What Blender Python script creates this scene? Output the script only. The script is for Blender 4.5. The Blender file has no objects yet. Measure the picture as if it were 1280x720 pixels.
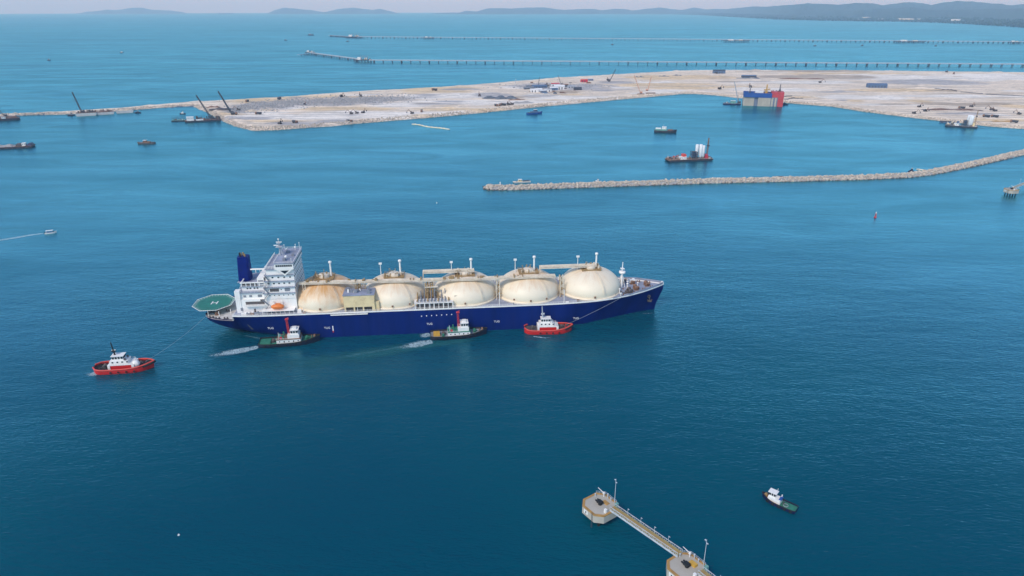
import bpy, bmesh, math, random
import numpy as np
from mathutils import Vector, Matrix

scene = bpy.context.scene
COL = scene.collection
R = math.radians

# ------------------------------------------------------------------ camera
CAM_H = 186.0
FPX = 853.0                       # focal length in photograph pixels (24 mm equivalent)
PITCH = math.atan(351.5 / FPX)
cam_data = bpy.data.cameras.new('camera')
cam_data.sensor_width = 36.0
cam_data.lens = FPX / 1280 * 36
cam_data.clip_start = 1.0
cam_data.clip_end = 250000.0
cam = bpy.data.objects.new('camera', cam_data)
COL.objects.link(cam)
cam.location = (0, 0, CAM_H)
cam.rotation_euler = (math.pi / 2 - PITCH, 0, 0)
scene.camera = cam

# ------------------------------------------------------------------ sky and sun
SUN_ELEV, SUN_AZ = R(46), R(214)          # azimuth clockwise from +Y: left of the camera and a little behind it
world = bpy.data.worlds.new('World')
scene.world = world
world.use_nodes = True
wn = world.node_tree
sky_tex = wn.nodes.new('ShaderNodeTexSky')
sky_tex.sky_type = 'NISHITA'
sky_tex.sun_disc = False
sky_tex.sun_elevation = SUN_ELEV
sky_tex.sun_rotation = SUN_AZ
sky_tex.altitude = 100
sky_tex.air_density = 1.0
sky_tex.dust_density = 0.6
sky_tex.ozone_density = 4.0
bg = wn.nodes['Background']
bg.inputs['Strength'].default_value = 0.15
wn.links.new(sky_tex.outputs[0], bg.inputs['Color'])

sun_data = bpy.data.lights.new('sun', 'SUN')
sun_data.energy = 1.7
sun_data.angle = R(12)
sun_data.color = (1.0, 0.88, 0.73)
sun = bpy.data.objects.new('sun', sun_data)
COL.objects.link(sun)
sd = Vector((math.sin(SUN_AZ) * math.cos(SUN_ELEV), math.cos(SUN_AZ) * math.cos(SUN_ELEV), math.sin(SUN_ELEV)))
sun.rotation_euler = sd.to_track_quat('Z', 'Y').to_euler()
sun.location = (0, 0, 400)

scene.view_settings.view_transform = 'Standard'
scene.view_settings.look = 'None'
scene.view_settings.gamma = 1.0
scene.view_settings.exposure = 0.42
scene.view_settings.use_curve_mapping = False
scene.cycles.volume_bounces = 1

# ------------------------------------------------------------------ pixel -> place
SPI, CPI = math.sin(PITCH), math.cos(PITCH)
def ray(x, y):
    u, v = (x - 640) / FPX, (y - 360) / FPX
    return Vector((u, CPI - v * SPI, -(SPI + v * CPI)))
def G(x, y, z=0.0):
    """point at height z seen at photograph pixel (x, y)"""
    r = ray(x, y)
    t = (z - CAM_H) / r.z
    return Vector((r.x * t, r.y * t, z))
def at_depth(x, y, Y):
    """point seen at pixel (x, y) that stands Y metres in front of the camera"""
    r = ray(x, y)
    t = Y / r.y
    return Vector((r.x * t, Y, CAM_H + r.z * t))

# ------------------------------------------------------------------ materials
def lin(r, g, b):
    f = lambda c: (c / 255 / 12.92) if c / 255 <= 0.04045 else ((c / 255 + 0.055) / 1.055) ** 2.4
    return (f(r), f(g), f(b), 1.0)
MATS = {}
def new_mat(name):
    m = bpy.data.materials.new(name)
    m.use_nodes = True
    return m, m.node_tree, m.node_tree.nodes['Principled BSDF']
def node(nt, kind, **kw):
    n = nt.nodes.new(kind)
    for k, v in kw.items():
        if k in n.inputs: n.inputs[k].default_value = v
        else: setattr(n, k, v)
    return n
def paint(name, col, rough=0.55, var=0.18, scale=0.35, stretch=(1, 1, 1), dirt=None, dirt_amt=0.0, bump=0.0, metallic=0.0, spec=0.5):
    """painted or bare surface: base colour broken up by two noises, optional dirt colour in patches"""
    m, nt, b = new_mat(name)
    tc = node(nt, 'ShaderNodeTexCoord')
    mp = node(nt, 'ShaderNodeMapping'); mp.inputs['Scale'].default_value = stretch
    nt.links.new(tc.outputs['Object'], mp.inputs[0])
    n1 = node(nt, 'ShaderNodeTexNoise', Scale=scale, Detail=6.0, Roughness=0.6)
    nt.links.new(mp.outputs[0], n1.inputs['Vector'])
    ramp = node(nt, 'ShaderNodeMapRange'); ramp.inputs['From Min'].default_value = 0.3; ramp.inputs['From Max'].default_value = 0.7
    ramp.inputs['To Min'].default_value = 1 - var; ramp.inputs['To Max'].default_value = 1 + var * 0.5
    nt.links.new(n1.outputs[0], ramp.inputs[0])
    mul = node(nt, 'ShaderNodeVectorMath', operation='SCALE')
    mul.inputs[0].default_value = col[:3]
    nt.links.new(ramp.outputs[0], mul.inputs['Scale'])
    out = mul.outputs[0]
    if dirt is not None:
        n2 = node(nt, 'ShaderNodeTexNoise', Scale=scale * 2.3, Detail=8.0, Roughness=0.65)
        nt.links.new(mp.outputs[0], n2.inputs['Vector'])
        r2 = node(nt, 'ShaderNodeMapRange'); r2.inputs['From Min'].default_value = 0.5; r2.inputs['From Max'].default_value = 0.72
        r2.inputs['To Max'].default_value = dirt_amt
        nt.links.new(n2.outputs[0], r2.inputs[0])
        mx = node(nt, 'ShaderNodeMix', data_type='RGBA')
        nt.links.new(r2.outputs[0], mx.inputs['Factor'])
        nt.links.new(out, mx.inputs[6]); mx.inputs[7].default_value = dirt
        out = mx.outputs[2]
    nt.links.new(out, b.inputs['Base Color'])
    b.inputs['Roughness'].default_value = rough
    b.inputs['Metallic'].default_value = metallic
    b.inputs['Specular IOR Level'].default_value = spec
    if bump:
        bp = node(nt, 'ShaderNodeBump', Strength=bump, Distance=0.3)
        nt.links.new(n1.outputs[0], bp.inputs['Height'])
        nt.links.new(bp.outputs[0], b.inputs['Normal'])
    MATS[name] = m
    return m

RUST = (0.22, 0.075, 0.025, 1)
paint('hull_navy', (0.0003, 0.014, 0.135, 1), 0.5, 0.35, 0.09, (1, 1, 0.12), (0.012, 0.022, 0.13, 1), 0.5, spec=0.15)
paint('hull_scrape', (0.16, 0.15, 0.17, 1), 0.7, 0.5, 0.5, dirt=(0.01, 0.02, 0.11, 1), dirt_amt=0.8)
paint('boot_top', (0.012, 0.014, 0.02, 1), 0.6, 0.3)
paint('deck_lavender', (0.30, 0.33, 0.42, 1), 0.75, 0.3, 0.12, dirt=(0.28, 0.22, 0.18, 1), dirt_amt=0.4)
paint('deck_grey', (0.25, 0.27, 0.31, 1), 0.8, 0.3, 0.3, dirt=(0.12, 0.1, 0.09, 1), dirt_amt=0.5)
paint('ship_white', (0.91, 0.88, 0.83, 1), 0.5, 0.08, 0.2, (1, 1, 0.3), (0.62, 0.50, 0.38, 1), 0.22)
paint('white', (0.84, 0.82, 0.78, 1), 0.5, 0.08, 0.6, dirt=(0.5, 0.45, 0.4, 1), dirt_amt=0.2)
paint('cream', (0.84, 0.66, 0.37, 1), 0.6, 0.15, 0.2, dirt=(0.45, 0.27, 0.13, 1), dirt_amt=0.35)
paint('pipe_cream', (0.78, 0.70, 0.56, 1), 0.6, 0.2, 0.25, dirt=(0.45, 0.23, 0.10, 1), dirt_amt=0.55)
paint('pipe_brown', (0.42, 0.27, 0.11, 1), 0.65, 0.35, 0.5, dirt=(0.15, 0.09, 0.05, 1), dirt_amt=0.6)
paint('machinery', (0.10, 0.09, 0.09, 1), 0.6, 0.4, 0.7, dirt=(0.25, 0.13, 0.07, 1), dirt_amt=0.6)
paint('machinery_rust', (0.28, 0.15, 0.09, 1), 0.7, 0.4, 0.7, dirt=(0.08, 0.06, 0.05, 1), dirt_amt=0.6)
paint('funnel_blue', (0.001, 0.012, 0.16, 1), 0.5, 0.15, 0.2, dirt=(0.01, 0.01, 0.05, 1), dirt_amt=0.4, spec=0.15)
paint('soot', (0.02, 0.018, 0.016, 1), 0.8, 0.3)
paint('heli_green', (0.02, 0.20, 0.15, 1), 0.7, 0.25, 0.3, dirt=(0.02, 0.11, 0.11, 1), dirt_amt=0.5)
paint('heli_net', (0.07, 0.24, 0.21, 1), 0.7, 0.2)
paint('net_pale', (0.16, 0.36, 0.32, 1), 0.7, 0.2)
paint('orange', (0.78, 0.20, 0.03, 1), 0.45, 0.12)
paint('black', (0.012, 0.012, 0.013, 1), 0.7, 0.3)
paint('rubber', (0.02, 0.02, 0.02, 1), 0.85, 0.3)
paint('tug_red', (0.62, 0.018, 0.018, 1), 0.42, 0.12, 0.3, dirt=(0.35, 0.03, 0.02, 1), dirt_amt=0.4)
paint('tug_fender_red', (0.70, 0.07, 0.05, 1), 0.6, 0.2, 0.6, dirt=(0.45, 0.15, 0.11, 1), dirt_amt=0.5)
paint('mast_red', (0.55, 0.03, 0.05, 1), 0.5, 0.15, 0.5, dirt=(0.6, 0.25, 0.2, 1), dirt_amt=0.3)
paint('tug_dark', (0.010, 0.013, 0.035, 1), 0.5, 0.3, 0.4, dirt=(0.12, 0.06, 0.04, 1), dirt_amt=0.4)
paint('tug_blue', (0.003, 0.008, 0.06, 1), 0.5, 0.3, 0.4)
paint('deck_green', (0.03, 0.20, 0.13, 1), 0.7, 0.3, 0.5, dirt=(0.05, 0.1, 0.08, 1), dirt_amt=0.5)
paint('deck_rust', (0.25, 0.13, 0.07, 1), 0.8, 0.4, 0.5, dirt=(0.1, 0.06, 0.04, 1), dirt_amt=0.5)
paint('yellow', (0.62, 0.36, 0.05, 1), 0.6, 0.2, 0.5, dirt=(0.35, 0.18, 0.05, 1), dirt_amt=0.4)
paint('concrete', (0.40, 0.38, 0.33, 1), 0.85, 0.22, 0.35, dirt=(0.22, 0.21, 0.2, 1), dirt_amt=0.5, bump=0.3)
paint('concrete_pale', (0.46, 0.42, 0.35, 1), 0.85, 0.2, 0.1, (1, 1, 0.4), (0.36, 0.34, 0.3, 1), 0.5)
paint('edge_ochre', (0.45, 0.25, 0.07, 1), 0.8, 0.3, 0.5, dirt=(0.25, 0.19, 0.12, 1), dirt_amt=0.6)
paint('steel', (0.45, 0.47, 0.50, 1), 0.5, 0.2, 0.5)
paint('galvanised', (0.55, 0.60, 0.63, 1), 0.5, 0.15, 0.5)
paint('grating', (0.38, 0.29, 0.11, 1), 0.8, 0.25, 0.6, dirt=(0.25, 0.20, 0.10, 1), dirt_amt=0.5)
paint('dark_steel', (0.06, 0.07, 0.09, 1), 0.6, 0.35, 0.4, dirt=(0.14, 0.08, 0.05, 1), dirt_amt=0.5)
paint('barge_hull', (0.03, 0.035, 0.05, 1), 0.6, 0.35, 0.15, dirt=(0.16, 0.08, 0.05, 1), dirt_amt=0.5)
paint('barge_brown', (0.20, 0.12, 0.09, 1), 0.75, 0.35, 0.15, dirt=(0.08, 0.06, 0.06, 1), dirt_amt=0.6)
paint('barge_pale', (0.60, 0.58, 0.55, 1), 0.7, 0.2, 0.15, dirt=(0.3, 0.22, 0.17, 1), dirt_amt=0.5)
paint('gravel', (0.38, 0.37, 0.36, 1), 0.95, 0.35, 0.6, dirt=(0.22, 0.21, 0.22, 1), dirt_amt=0.6, bump=0.6)
paint('sand_heap', (0.60, 0.50, 0.38, 1), 0.95, 0.2, 0.2, bump=0.4)
paint('dark_stone', (0.13, 0.15, 0.18, 1), 0.95, 0.35, 0.2, bump=0.5)
paint('caisson_blue', (0.012, 0.075, 0.30, 1), 0.5, 0.15, 0.15)
paint('caisson_red', (0.55, 0.05, 0.06, 1), 0.5, 0.2, 0.15, dirt=(0.4, 0.1, 0.08, 1), dirt_amt=0.4)
paint('caisson_slate', (0.16, 0.19, 0.26, 1), 0.7, 0.2, 0.2)
paint('roof_blue', (0.10, 0.16, 0.27, 1), 0.6, 0.2)
paint('rock', (0.60, 0.51, 0.41, 1), 0.95, 0.45, 0.35, dirt=(0.27, 0.24, 0.22, 1), dirt_amt=0.7)
paint('rock_wet', (0.13, 0.12, 0.11, 1), 0.8, 0.3, 0.4)
paint('silo_white', (0.82, 0.82, 0.82, 1), 0.45, 0.06, 0.3)
paint('foliage', (0.018, 0.045, 0.025, 1), 0.95, 0.5, 0.004, dirt=(0.05, 0.08, 0.04, 1), dirt_amt=0.5)
paint('hill_green', (0.025, 0.055, 0.035, 1), 0.95, 0.45, 0.0012, dirt=(0.09, 0.10, 0.06, 1), dirt_amt=0.4)
paint('crane_orange', (0.62, 0.26, 0.12, 1), 0.6, 0.2, 0.5)
paint('rope', (0.35, 0.40, 0.43, 1), 0.8, 0.1)
m, nt, b = new_mat('glass_dark')
n = node(nt, 'ShaderNodeTexNoise', Scale=1.5)
mr = node(nt, 'ShaderNodeMapRange'); mr.inputs['To Min'].default_value = 0.05; mr.inputs['To Max'].default_value = 0.16
nt.links.new(n.outputs[0], mr.inputs[0]); nt.links.new(mr.outputs[0], b.inputs['Roughness'])
b.inputs['Base Color'].default_value = (0.015, 0.02, 0.03, 1); MATS['glass_dark'] = m

def tank_mat(name, rust):
    """cream weather cover; rust runs down from the top walkway"""
    m, nt, b = new_mat(name)
    tc = node(nt, 'ShaderNodeTexCoord')
    sp = node(nt, 'ShaderNodeSeparateXYZ'); nt.links.new(tc.outputs['Object'], sp.inputs[0])
    at2 = node(nt, 'ShaderNodeMath', operation='ARCTAN2'); nt.links.new(sp.outputs[1], at2.inputs[0]); nt.links.new(sp.outputs[0], at2.inputs[1])
    cmb = node(nt, 'ShaderNodeCombineXYZ'); 
    sc = node(nt, 'ShaderNodeMath', operation='MULTIPLY'); nt.links.new(at2.outputs[0], sc.inputs[0]); sc.inputs[1].default_value = 10
    nt.links.new(sc.outputs[0], cmb.inputs[0])
    zz = node(nt, 'ShaderNodeMath', operation='MULTIPLY'); nt.links.new(sp.outputs[2], zz.inputs[0]); zz.inputs[1].default_value = 0.22
    nt.links.new(zz.outputs[0], cmb.inputs[1])
    st = node(nt, 'ShaderNodeTexNoise', Scale=0.9, Detail=7.0, Roughness=0.65); nt.links.new(cmb.outputs[0], st.inputs['Vector'])
    big = node(nt, 'ShaderNodeTexNoise', Scale=0.10, Detail=3.0); nt.links.new(tc.outputs['Object'], big.inputs['Vector'])
    hz = node(nt, 'ShaderNodeMapRange'); hz.inputs['From Min'].default_value = 4.0; hz.inputs['From Max'].default_value = 14.0
    hz.inputs['To Min'].default_value = 0.25; hz.inputs['To Max'].default_value = 1.0
    nt.links.new(sp.outputs[2], hz.inputs[0])
    a1 = node(nt, 'ShaderNodeMath', operation='MULTIPLY'); nt.links.new(st.outputs[0], a1.inputs[0]); nt.links.new(hz.outputs[0], a1.inputs[1])
    a2 = node(nt, 'ShaderNodeMath', operation='MULTIPLY_ADD'); nt.links.new(big.outputs[0], a2.inputs[0]); a2.inputs[1].default_value = 0.45; nt.links.new(a1.outputs[0], a2.inputs[2])
    rr = node(nt, 'ShaderNodeMapRange'); rr.inputs['From Min'].default_value = 0.62 - 0.28 * rust; rr.inputs['From Max'].default_value = 0.98 - 0.2 * rust
    rr.inputs['To Max'].default_value = 0.35 + 0.55 * rust
    nt.links.new(a2.outputs[0], rr.inputs[0])
    mx = node(nt, 'ShaderNodeMix', data_type='RGBA'); nt.links.new(rr.outputs[0], mx.inputs['Factor'])
    mx.inputs[6].default_value = (0.85, 0.74, 0.56, 1); mx.inputs[7].default_value = (0.62, 0.32, 0.10, 1)
    nt.links.new(mx.outputs[2], b.inputs['Base Color'])
    b.inputs['Roughness'].default_value = 0.5
    MATS[name] = m
for k, r_ in enumerate((1.1, 0.45, 0.42, 0.48, 0.15)): tank_mat('tank_%d' % k, r_)

# ------------------------------------------------------------------ mesh builder
class MB:
    def __init__(s): s.v = []; s.f = []; s.sm = []
    def add(s, vs, fs, smooth=False):
        o = len(s.v); s.v += [tuple(p) for p in vs]
        s.f += [[i + o for i in f] for f in fs]; s.sm += [smooth] * len(fs); return s
    def box(s, x0, x1, y0, y1, z0, z1, tx=0.0, ty=0.0):
        """box, the top inset by tx, ty"""
        vs = [(x0, y0, z0), (x1, y0, z0), (x1, y1, z0), (x0, y1, z0),
              (x0 + tx, y0 + ty, z1), (x1 - tx, y0 + ty, z1), (x1 - tx, y1 - ty, z1), (x0 + tx, y1 - ty, z1)]
        return s.add(vs, [(3, 2, 1, 0), (4, 5, 6, 7), (0, 1, 5, 4), (1, 2, 6, 5), (2, 3, 7, 6), (3, 0, 4, 7)])
    def prism(s, poly, z0, z1, inset=0.0):
        n = len(poly)
        cx = sum(p[0] for p in poly) / n; cy = sum(p[1] for p in poly) / n
        vs = [(p[0], p[1], z0) for p in poly]
        for p in poly:
            d = Vector((p[0] - cx, p[1] - cy)); l = max(d.length, 1e-6); d *= (l - inset) / l
            vs.append((cx + d.x, cy + d.y, z1))
        fs = [tuple(range(n))[::-1], tuple(range(n, 2 * n))]
        fs += [(i, (i + 1) % n, n + (i + 1) % n, n + i) for i in range(n)]
        return s.add(vs, fs)
    def cyl(s, p0, p1, r0, r1=None, n=8, smooth=True):
        r1 = r0 if r1 is None else r1
        p0, p1 = Vector(p0), Vector(p1); d = (p1 - p0).normalized()
        a = d.orthogonal().normalized(); c = d.cross(a)
        vs = []
        for p, r in ((p0, r0), (p1, r1)):
            for i in range(n):
                t = 2 * math.pi * i / n
                vs.append(p + (a * math.cos(t) + c * math.sin(t)) * r)
        fs = [(i, (i + 1) % n, n + (i + 1) % n, n + i) for i in range(n)]
        s.add(vs, fs, smooth)
        return s.add([], [], False)._caps(vs, n)
    def _caps(s, vs, n):
        s.add(vs[:n], [tuple(range(n))[::-1]]); s.add(vs[n:], [tuple(range(n))]); return s
    def lathe(s, prof, n=24, c=(0, 0, 0), axis='z', smooth=True):
        vs = []
        for (r, z) in prof:
            for i in range(n):
                t = 2 * math.pi * i / n
                q = (r * math.cos(t), r * math.sin(t), z) if axis == 'z' else ((z, r * math.cos(t), r * math.sin(t)) if axis == 'x' else (r * math.cos(t), z, r * math.sin(t)))
                vs.append((q[0] + c[0], q[1] + c[1], q[2] + c[2]))
        fs = []
        for k in range(len(prof) - 1):
            for i in range(n):
                j = (i + 1) % n
                fs.append((k * n + i, k * n + j, (k + 1) * n + j, (k + 1) * n + i))
        return s.add(vs, fs, smooth)
    def ball(s, c, r, n=12, m=8, sz=1.0):
        return s.lathe([(max(r * math.sin(math.pi * k / m), 1e-3), -r * sz * math.cos(math.pi * k / m)) for k in range(m + 1)], n, c)
    def tube(s, pts, r, n=6, closed=False):
        pts = [Vector(p) for p in pts]; N = len(pts); vs = []
        for i, p in enumerate(pts):
            a = pts[(i - 1) % N] if (closed or i > 0) else p
            b = pts[(i + 1) % N] if (closed or i < N - 1) else p
            d = (b - a).normalized()
            up = Vector((0, 0, 1)) if abs(d.z) < 0.9 else Vector((1, 0, 0))
            u = d.cross(up).normalized(); w = u.cross(d)
            for k in range(n):
                t = 2 * math.pi * k / n
                vs.append(p + (u * math.cos(t) + w * math.sin(t)) * r)
        fs = []
        for i in range(N if closed else N - 1):
            for k in range(n):
                a, b = i * n + k, i * n + (k + 1) % n
                c, d = ((i + 1) % N) * n + (k + 1) % n, ((i + 1) % N) * n + k
                fs.append((a, b, c, d))
        s.add(vs, fs, True)
        if not closed:
            s.add(vs[:n], [tuple(range(n))[::-1]]); s.add(vs[-n:], [tuple(range(n))])
        return s
    def rail(s, pts, h=1.1, step=2.2, r=0.05):
        """posts and two bars along a polyline"""
        pts = [Vector(p) for p in pts]
        for a, b in zip(pts[:-1], pts[1:]):
            k = max(1, int((b - a).length / step))
            for i in range(k + 1):
                p = a.lerp(b, i / k); s.cyl(p, p + Vector((0, 0, h)), r, n=4, smooth=False)
        for zz in (h, h * 0.5):
            for a, b in zip(pts[:-1], pts[1:]):
                s.cyl(a + Vector((0, 0, zz)), b + Vector((0, 0, zz)), r, n=4, smooth=False)
        return s
    def lattice(s, p0, p1, w0, w1, r, k=10):
        """lattice boom of four chords and zigzag bracing"""
        p0, p1 = Vector(p0), Vector(p1); d = (p1 - p0).normalized()
        a = d.cross(Vector((0, 0, 1)));  a = a.normalized() if a.length > 1e-3 else Vector((1, 0, 0)); c = d.cross(a)
        def corner(t, q):
            w = (w0 + (w1 - w0) * t) / 2; sx, sy = ((-1, -1), (1, -1), (1, 1), (-1, 1))[q]
            return p0.lerp(p1, t) + a * w * sx + c * w * sy
        for q in range(4): s.cyl(corner(0, q), corner(1, q), r, n=4, smooth=False)
        for i in range(k):
            for q in range(4):
                s.cyl(corner(i / k, q), corner((i + 1) / k, (q + 1) % 4), r * 0.7, n=3, smooth=False)
        return s
    def mesh(s, name, mat):
        me = bpy.data.meshes.new(name)
        me.from_pydata(s.v, [], s.f)
        me.polygons.foreach_set('use_smooth', s.sm)
        if mat: me.materials.append(MATS[mat] if isinstance(mat, str) else mat)
        me.update(); return me
    def build(s, name, mat, parent=None, loc=None, rz=0.0, label=None):
        o = bpy.data.objects.new(name, s.mesh(name, mat)); COL.objects.link(o)
        if parent is not None: o.parent = parent
        if loc is not None: o.location = loc
        o.rotation_euler.z = rz
        if label: o['label'] = label
        return o
def box(*a, **k): return MB().box(*a, **k)
def share(name, me, parent, loc, rz=0.0):
    o = bpy.data.objects.new(name, me); COL.objects.link(o); o.parent = parent; o.location = loc; o.rotation_euler.z = rz; return o
def tag(o, label, cat, group=None):
    o['label'] = label; o['category'] = cat
    if group: o['group'] = group
    return o
def thing(name, label, cat, loc=(0, 0, 0), rz=0.0, group=None):
    o = bpy.data.objects.new(name, None); COL.objects.link(o)
    o.empty_display_size = 1.0
    o.location = loc; o.rotation_euler = (0, 0, rz)
    return tag(o, label, cat, group)
def copy_tree(o, parent=None):
    c = o.copy(); COL.objects.link(c); c.parent = parent
    for ch in list(o.children): copy_tree(ch, c)
    return c
def text_mesh(txt, size, depth=0.02):
    cu = bpy.data.curves.new('lettering', 'FONT'); cu.body = txt; cu.size = size; cu.align_x = 'CENTER'; cu.align_y = 'CENTER'; cu.extrude = depth
    o = bpy.data.objects.new('lettering', cu); COL.objects.link(o)
    dg = bpy.context.evaluated_depsgraph_get(); dg.update()
    me = bpy.data.meshes.new_from_object(o.evaluated_get(dg))
    bpy.data.objects.remove(o); return me

# ------------------------------------------------------------------ the setting: sea
EARTH = 6371000.0
def drop(d):
    """how far the round earth falls away at distance d"""
    q = max(0.0, d - 2500.0)
    return q * q / (2 * EARTH)
def structure(o):
    o['kind'] = 'structure'; return o
def stuff(o, label=None, cat=None):
    o['kind'] = 'stuff'
    if label: o['label'] = label; o['category'] = cat
    return o

def make_sea():
    def lines(lo, hi, near, growth):
        out, v, st = [0.0], 0.0, near
        while v < hi: v += st; st *= growth; out.append(min(v, hi))
        neg, v, st = [], 0.0, near
        while v < -lo: v += st; st *= growth; neg.append(-min(v, -lo))
        return sorted(set(neg)) + out
    xs = lines(-70000, 70000, 60, 1.09); ys = lines(-4000, 64000, 60, 1.07)
    vs = [(x, y, -drop(math.hypot(x, y))) for y in ys for x in xs]
    nx = len(xs)
    fs = [(j * nx + i, j * nx + i + 1, (j + 1) * nx + i + 1, (j + 1) * nx + i) for j in range(len(ys) - 1) for i in range(nx - 1)]
    mb = MB(); mb.add(vs, fs, True)
    m, nt, b = new_mat('sea_water')
    geo = node(nt, 'ShaderNodeNewGeometry')
    L = nt.links.new
    def mapped(rot, sc):
        mp = node(nt, 'ShaderNodeMapping'); mp.inputs['Rotation'].default_value = (0, 0, rot); mp.inputs['Scale'].default_value = sc
        L(geo.outputs['Position'], mp.inputs[0]); return mp
    # wind ripples, crests running from upper left to lower right
    m1 = mapped(R(33), (0.30, 0.85, 1)); n1 = node(nt, 'ShaderNodeTexNoise', Scale=1.0, Detail=3.0, Roughness=0.5, Distortion=0.4); L(m1.outputs[0], n1.inputs['Vector'])
    m2 = mapped(R(14), (0.06, 0.16, 1)); n2 = node(nt, 'ShaderNodeTexNoise', Scale=1.0, Detail=3.0, Roughness=0.5); L(m2.outputs[0], n2.inputs['Vector'])
    add = node(nt, 'ShaderNodeMath', operation='MULTIPLY_ADD'); L(n2.outputs[0], add.inputs[0]); add.inputs[1].default_value = 1.5; L(n1.outputs[0], add.inputs[2])
    # wind streaks: patches of rougher and smoother water
    m3 = mapped(R(6), (0.0012, 0.0045, 1)); n3 = node(nt, 'ShaderNodeTexNoise', Scale=1.0, Detail=4.0, Roughness=0.55, Distortion=0.6); L(m3.outputs[0], n3.inputs['Vector'])
    st = node(nt, 'ShaderNodeMapRange'); st.inputs['From Min'].default_value = 0.3; st.inputs['From Max'].default_value = 0.7
    st.inputs['To Min'].default_value = 0.75; st.inputs['To Max'].default_value = 1.4; L(n3.outputs[0], st.inputs[0])
    bp = node(nt, 'ShaderNodeBump', Distance=0.21); L(add.outputs[0], bp.inputs['Height']); L(st.outputs[0], bp.inputs['Strength'])
    # turbidity: slow change between deep blue and greener water
    n4 = node(nt, 'ShaderNodeTexNoise', Scale=0.0035, Detail=3.0); L(geo.outputs['Position'], n4.inputs['Vector'])
    tr = node(nt, 'ShaderNodeMapRange'); tr.inputs['From Min'].default_value = 0.35; tr.inputs['From Max'].default_value = 0.68; L(n4.outputs[0], tr.inputs[0])
    mx = node(nt, 'ShaderNodeMix', data_type='RGBA'); L(tr.outputs[0], mx.inputs['Factor'])
    mx.inputs[6].default_value = SEA_A; mx.inputs[7].default_value = SEA_B
    # body colour of the water below a Fresnel surface that mirrors the sky
    bp2 = node(nt, 'ShaderNodeBump', Distance=0.75); L(add.outputs[0], bp2.inputs['Height'])
    dif = node(nt, 'ShaderNodeBsdfDiffuse'); L(mx.outputs[2], dif.inputs['Color']); L(bp2.outputs[0], dif.inputs['Normal'])
    glo = node(nt, 'ShaderNodeBsdfGlossy', Roughness=0.24); glo.inputs['Color'].default_value = SEA_TINT; L(bp.outputs[0], glo.inputs['Normal'])
    fr = node(nt, 'ShaderNodeFresnel', IOR=SEA_IOR); L(bp.outputs[0], fr.inputs['Normal'])
    # a wind-roughened sea mirrors more at middling angles and never fully at grazing ones
    fc = node(nt, 'ShaderNodeFloatCurve'); L(fr.outputs[0], fc.inputs['Value']); cv = fc.mapping.curves[0]
    for q, (cx, cy) in enumerate(SEA_REFLECT):
        if q < 2: cv.points[q].location = (cx, cy)
        else: cv.points.new(cx, cy)
    for q in cv.points: q.handle_type = 'VECTOR'
    fc.mapping.update()
    mix = node(nt, 'ShaderNodeMixShader'); 
    gust = node(nt, 'ShaderNodeMapRange'); gust.inputs['From Min'].default_value = 0.3; gust.inputs['From Max'].default_value = 0.7
    gust.inputs['To Min'].default_value = 0.80; gust.inputs['To Max'].default_value = 1.10; L(n3.outputs[0], gust.inputs[0])
    m5 = mapped(R(20), (0.006, 0.020, 1)); n5 = node(nt, 'ShaderNodeTexNoise', Scale=1.0, Detail=5.0, Roughness=0.6, Distortion=0.8); L(m5.outputs[0], n5.inputs['Vector'])
    g5 = node(nt, 'ShaderNodeMapRange'); g5.inputs['From Min'].default_value = 0.32; g5.inputs['From Max'].default_value = 0.68
    g5.inputs['To Min'].default_value = 0.80; g5.inputs['To Max'].default_value = 1.16; L(n5.outputs[0], g5.inputs[0])
    g6 = node(nt, 'ShaderNodeMath', operation='MULTIPLY'); L(gust.outputs[0], g6.inputs[0]); L(g5.outputs[0], g6.inputs[1])
    gm = node(nt, 'ShaderNodeMath', operation='MULTIPLY'); L(fc.outputs[0], gm.inputs[0]); L(g6.outputs[0], gm.inputs[1])
    L(gm.outputs[0], mix.inputs[0]); L(dif.outputs[0], mix.inputs[1]); L(glo.outputs[0], mix.inputs[2])
    nt.nodes.remove(b)
    L(mix.outputs[0], [q for q in nt.nodes if q.type == 'OUTPUT_MATERIAL'][0].inputs['Surface'])
    MATS['sea_water'] = m
    return structure(mb.build('sea', m))
SEA_TINT = (0.37, 0.88, 0.97, 1); SEA_IOR = 1.45
SEA_REFLECT = [(0.0, 0.0), (1.0, 0.52), (0.05, 0.012), (0.08, 0.07), (0.13, 0.26), (0.20, 0.45), (0.33, 0.54)]
SEA_A = (0.0, 0.056, 0.100, 1); SEA_B = (0.0, 0.080, 0.112, 1)
make_sea()

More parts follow.
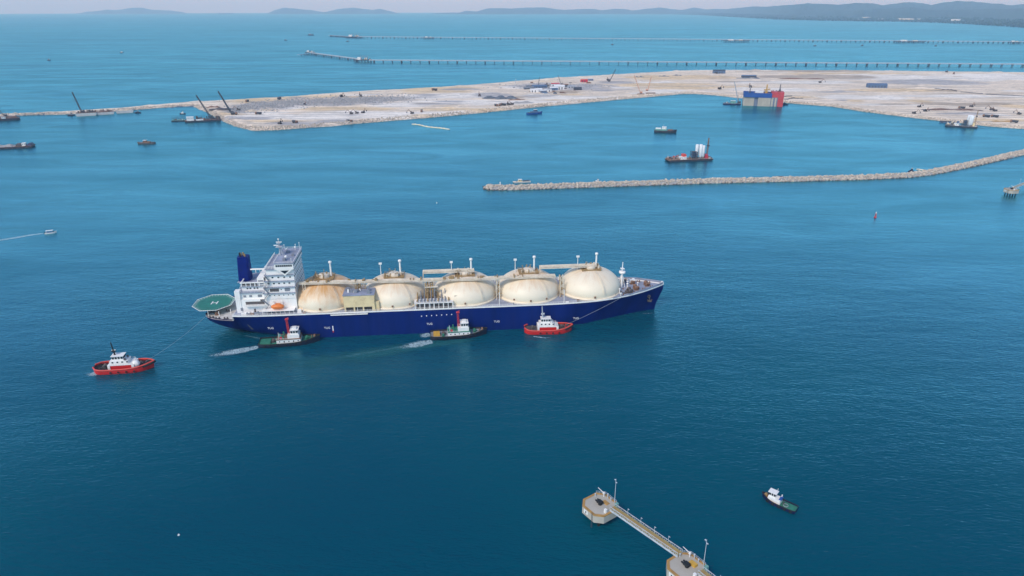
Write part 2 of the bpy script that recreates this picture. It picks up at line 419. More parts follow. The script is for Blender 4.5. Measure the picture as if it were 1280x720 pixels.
# ------------------------------------------------------------------ reclaimed land
random.seed(4); rng = np.random.default_rng(7)
SHORE_NEAR = [(0, 145.0), (90, 142.5), (165, 137.5), (215, 133.5), (243, 132.5), (262, 141), (275, 149), (296, 158), (318, 163.2), (345, 162.5), (400, 158.5), (480, 151.5),
              (560, 145), (640, 137), (700, 131), (800, 122), (850, 117.5), (870, 117.2), (895, 119), (940, 124), (980, 128.5), (1040, 133), (1080, 139.5),
              (1125, 145), (1180, 151.5), (1240, 158), (1280, 161)]
SHORE_FAR = [(1280, 91.5), (1060, 89), (960, 88.6), (880, 88.6), (850, 89.5), (800, 92), (760, 94.5), (700, 98), (640, 103), (580, 108), (540, 110.5), (470, 114),
             (400, 118.5), (360, 122), (320, 124), (250, 128), (215, 130.5), (165, 135), (90, 140.2), (0, 143.4)]
def poly_dist(P, px, py):
    """signed distance to polygon, positive inside (numpy)"""
    n = len(P); d = np.full(px.shape, 1e12); inside = np.zeros(px.shape, bool)
    for i in range(n):
        ax, ay = P[i]; bx, by = P[(i + 1) % n]
        ex, ey = bx - ax, by - ay
        t = np.clip(((px - ax) * ex + (py - ay) * ey) / (ex * ex + ey * ey + 1e-9), 0, 1)
        d = np.minimum(d, (px - ax - t * ex) ** 2 + (py - ay - t * ey) ** 2)
        cond = (ay > py) != (by > py)
        xi = (bx - ax) * (py - ay) / (by - ay + 1e-12) + ax
        inside ^= cond & (px < xi)
    return np.where(inside, 1, -1) * np.sqrt(d)
def fbm(x, y, scale, octaves=4, seed=0):
    """value noise, numpy"""
    r = np.random.default_rng(seed); T = r.random((256, 256)); out = 0; amp = 1; tot = 0
    for o in range(octaves):
        fx, fy = x * scale * 2 ** o + 17.3 * o, y * scale * 2 ** o + 5.1 * o
        ix, iy = np.floor(fx).astype(int), np.floor(fy).astype(int); tx, ty = fx - ix, fy - iy
        tx, ty = tx * tx * (3 - 2 * tx), ty * ty * (3 - 2 * ty)
        g = lambda a, b_: T[a % 256, b_ % 256]
        v = (g(ix, iy) * (1 - tx) + g(ix + 1, iy) * tx) * (1 - ty) + (g(ix, iy + 1) * (1 - tx) + g(ix + 1, iy + 1) * tx) * ty
        out = out + amp * v; tot += amp; amp *= 0.5
    return out / tot
near_pts = [G(x, y) for x, y in SHORE_NEAR]; far_pts = [G(x, y) for x, y in SHORE_FAR]
LAND = [(-1500.0, near_pts[0].y + 55)] + [(p.x, p.y) for p in near_pts] + [(1250.0, 985.0), (2600.0, 900.0), (2600.0, far_pts[0].y - 10)] + [(p.x, p.y) for p in far_pts] + [(-1500.0, far_pts[-1].y + 55)]
# patches of other ground: pixel centre, half-sizes in metres, kind (1 grey stone, 2 white silt, 3 tan sand, 4 dark wet)
PATCH = [(318, 134, 48, 60, 1), (352, 131, 52, 60, 1), (412, 128, 75, 40, 1), (462, 125, 85, 48, 1), (380, 127, 60, 30, 3), (440, 121, 90, 30, 3), (505, 131, 70, 25, 2), (390, 146, 190, 22, 2), (500, 142, 160, 20, 2),
         (620, 128, 200, 30, 2), (300, 138, 35, 60, 3), (420, 136, 120, 16, 3), (330, 126, 80, 40, 3), (540, 113, 120, 45, 3), (600, 137, 160, 15, 3), (700, 122, 120, 22, 2),
         (560, 120, 100, 40, 2), (860, 97, 160, 45, 3), (880, 110, 170, 25, 3), (1010, 96, 180, 50, 4), (1000, 103, 170, 30, 2), (1100, 96, 260, 60, 2), (1235, 97, 230, 75, 2),
         (1060, 93, 220, 50, 3), (1120, 113, 120, 22, 3), (1080, 122, 90, 25, 2), (1200, 130, 110, 14, 4), (1165, 103, 140, 50, 1), (1245, 150, 60, 10, 3), (820, 106, 150, 26, 3),
         (1230, 117, 160, 7, 4), (1150, 109, 90, 6, 4), (1020, 88.8, 180, 40, 4), (690, 108, 130, 55, 1), (620, 119, 50, 30, 1), (770, 103, 60, 30, 1), (960, 112, 150, 30, 2),
         (1180, 120, 150, 22, 2), (1110, 131, 80, 12, 2), (1050, 115, 60, 10, 1)]
rp = random.Random(3)
for k in range(90):
    t_ = rp.random(); px_ = 300 + 980 * t_
    lo = np.interp(px_, [p[0] for p in SHORE_NEAR], [p[1] for p in SHORE_NEAR]); hi = np.interp(px_, [p[0] for p in SHORE_FAR[::-1]], [p[1] for p in SHORE_FAR[::-1]])
    PATCH.append((px_, hi + (lo - hi) * rp.uniform(0.06, 0.9), rp.uniform(12, 60), rp.uniform(4, 16), rp.choice((1, 2, 2, 3, 3, 4))))
def make_land():
    x0, x1, y0, y1, st = -1500, 2600, 880, 2560, 9.0
    gx = np.arange(x0, x1 + st, st); gy = np.arange(y0, y1 + st, st)
    X, Y = np.meshgrid(gx, gy)
    jx = X + (fbm(X, Y, 0.03, 2, 3) - 0.5) * 8; jy = Y + (fbm(X, Y, 0.03, 2, 4) - 0.5) * 8
    D = poly_dist(LAND, jx, jy)
    top = 3.2 + 1.1 * (fbm(X, Y, 0.012, 4, 1) - 0.5) + 1.6 * np.clip(fbm(X, Y, 0.03, 3, 2) - 0.62, 0, 1) * 6
    t = np.clip((D + 2.0) / 11.0, -0.35, 1)
    Z = top * t
    Z += np.clip(D - 6, 0, 6) / 6 * 0.9 * np.exp(-((D - 16) / 9) ** 2)          # bund along the edge
    keep = D > -14
    kinds = [np.zeros_like(X) for _ in range(5)]
    wob = (fbm(X, Y, 0.015, 4, 9) - 0.5)
    for (px, py, rx, ry, k) in PATCH:
        c = G(px, py, 3)
        d = np.sqrt(((X - c.x) / rx) ** 2 + ((Y - c.y) / (ry * 1.5)) ** 2) + wob * 1.3
        kinds[k] = np.maximum(kinds[k], np.clip((1.15 - d) / 0.4, 0, 1))
    base = np.array([0.86, 0.71, 0.55]); tones = {1: (0.44, 0.42, 0.42), 2: (0.92, 0.85, 0.76), 3: (0.82, 0.60, 0.35), 4: (0.48, 0.37, 0.27)}
    C = np.ones(X.shape + (3,)) * base
    for k in (3, 2, 4, 1): C = C * (1 - kinds[k][..., None] * 0.85) + np.array(tones[k]) * kinds[k][..., None] * 0.85
    wet = np.clip((5.0 - D) / 5, 0, 1)[..., None] * 0.45
    C = C * (1 - wet) + np.array((0.30, 0.27, 0.24)) * wet
    idx = -np.ones(X.shape, int); sel = keep; idx[sel] = np.arange(sel.sum())
    vs = np.stack([X[sel], Y[sel], Z[sel]], 1)
    q = sel[:-1, :-1] & sel[1:, :-1] & sel[:-1, 1:] & sel[1:, 1:]
    jj, ii = np.nonzero(q)
    fs = np.stack([idx[jj, ii], idx[jj, ii + 1], idx[jj + 1, ii + 1], idx[jj + 1, ii]], 1)
    me = bpy.data.meshes.new('reclaimed_land'); me.from_pydata(vs.tolist(), [], fs.tolist())
    me.polygons.foreach_set('use_smooth', [True] * len(fs))
    ca = me.color_attributes.new('ground', 'FLOAT_COLOR', 'POINT')
    cc = np.ones((len(vs), 4), np.float32); cc[:, :3] = C[sel]; ca.data.foreach_set('color', cc.ravel())
    m, nt, b = new_mat('reclaimed_ground'); L = nt.links.new
    geo = node(nt, 'ShaderNodeNewGeometry'); at = node(nt, 'ShaderNodeVertexColor', layer_name='ground')
    mp = node(nt, 'ShaderNodeMapping'); mp.inputs['Rotation'].default_value = (0, 0, R(-12)); mp.inputs['Scale'].default_value = (0.008, 0.035, 1); L(geo.outputs['Position'], mp.inputs[0])
    n1 = node(nt, 'ShaderNodeTexNoise', Scale=1.0, Detail=7.0, Roughness=0.62, Distortion=0.8); L(mp.outputs[0], n1.inputs['Vector'])
    n2 = node(nt, 'ShaderNodeTexNoise', Scale=0.14, Detail=6.0, Roughness=0.7); L(geo.outputs['Position'], n2.inputs['Vector'])
    r1 = node(nt, 'ShaderNodeMapRange'); r1.inputs['From Min'].default_value = 0.3; r1.inputs['From Max'].default_value = 0.7; r1.inputs['To Min'].default_value = 0.70; r1.inputs['To Max'].default_value = 1.2; L(n1.outputs[0], r1.inputs[0])
    r2 = node(nt, 'ShaderNodeMapRange'); r2.inputs['From Min'].default_value = 0.25; r2.inputs['From Max'].default_value = 0.75; r2.inputs['To Min'].default_value = 0.72; r2.inputs['To Max'].default_value = 1.2; L(n2.outputs[0], r2.inputs[0])
    mu = node(nt, 'ShaderNodeMath', operation='MULTIPLY'); L(r1.outputs[0], mu.inputs[0]); L(r2.outputs[0], mu.inputs[1])
    # wheel tracks: thin dark wavy lines
    wv = node(nt, 'ShaderNodeTexWave', wave_type='BANDS', bands_direction='Y', Scale=0.012, Distortion=9.0, Detail=3.0); wv.inputs['Detail Scale'].default_value = 0.25; L(geo.outputs['Position'], wv.inputs['Vector'])
    r3 = node(nt, 'ShaderNodeMapRange'); r3.inputs['From Min'].default_value = 0.0; r3.inputs['From Max'].default_value = 0.14; r3.inputs['To Min'].default_value = 0.62; r3.inputs['To Max'].default_value = 1.0; L(wv.outputs['Fac'], r3.inputs[0])
    mu2 = node(nt, 'ShaderNodeMath', operation='MULTIPLY'); L(mu.outputs[0], mu2.inputs[0]); L(r3.outputs[0], mu2.inputs[1])
    vm = node(nt, 'ShaderNodeVectorMath', operation='SCALE'); L(at.outputs['Color'], vm.inputs[0]); L(mu2.outputs[0], vm.inputs['Scale'])
    L(vm.outputs[0], b.inputs['Base Color']); b.inputs['Roughness'].default_value = 0.95
    bp = node(nt, 'ShaderNodeBump', Strength=0.7, Distance=2.0); L(n2.outputs[0], bp.inputs['Height']); L(bp.outputs[0], b.inputs['Normal'])
    me.materials.append(m)
    o = bpy.data.objects.new('reclaimed_land', me); COL.objects.link(o)
    return structure(o), (X, Y, Z, D)
land, LG = make_land()
def ground_z(x, y):
    X, Y, Z, D = LG
    i = int(round((x - X[0, 0]) / 9)); j = int(round((y - Y[0, 0]) / 9))
    if 0 <= i < X.shape[1] and 0 <= j < X.shape[0]: return float(Z[j, i])
    return 0.0
def GL(px, py):
    """point on the reclaimed land at a pixel"""
    p = G(px, py, 3.2)
    return Vector((p.x, p.y, ground_z(p.x, p.y) - 0.15))

# ------------------------------------------------------------------ rocks
ICO = None
def ico():
    global ICO
    if ICO is None:
        bm = bmesh.new(); bmesh.ops.create_icosphere(bm, subdivisions=1, radius=1)
        ICO = (np.array([v.co[:] for v in bm.verts]), np.array([[v.index for v in f.verts] for f in bm.faces])); bm.free()
    return ICO
def rock_mass(name, centres, sizes, mat, parent=None, seed=1):
    V, F = ico(); r = np.random.default_rng(seed); n = len(centres)
    sc = r.uniform(0.65, 1.25, (n, 1, 3)) * np.array(sizes)[:, None, None]
    vv = V[None] * r.uniform(0.78, 1.18, (n, len(V), 1)) * sc
    a = r.uniform(0, 6.28, n); ca, sa = np.cos(a)[:, None], np.sin(a)[:, None]
    x = vv[..., 0] * ca - vv[..., 1] * sa; y = vv[..., 0] * sa + vv[..., 1] * ca
    vv = np.stack([x, y, vv[..., 2]], -1) + np.array(centres)[:, None, :]
    ff = (F[None] + (np.arange(n) * len(V))[:, None, None]).reshape(-1, 3)
    me = bpy.data.meshes.new(name); me.from_pydata(vv.reshape(-1, 3).tolist(), [], ff.tolist())
    me.materials.append(MATS[mat]); o = bpy.data.objects.new(name, me); COL.objects.link(o); o.parent = parent
    return o
def polyline_samples(pts, step):
    out = []
    for a, b_ in zip(pts[:-1], pts[1:]):
        L_ = (b_ - a).length; k = max(1, int(L_ / step)); t = (b_ - a).normalized()
        for i in range(k): out.append((a.lerp(b_, i / k), t))
    return out
# armour stone along the shore that faces the camera
cs, ss = [], []
for p, t in polyline_samples([Vector(q.to_tuple()) for q in near_pts], 2.4):
    nrm = Vector((-t.y, t.x, 0))
    wide = 12 if -440 < p.x < 250 else 8
    for k in range(4):
        w = random.uniform(-3, wide)
        q = p + nrm * w + t * random.uniform(-1.5, 1.5)
        cs.append((q.x, q.y, max(0.1, (w + 2.0) / 11 * 3.4) + random.uniform(-0.2, 0.5))); ss.append(random.uniform(0.9, 1.7))
rock_edge = rock_mass('rock_armour', cs, ss, 'rock', land, 5); rock_edge['kind'] = 'stuff'

# fields of stockpiled armour stone, too many to tell apart
cs, ss = [], []
for px, py, rx, ry, n_ in ((318, 134, 45, 60, 450), (355, 131, 50, 60, 450), (415, 127, 80, 45, 500), (470, 124, 90, 50, 500), (690, 108, 110, 45, 250)):
    c0 = G(px, py, 3)
    for k in range(n_):
        x, y = c0.x + random.gauss(0, 0.5) * rx, c0.y + random.gauss(0, 0.5) * ry * 1.3
        cs.append((x, y, ground_z(x, y) + 0.2)); ss.append(random.uniform(0.8, 2.2))
stuff(rock_mass('stone_field', cs, ss, 'gravel', land, 14))

# breakwater: a core of quarry run under armour stone
BW = [(613.5, 238.2), (640, 238.3), (720, 235.5), (800, 232.8), (900, 229.5), (1000, 227.3), (1080, 225.3), (1140, 222.5), (1165, 219.5), (1190, 214.8), (1220, 208.5), (1250, 201.5), (1280, 194.5), (1330, 183), (1400, 168)]
bw_pts = [G(x, y) for x, y in BW]
bw_mid = [p + Vector((-(q - p).normalized().y, (q - p).normalized().x, 0)) * 9 for p, q in zip(bw_pts[:-1], bw_pts[1:])]
breakwater = thing('breakwater', 'long low rubble breakwater of pale boulders bending away to the right', 'breakwater', bw_mid[0])
mb = MB(); prof = [(-10, -2), (-3.2, 2.7), (3.2, 2.7), (10, -2)]; rows = []
for i, p in enumerate(bw_mid):
    a = bw_mid[max(0, i - 1)]; b_ = bw_mid[min(len(bw_mid) - 1, i + 1)]; t = (b_ - a).normalized(); nrm = Vector((-t.y, t.x, 0))
    rows.append([p + nrm * u + Vector((0, 0, z)) - bw_mid[0] for u, z in prof])
vs = [v for r_ in rows for v in r_]
fs = [(4 * i + k, 4 * (i + 1) + k, 4 * (i + 1) + k + 1, 4 * i + k + 1) for i in range(len(rows) - 1) for k in range(3)] + [(0, 1, 2, 3)]
mb.add(vs, fs); mb.build('core', 'gravel', breakwater)
cs, ss = [], []
for p, t in polyline_samples(bw_mid, 1.9):
    nrm = Vector((-t.y, t.x, 0))
    for k in range(11):
        u = random.uniform(-9.6, 9.6); z = min(2.8, 2.8 - (abs(u) - 3.2) / 6.8 * 4.7) if abs(u) > 3.2 else 2.8
        if z < -0.9: continue
        q = p + nrm * u + t * random.uniform(-1.2, 1.2) - bw_mid[0]
        cs.append((q.x, q.y, z + random.uniform(-0.2, 0.45))); ss.append(random.uniform(0.8, 1.5))
for k in range(60):
    a = random.uniform(math.pi * 0.5, math.pi * 1.5); rr = random.uniform(0, 9)
    cs.append((math.cos(a) * rr, math.sin(a) * rr, 3.2 - max(0, rr - 3) * 0.6)); ss.append(random.uniform(1.0, 1.7))
wet = [i for i, q in enumerate(cs) if q[2] < 0.35]; dry = [i for i, q in enumerate(cs) if q[2] >= 0.35]
stuff(rock_mass('rock_armour', [cs[i] for i in dry], [ss[i] * random.choice((0.8, 1, 1, 1.35)) for i in dry], 'rock', breakwater, 8))
stuff(rock_mass('tide_rocks', [cs[i] for i in wet], [ss[i] for i in wet], 'rock_wet', breakwater, 9))

# ------------------------------------------------------------------ far hills and coast
def far_point(px, D):
    """azimuth of a pixel column at distance D along the view axis"""
    r = ray(px, 20); return Vector((r.x / r.y * D, D, 0))
def far_z(px, py, D):
    r = ray(px, py); return CAM_H + r.z / r.y * D
def ridge(name, tops, D, depth, seed, foot=None):
    """a range of hills: skyline from (pixel x, pixel y) pairs, slopes broken into spurs and gullies"""
    xs = np.linspace(tops[0][0], tops[-1][0], max(24, int((tops[-1][0] - tops[0][0]) * 0.9)))
    ty = np.interp(xs, [t[0] for t in tops], [t[1] for t in tops])
    rr = np.random.default_rng(seed); rows = 12; vs = []
    jag = fbm(xs, xs * 0 + seed, 0.11, 3, seed) - 0.5
    for j in range(rows + 1):
        s = j / rows
        prof = math.sin(math.pi * min(1, max(0, s))) ** 0.8 if j not in (0, rows) else 0.0
        for i, px in enumerate(xs):
            Dx = D(px) if callable(D) else D; d = Dx - depth * 0.5 + depth * s
            p = far_point(px, d); base = -drop(p.length) - (15 if j in (0, rows) else 0)
            top = far_z(px, ty[i] + jag[i] * 1.6, Dx)
            spur = 0.72 + 0.5 * float(fbm(np.array([px * 0.25 + 40 * s]), np.array([s * 5.0 + seed]), 1.0, 3, seed)[0]) if s < 0.45 else 1.0
            z = base + max(0.0, top - base) * prof * min(1.0, spur)
            vs.append((p.x, p.y, z))
    n = len(xs)
    fs = [(j * n + i, j * n + i + 1, (j + 1) * n + i + 1, (j + 1) * n + i) for j in range(rows) for i in range(n - 1)]
    mb = MB(); mb.add(vs, fs, True)
    return structure(mb.build(name, 'hill_green'))
ridge('hills', [(96, 17), (112, 14.6), (130, 13), (150, 11.8), (168, 9.8), (180, 10.3), (196, 12.4), (214, 12.8), (234, 16.5)], 30000, 3000, 1)
ridge('hills', [(333, 17), (344, 13), (358, 9.6), (372, 11.2), (388, 12.6), (404, 15.2), (410, 14.4), (424, 11), (438, 9.4), (452, 10.6), (466, 12.2), (476, 11.2), (488, 13.6), (500, 17)], 28000, 3000, 2)
ridge('hills', [(540, 17.2), (556, 15.8), (574, 15.4), (582, 13.2), (596, 14), (612, 10.4), (640, 10.6), (672, 9.2), (688, 10.2), (706, 12.6), (726, 11.2), (742, 11.4), (752, 12.8), (768, 10.8), (780, 11.2), (790, 13.4), (800, 12), (822, 9.4),
                (834, 10.6), (848, 12.6), (866, 9.6), (880, 11.6), (900, 11.2), (918, 11.6), (930, 9)], 26000, 3500, 3)
ridge('hills', [(850, 13), (880, 12.4), (905, 11.6), (926, 9.6), (940, 7.8), (958, 8.2), (972, 7.4), (990, 5.6), (1006, 4), (1024, 5), (1046, 5.8), (1066, 3.8), (1086, 4), (1102, 6.6), (1114, 4.8), (1132, 2.8), (1148, 3.8), (1160, 6.2),
                (1176, 3.2), (1192, 1.2), (1206, 1.8), (1222, 2.8), (1236, 4.2), (1248, 4.4), (1262, 7), (1275, 5), (1300, 3), (1360, 4), (1420, 8)], lambda q: float(np.interp(q, [850, 920, 1000, 1420], [27000, 23000, 17000, 15500])), 3600, 4)
ridge('hills', [(940, 15.6), (980, 13.6), (1010, 12.2), (1060, 13), (1090, 11.6), (1120, 9.8), (1136, 9), (1160, 12.4), (1200, 12), (1240, 11), (1300, 9.8), (1360, 9), (1420, 12)], lambda q: float(np.interp(q, [940, 1000, 1080, 1420], [22000, 16000, 13500, 12200])), 2400, 6)

# coastal plain: from the shoreline up to the foot of the hills
COAST = [(840, 17.9), (860, 18.3), (900, 20.3), (940, 22.6), (970, 24.3), (1000, 25.1), (1040, 26.1), (1080, 26.6), (1120, 27), (1160, 28), (1200, 29.6), (1240, 32), (1280, 34.6), (1330, 38.5), (1420, 46)]
def far_ground(px, py):
    p = G(px, py)
    for _ in range(6): p = G(px, py, -drop(p.length))
    return p
cp = [far_ground(x, y) for x, y in COAST]
vs, fs = [], []
NR = 10
for i, p in enumerate(cp):
    for j in range(NR + 1):
        s = j / NR; d = p.y + (15500 - p.y if p.y < 14500 else 1500) * s
        q = Vector((p.x / p.y * d, d, 0)); h = (6 + 55 * s) * min(1, j * 0.8) * (0.6 + 0.6 * random.random())
        q.z = -drop(q.length) + (h if j else -2); vs.append(q)
fs = [(i * (NR + 1) + j, (i + 1) * (NR + 1) + j, (i + 1) * (NR + 1) + j + 1, i * (NR + 1) + j + 1) for i in range(len(cp) - 1) for j in range(NR)]
coast = MB().add(vs, fs, True).build('coastal_plain', 'foliage'); structure(coast)
# woods on the plain: masses of crowns, too far away to tell apart
cs, ss = [], []
for i in range(2600):
    k = random.random() * (len(cp) - 2.001) + 1; a = cp[int(k)].lerp(cp[int(k) + 1], k % 1)
    s = random.random() ** 1.6 * 0.6; d = a.y * (1 + s * 0.55) + 30
    q = Vector((a.x / a.y * d, d, 0)); cs.append((q.x, q.y, -drop(q.length) + 8 + 45 * s)); ss.append(random.uniform(10, 22))
woods = rock_mass('woodland', cs, ss, 'foliage', None, 21); stuff(woods, 'dark far woodland covering the coastal plain below the hills', 'woodland')

# ------------------------------------------------------------------ gas carrier
SHIP_A = 0.0998
SL = 288.0
bow = G(829, 358, 16)
SO = Vector((bow.x - SL * math.cos(SHIP_A), bow.y - SL * math.sin(SHIP_A), 0))
carrier = thing('gas_carrier', 'huge navy blue gas carrier with five cream domed tanks and white stern superstructure', 'ship', SO, SHIP_A)
def interp(x, tab):
    return float(np.interp(x, [t[0] for t in tab], [t[1] for t in tab]))
HB_DECK = [(0, 9.5), (1.5, 12.5), (5, 15.6), (12, 18.4), (22, 20.4), (36, 21.5), (222, 21.5), (238, 20.6), (250, 18.4), (262, 14.6), (272, 10.2), (280, 5.6), (285, 2.4), (288, 0.25)]
HB_WL = [(0, 7.0), (10, 10.0), (20, 11.5), (32, 14.0), (44, 17.5), (58, 20.5), (70, 21.5), (212, 21.5), (232, 17.8), (248, 11.8), (262, 6.2), (272, 2.8), (280, 0.5), (288, 0.2)]
Z_BOT = [(0, 7.2), (3, 5.2), (8, 2.8), (16, 0.6), (24, -1.2), (34, -3.5), (60, -6), (282, -6), (283.5, 3), (285.5, 8), (288, 14.6)]
def z_deck(x):
    if x < 19: return 12.8
    return interp(x, [(19, 15.6), (200, 15.5), (235, 16.0), (262, 16.6), (288, 17.4)])
def hull_section(x, top):
    hd, hw, zb = interp(x, HB_DECK), interp(x, HB_WL), interp(x, Z_BOT)
    pts = [(0.0, zb)]
    for t in (0.0, 0.12, 0.3, 0.5, 0.7, 0.85, 1.0):
        z = zb + (top - zb) * t
        zz = max(0.0, z) / top                       # share of the freeboard
        ref = max(0.0, (z - max(zb, 0)) / (top - max(zb, 0)))
        y = hw + (hd - hw) * (ref ** 1.3)
        if zb > -5: y *= (0.45 + 0.55 * min(1, t * 3.0) ** 0.6)
        elif z < 0: y = hw * (1.0 if hw > 20 else 0.92)
        pts.append((y, z))
    return pts
xs = [0, 0.8, 2, 4, 7, 11, 15, 18.99, 19.01, 23, 28, 34, 42, 52, 62, 75, 95, 120, 150, 180, 205, 215, 224, 232, 240, 247, 254, 260, 266, 271, 275, 279, 282, 284, 286, 287.2, 288]
secs = [(x, hull_section(x, z_deck(x) + (0.9 if x < 19 else 0.0))) for x in xs]
mb = MB(); vs = []; n = len(secs[0][1])
for x, s in secs:
    vs += [(x, -y, z) for y, z in s[::-1]] + [(x, y, z) for y, z in s[1:]]
w = 2 * n - 1
fs = [(i * w + k, (i + 1) * w + k, (i + 1) * w + k + 1, i * w + k + 1) for i in range(len(secs) - 1) for k in range(w - 1)]
fs += [tuple(range(w))[::-1]]
mb.add(vs, fs, True)
hull = mb.build('hull', 'hull_navy', carrier)
hull.data.polygons[len(hull.data.polygons) - 1].use_smooth = False
# deck plating
mb = MB(); vs = []; dx = [x for x in xs if x > 19]
for x in dx:
    h = interp(x, HB_DECK) - 0.05; vs += [(x, -h, z_deck(x) - 0.03), (x, 0, z_deck(x) + 0.35), (x, h, z_deck(x) - 0.03)]
fs = [(3 * i + k, 3 * (i + 1) + k, 3 * (i + 1) + k + 1, 3 * i + k + 1) for i in range(len(dx) - 1) for k in range(2)]
mb.add(vs, fs); mb.build('deck', 'deck_lavender', carrier)
mb = MB(); vs = []; dx = [x for x in xs if x < 19]
for x in dx:
    h = interp(x, HB_DECK) - 0.05; vs += [(x, -h, 12.8), (x, h, 12.8)]
mb.add(vs, [(2 * i, 2 * i + 2, 2 * i + 3, 2 * i + 1) for i in range(len(dx) - 1)])
mb.box(18.6, 19.2, -19.6, 19.6, 12.8, 15.55)
mb.build('mooring_deck', 'barge_pale', carrier)
# pale strake and bulwark along the deck edge
for sgn in (-1, 1):
    mb = MB(); pts = [Vector((x, sgn * (interp(x, HB_DECK) + 0.02), z_deck(x))) for x in xs if x > 19]
    for a, b_ in zip(pts[:-1], pts[1:]):
        t = (b_ - a).normalized(); nr = Vector((-t.y, t.x, 0)) * 0.16
        up = Vector((0, 0, 0.75))
        mb.add([a - nr, b_ - nr, b_ + nr, a + nr, a - nr + up, b_ - nr + up, b_ + nr + up, a + nr + up],
               [(0, 1, 5, 4), (2, 3, 7, 6), (4, 5, 6, 7), (3, 0, 4, 7), (1, 2, 6, 5)])
    mb.build('gunwale', 'ship_white', carrier)
    mb = MB(); mb.rail([p + Vector((0, -sgn * 0.6, 0.4)) for p in pts[::1] if p.x < 250], 1.2, 3.0, 0.07); mb.build('railing', 'ship_white', carrier)
# bow bulwark
mb = MB(); pts = []
for sgn in (-1, 1):
    q = [(x, sgn * interp(x, HB_DECK), z_deck(x) + 0.6) for x in (250, 256, 262, 268, 273, 278, 282, 285, 287.4)]
    pts = pts + q if sgn < 0 else pts + q[::-1]
for a, b_ in zip(pts[:-1], pts[1:]):
    a, b_ = Vector(a), Vector(b_); ha, hb = 0.2 + 1.3 * min(1, (a.x - 250) / 22), 0.2 + 1.3 * min(1, (b_.x - 250) / 22)
    t = (b_ - a).normalized(); nr = Vector((-t.y, t.x, 0)) * 0.12
    mb.add([a - nr, b_ - nr, b_ + nr, a + nr, a - nr + Vector((0, 0, ha)), b_ - nr + Vector((0, 0, hb)), b_ + nr + Vector((0, 0, hb)), a + nr + Vector((0, 0, ha))],
           [(0, 1, 5, 4), (2, 3, 7, 6), (4, 5, 6, 7), (3, 0, 4, 7), (1, 2, 6, 5)])
mb.build('bow_bulwark', 'deck_lavender', carrier)
mb = MB(); mb.box(286.2, 287.9, -0.9, 0.9, 17.9, 19.6, 0.3, 0.3); mb.build('bow_fairlead', 'white', carrier)
# anchors, hull marks
for sgn in (-1, 1):
    a = MB(); yy = sgn * 5.6; a.cyl((277.3, yy, 11.5), (277.9, yy * 1.06, 8.6), 0.35, n=8); a.box(276.6, 279.0, yy - 0.5, yy + 0.5, 7.9, 9.0, 0.2, 0.1); a.cyl((276.4, yy, 9.6), (276.4, yy, 8.2), 0.3, 0.1); a.cyl((279.2, yy, 9.6), (279.2, yy, 8.2), 0.3, 0.1)
    a.lathe([(0.6, -0.3), (1.1, -0.3), (1.1, 0.3), (0.6, 0.3)], 14, (277.2, yy * 0.97, 11.6), 'y')
    a.build('anchor', 'machinery', carrier)
me_tug = text_mesh('TUG', 1.75, 0.06); me_tug.materials.append(MATS['white'])
me_arrow = MB().add([(-0.8, 0.0, 0), (0.8, 0.0, 0), (0, -1.1, 0)], [(0, 1, 2)]).mesh('tug_arrow', 'white')
for px, py in ((338, 411), (409, 410), (537, 405), (621, 402), (720, 398)):
    # where the pixel meets the flat side of the hull
    r_ = ray(px, py); nv = Vector((-math.sin(SHIP_A), math.cos(SHIP_A), 0)); c0 = Vector((0, 0, CAM_H))
    xl = None
    t_ = ((SO - c0).dot(nv) - 21.62) / r_.dot(nv); q = c0 + r_ * t_ - SO
    xl = q.x * math.cos(SHIP_A) + q.y * math.sin(SHIP_A)
    hbx = min(21.5, 0.5 * (interp(xl, HB_DECK) + interp(xl, HB_WL)))
    o = share('tug_mark', me_tug, hull, (xl, -21.56, q.z)); o.rotation_euler = (R(90), 0, 0)
    if px == 338: o.location.y = -20.9
# load mark beside the second tug mark
mb = MB(); mb.box(76.6, 77.2, -21.58, -21.5, 4.4, 7.6); mb.build('draught_mark', 'white', hull)
mb = MB(); mb.box(76.6, 77.2, -21.60, -21.5, 3.2, 4.3); mb.build('draught_mark', 'mast_red', hull)
me_lamp = MB().ball((0, 0, 0), 0.38, 8, 6).mesh('side_lamp', 'white')
for k in range(7): share('side_lamp', me_lamp, hull, (130.5 + 3.05 * k, -21.6, 11.6 + 0.05 * k))
mb = MB(); pl = [(25.6, 8.6), (26.2, 8.6), (28.0, 5.0), (32.2, 0.5), (29.8, 0.5), (26.9, 4.0)]
# worn streak where the lines rub the quarter: lies on the plating
def hull_y(x, z):
    s = hull_section(x, z_deck(x)); return float(np.interp(z, [p[1] for p in s[1:]], [p[0] for p in s[1:]]))
vs = [(x, -hull_y(x, z) - 0.12, z) for x, z in pl]
mb.add(vs, [(0, 1, 2, 5), (5, 2, 3, 4)]); mb.build('worn_streak', 'hull_scrape', hull)

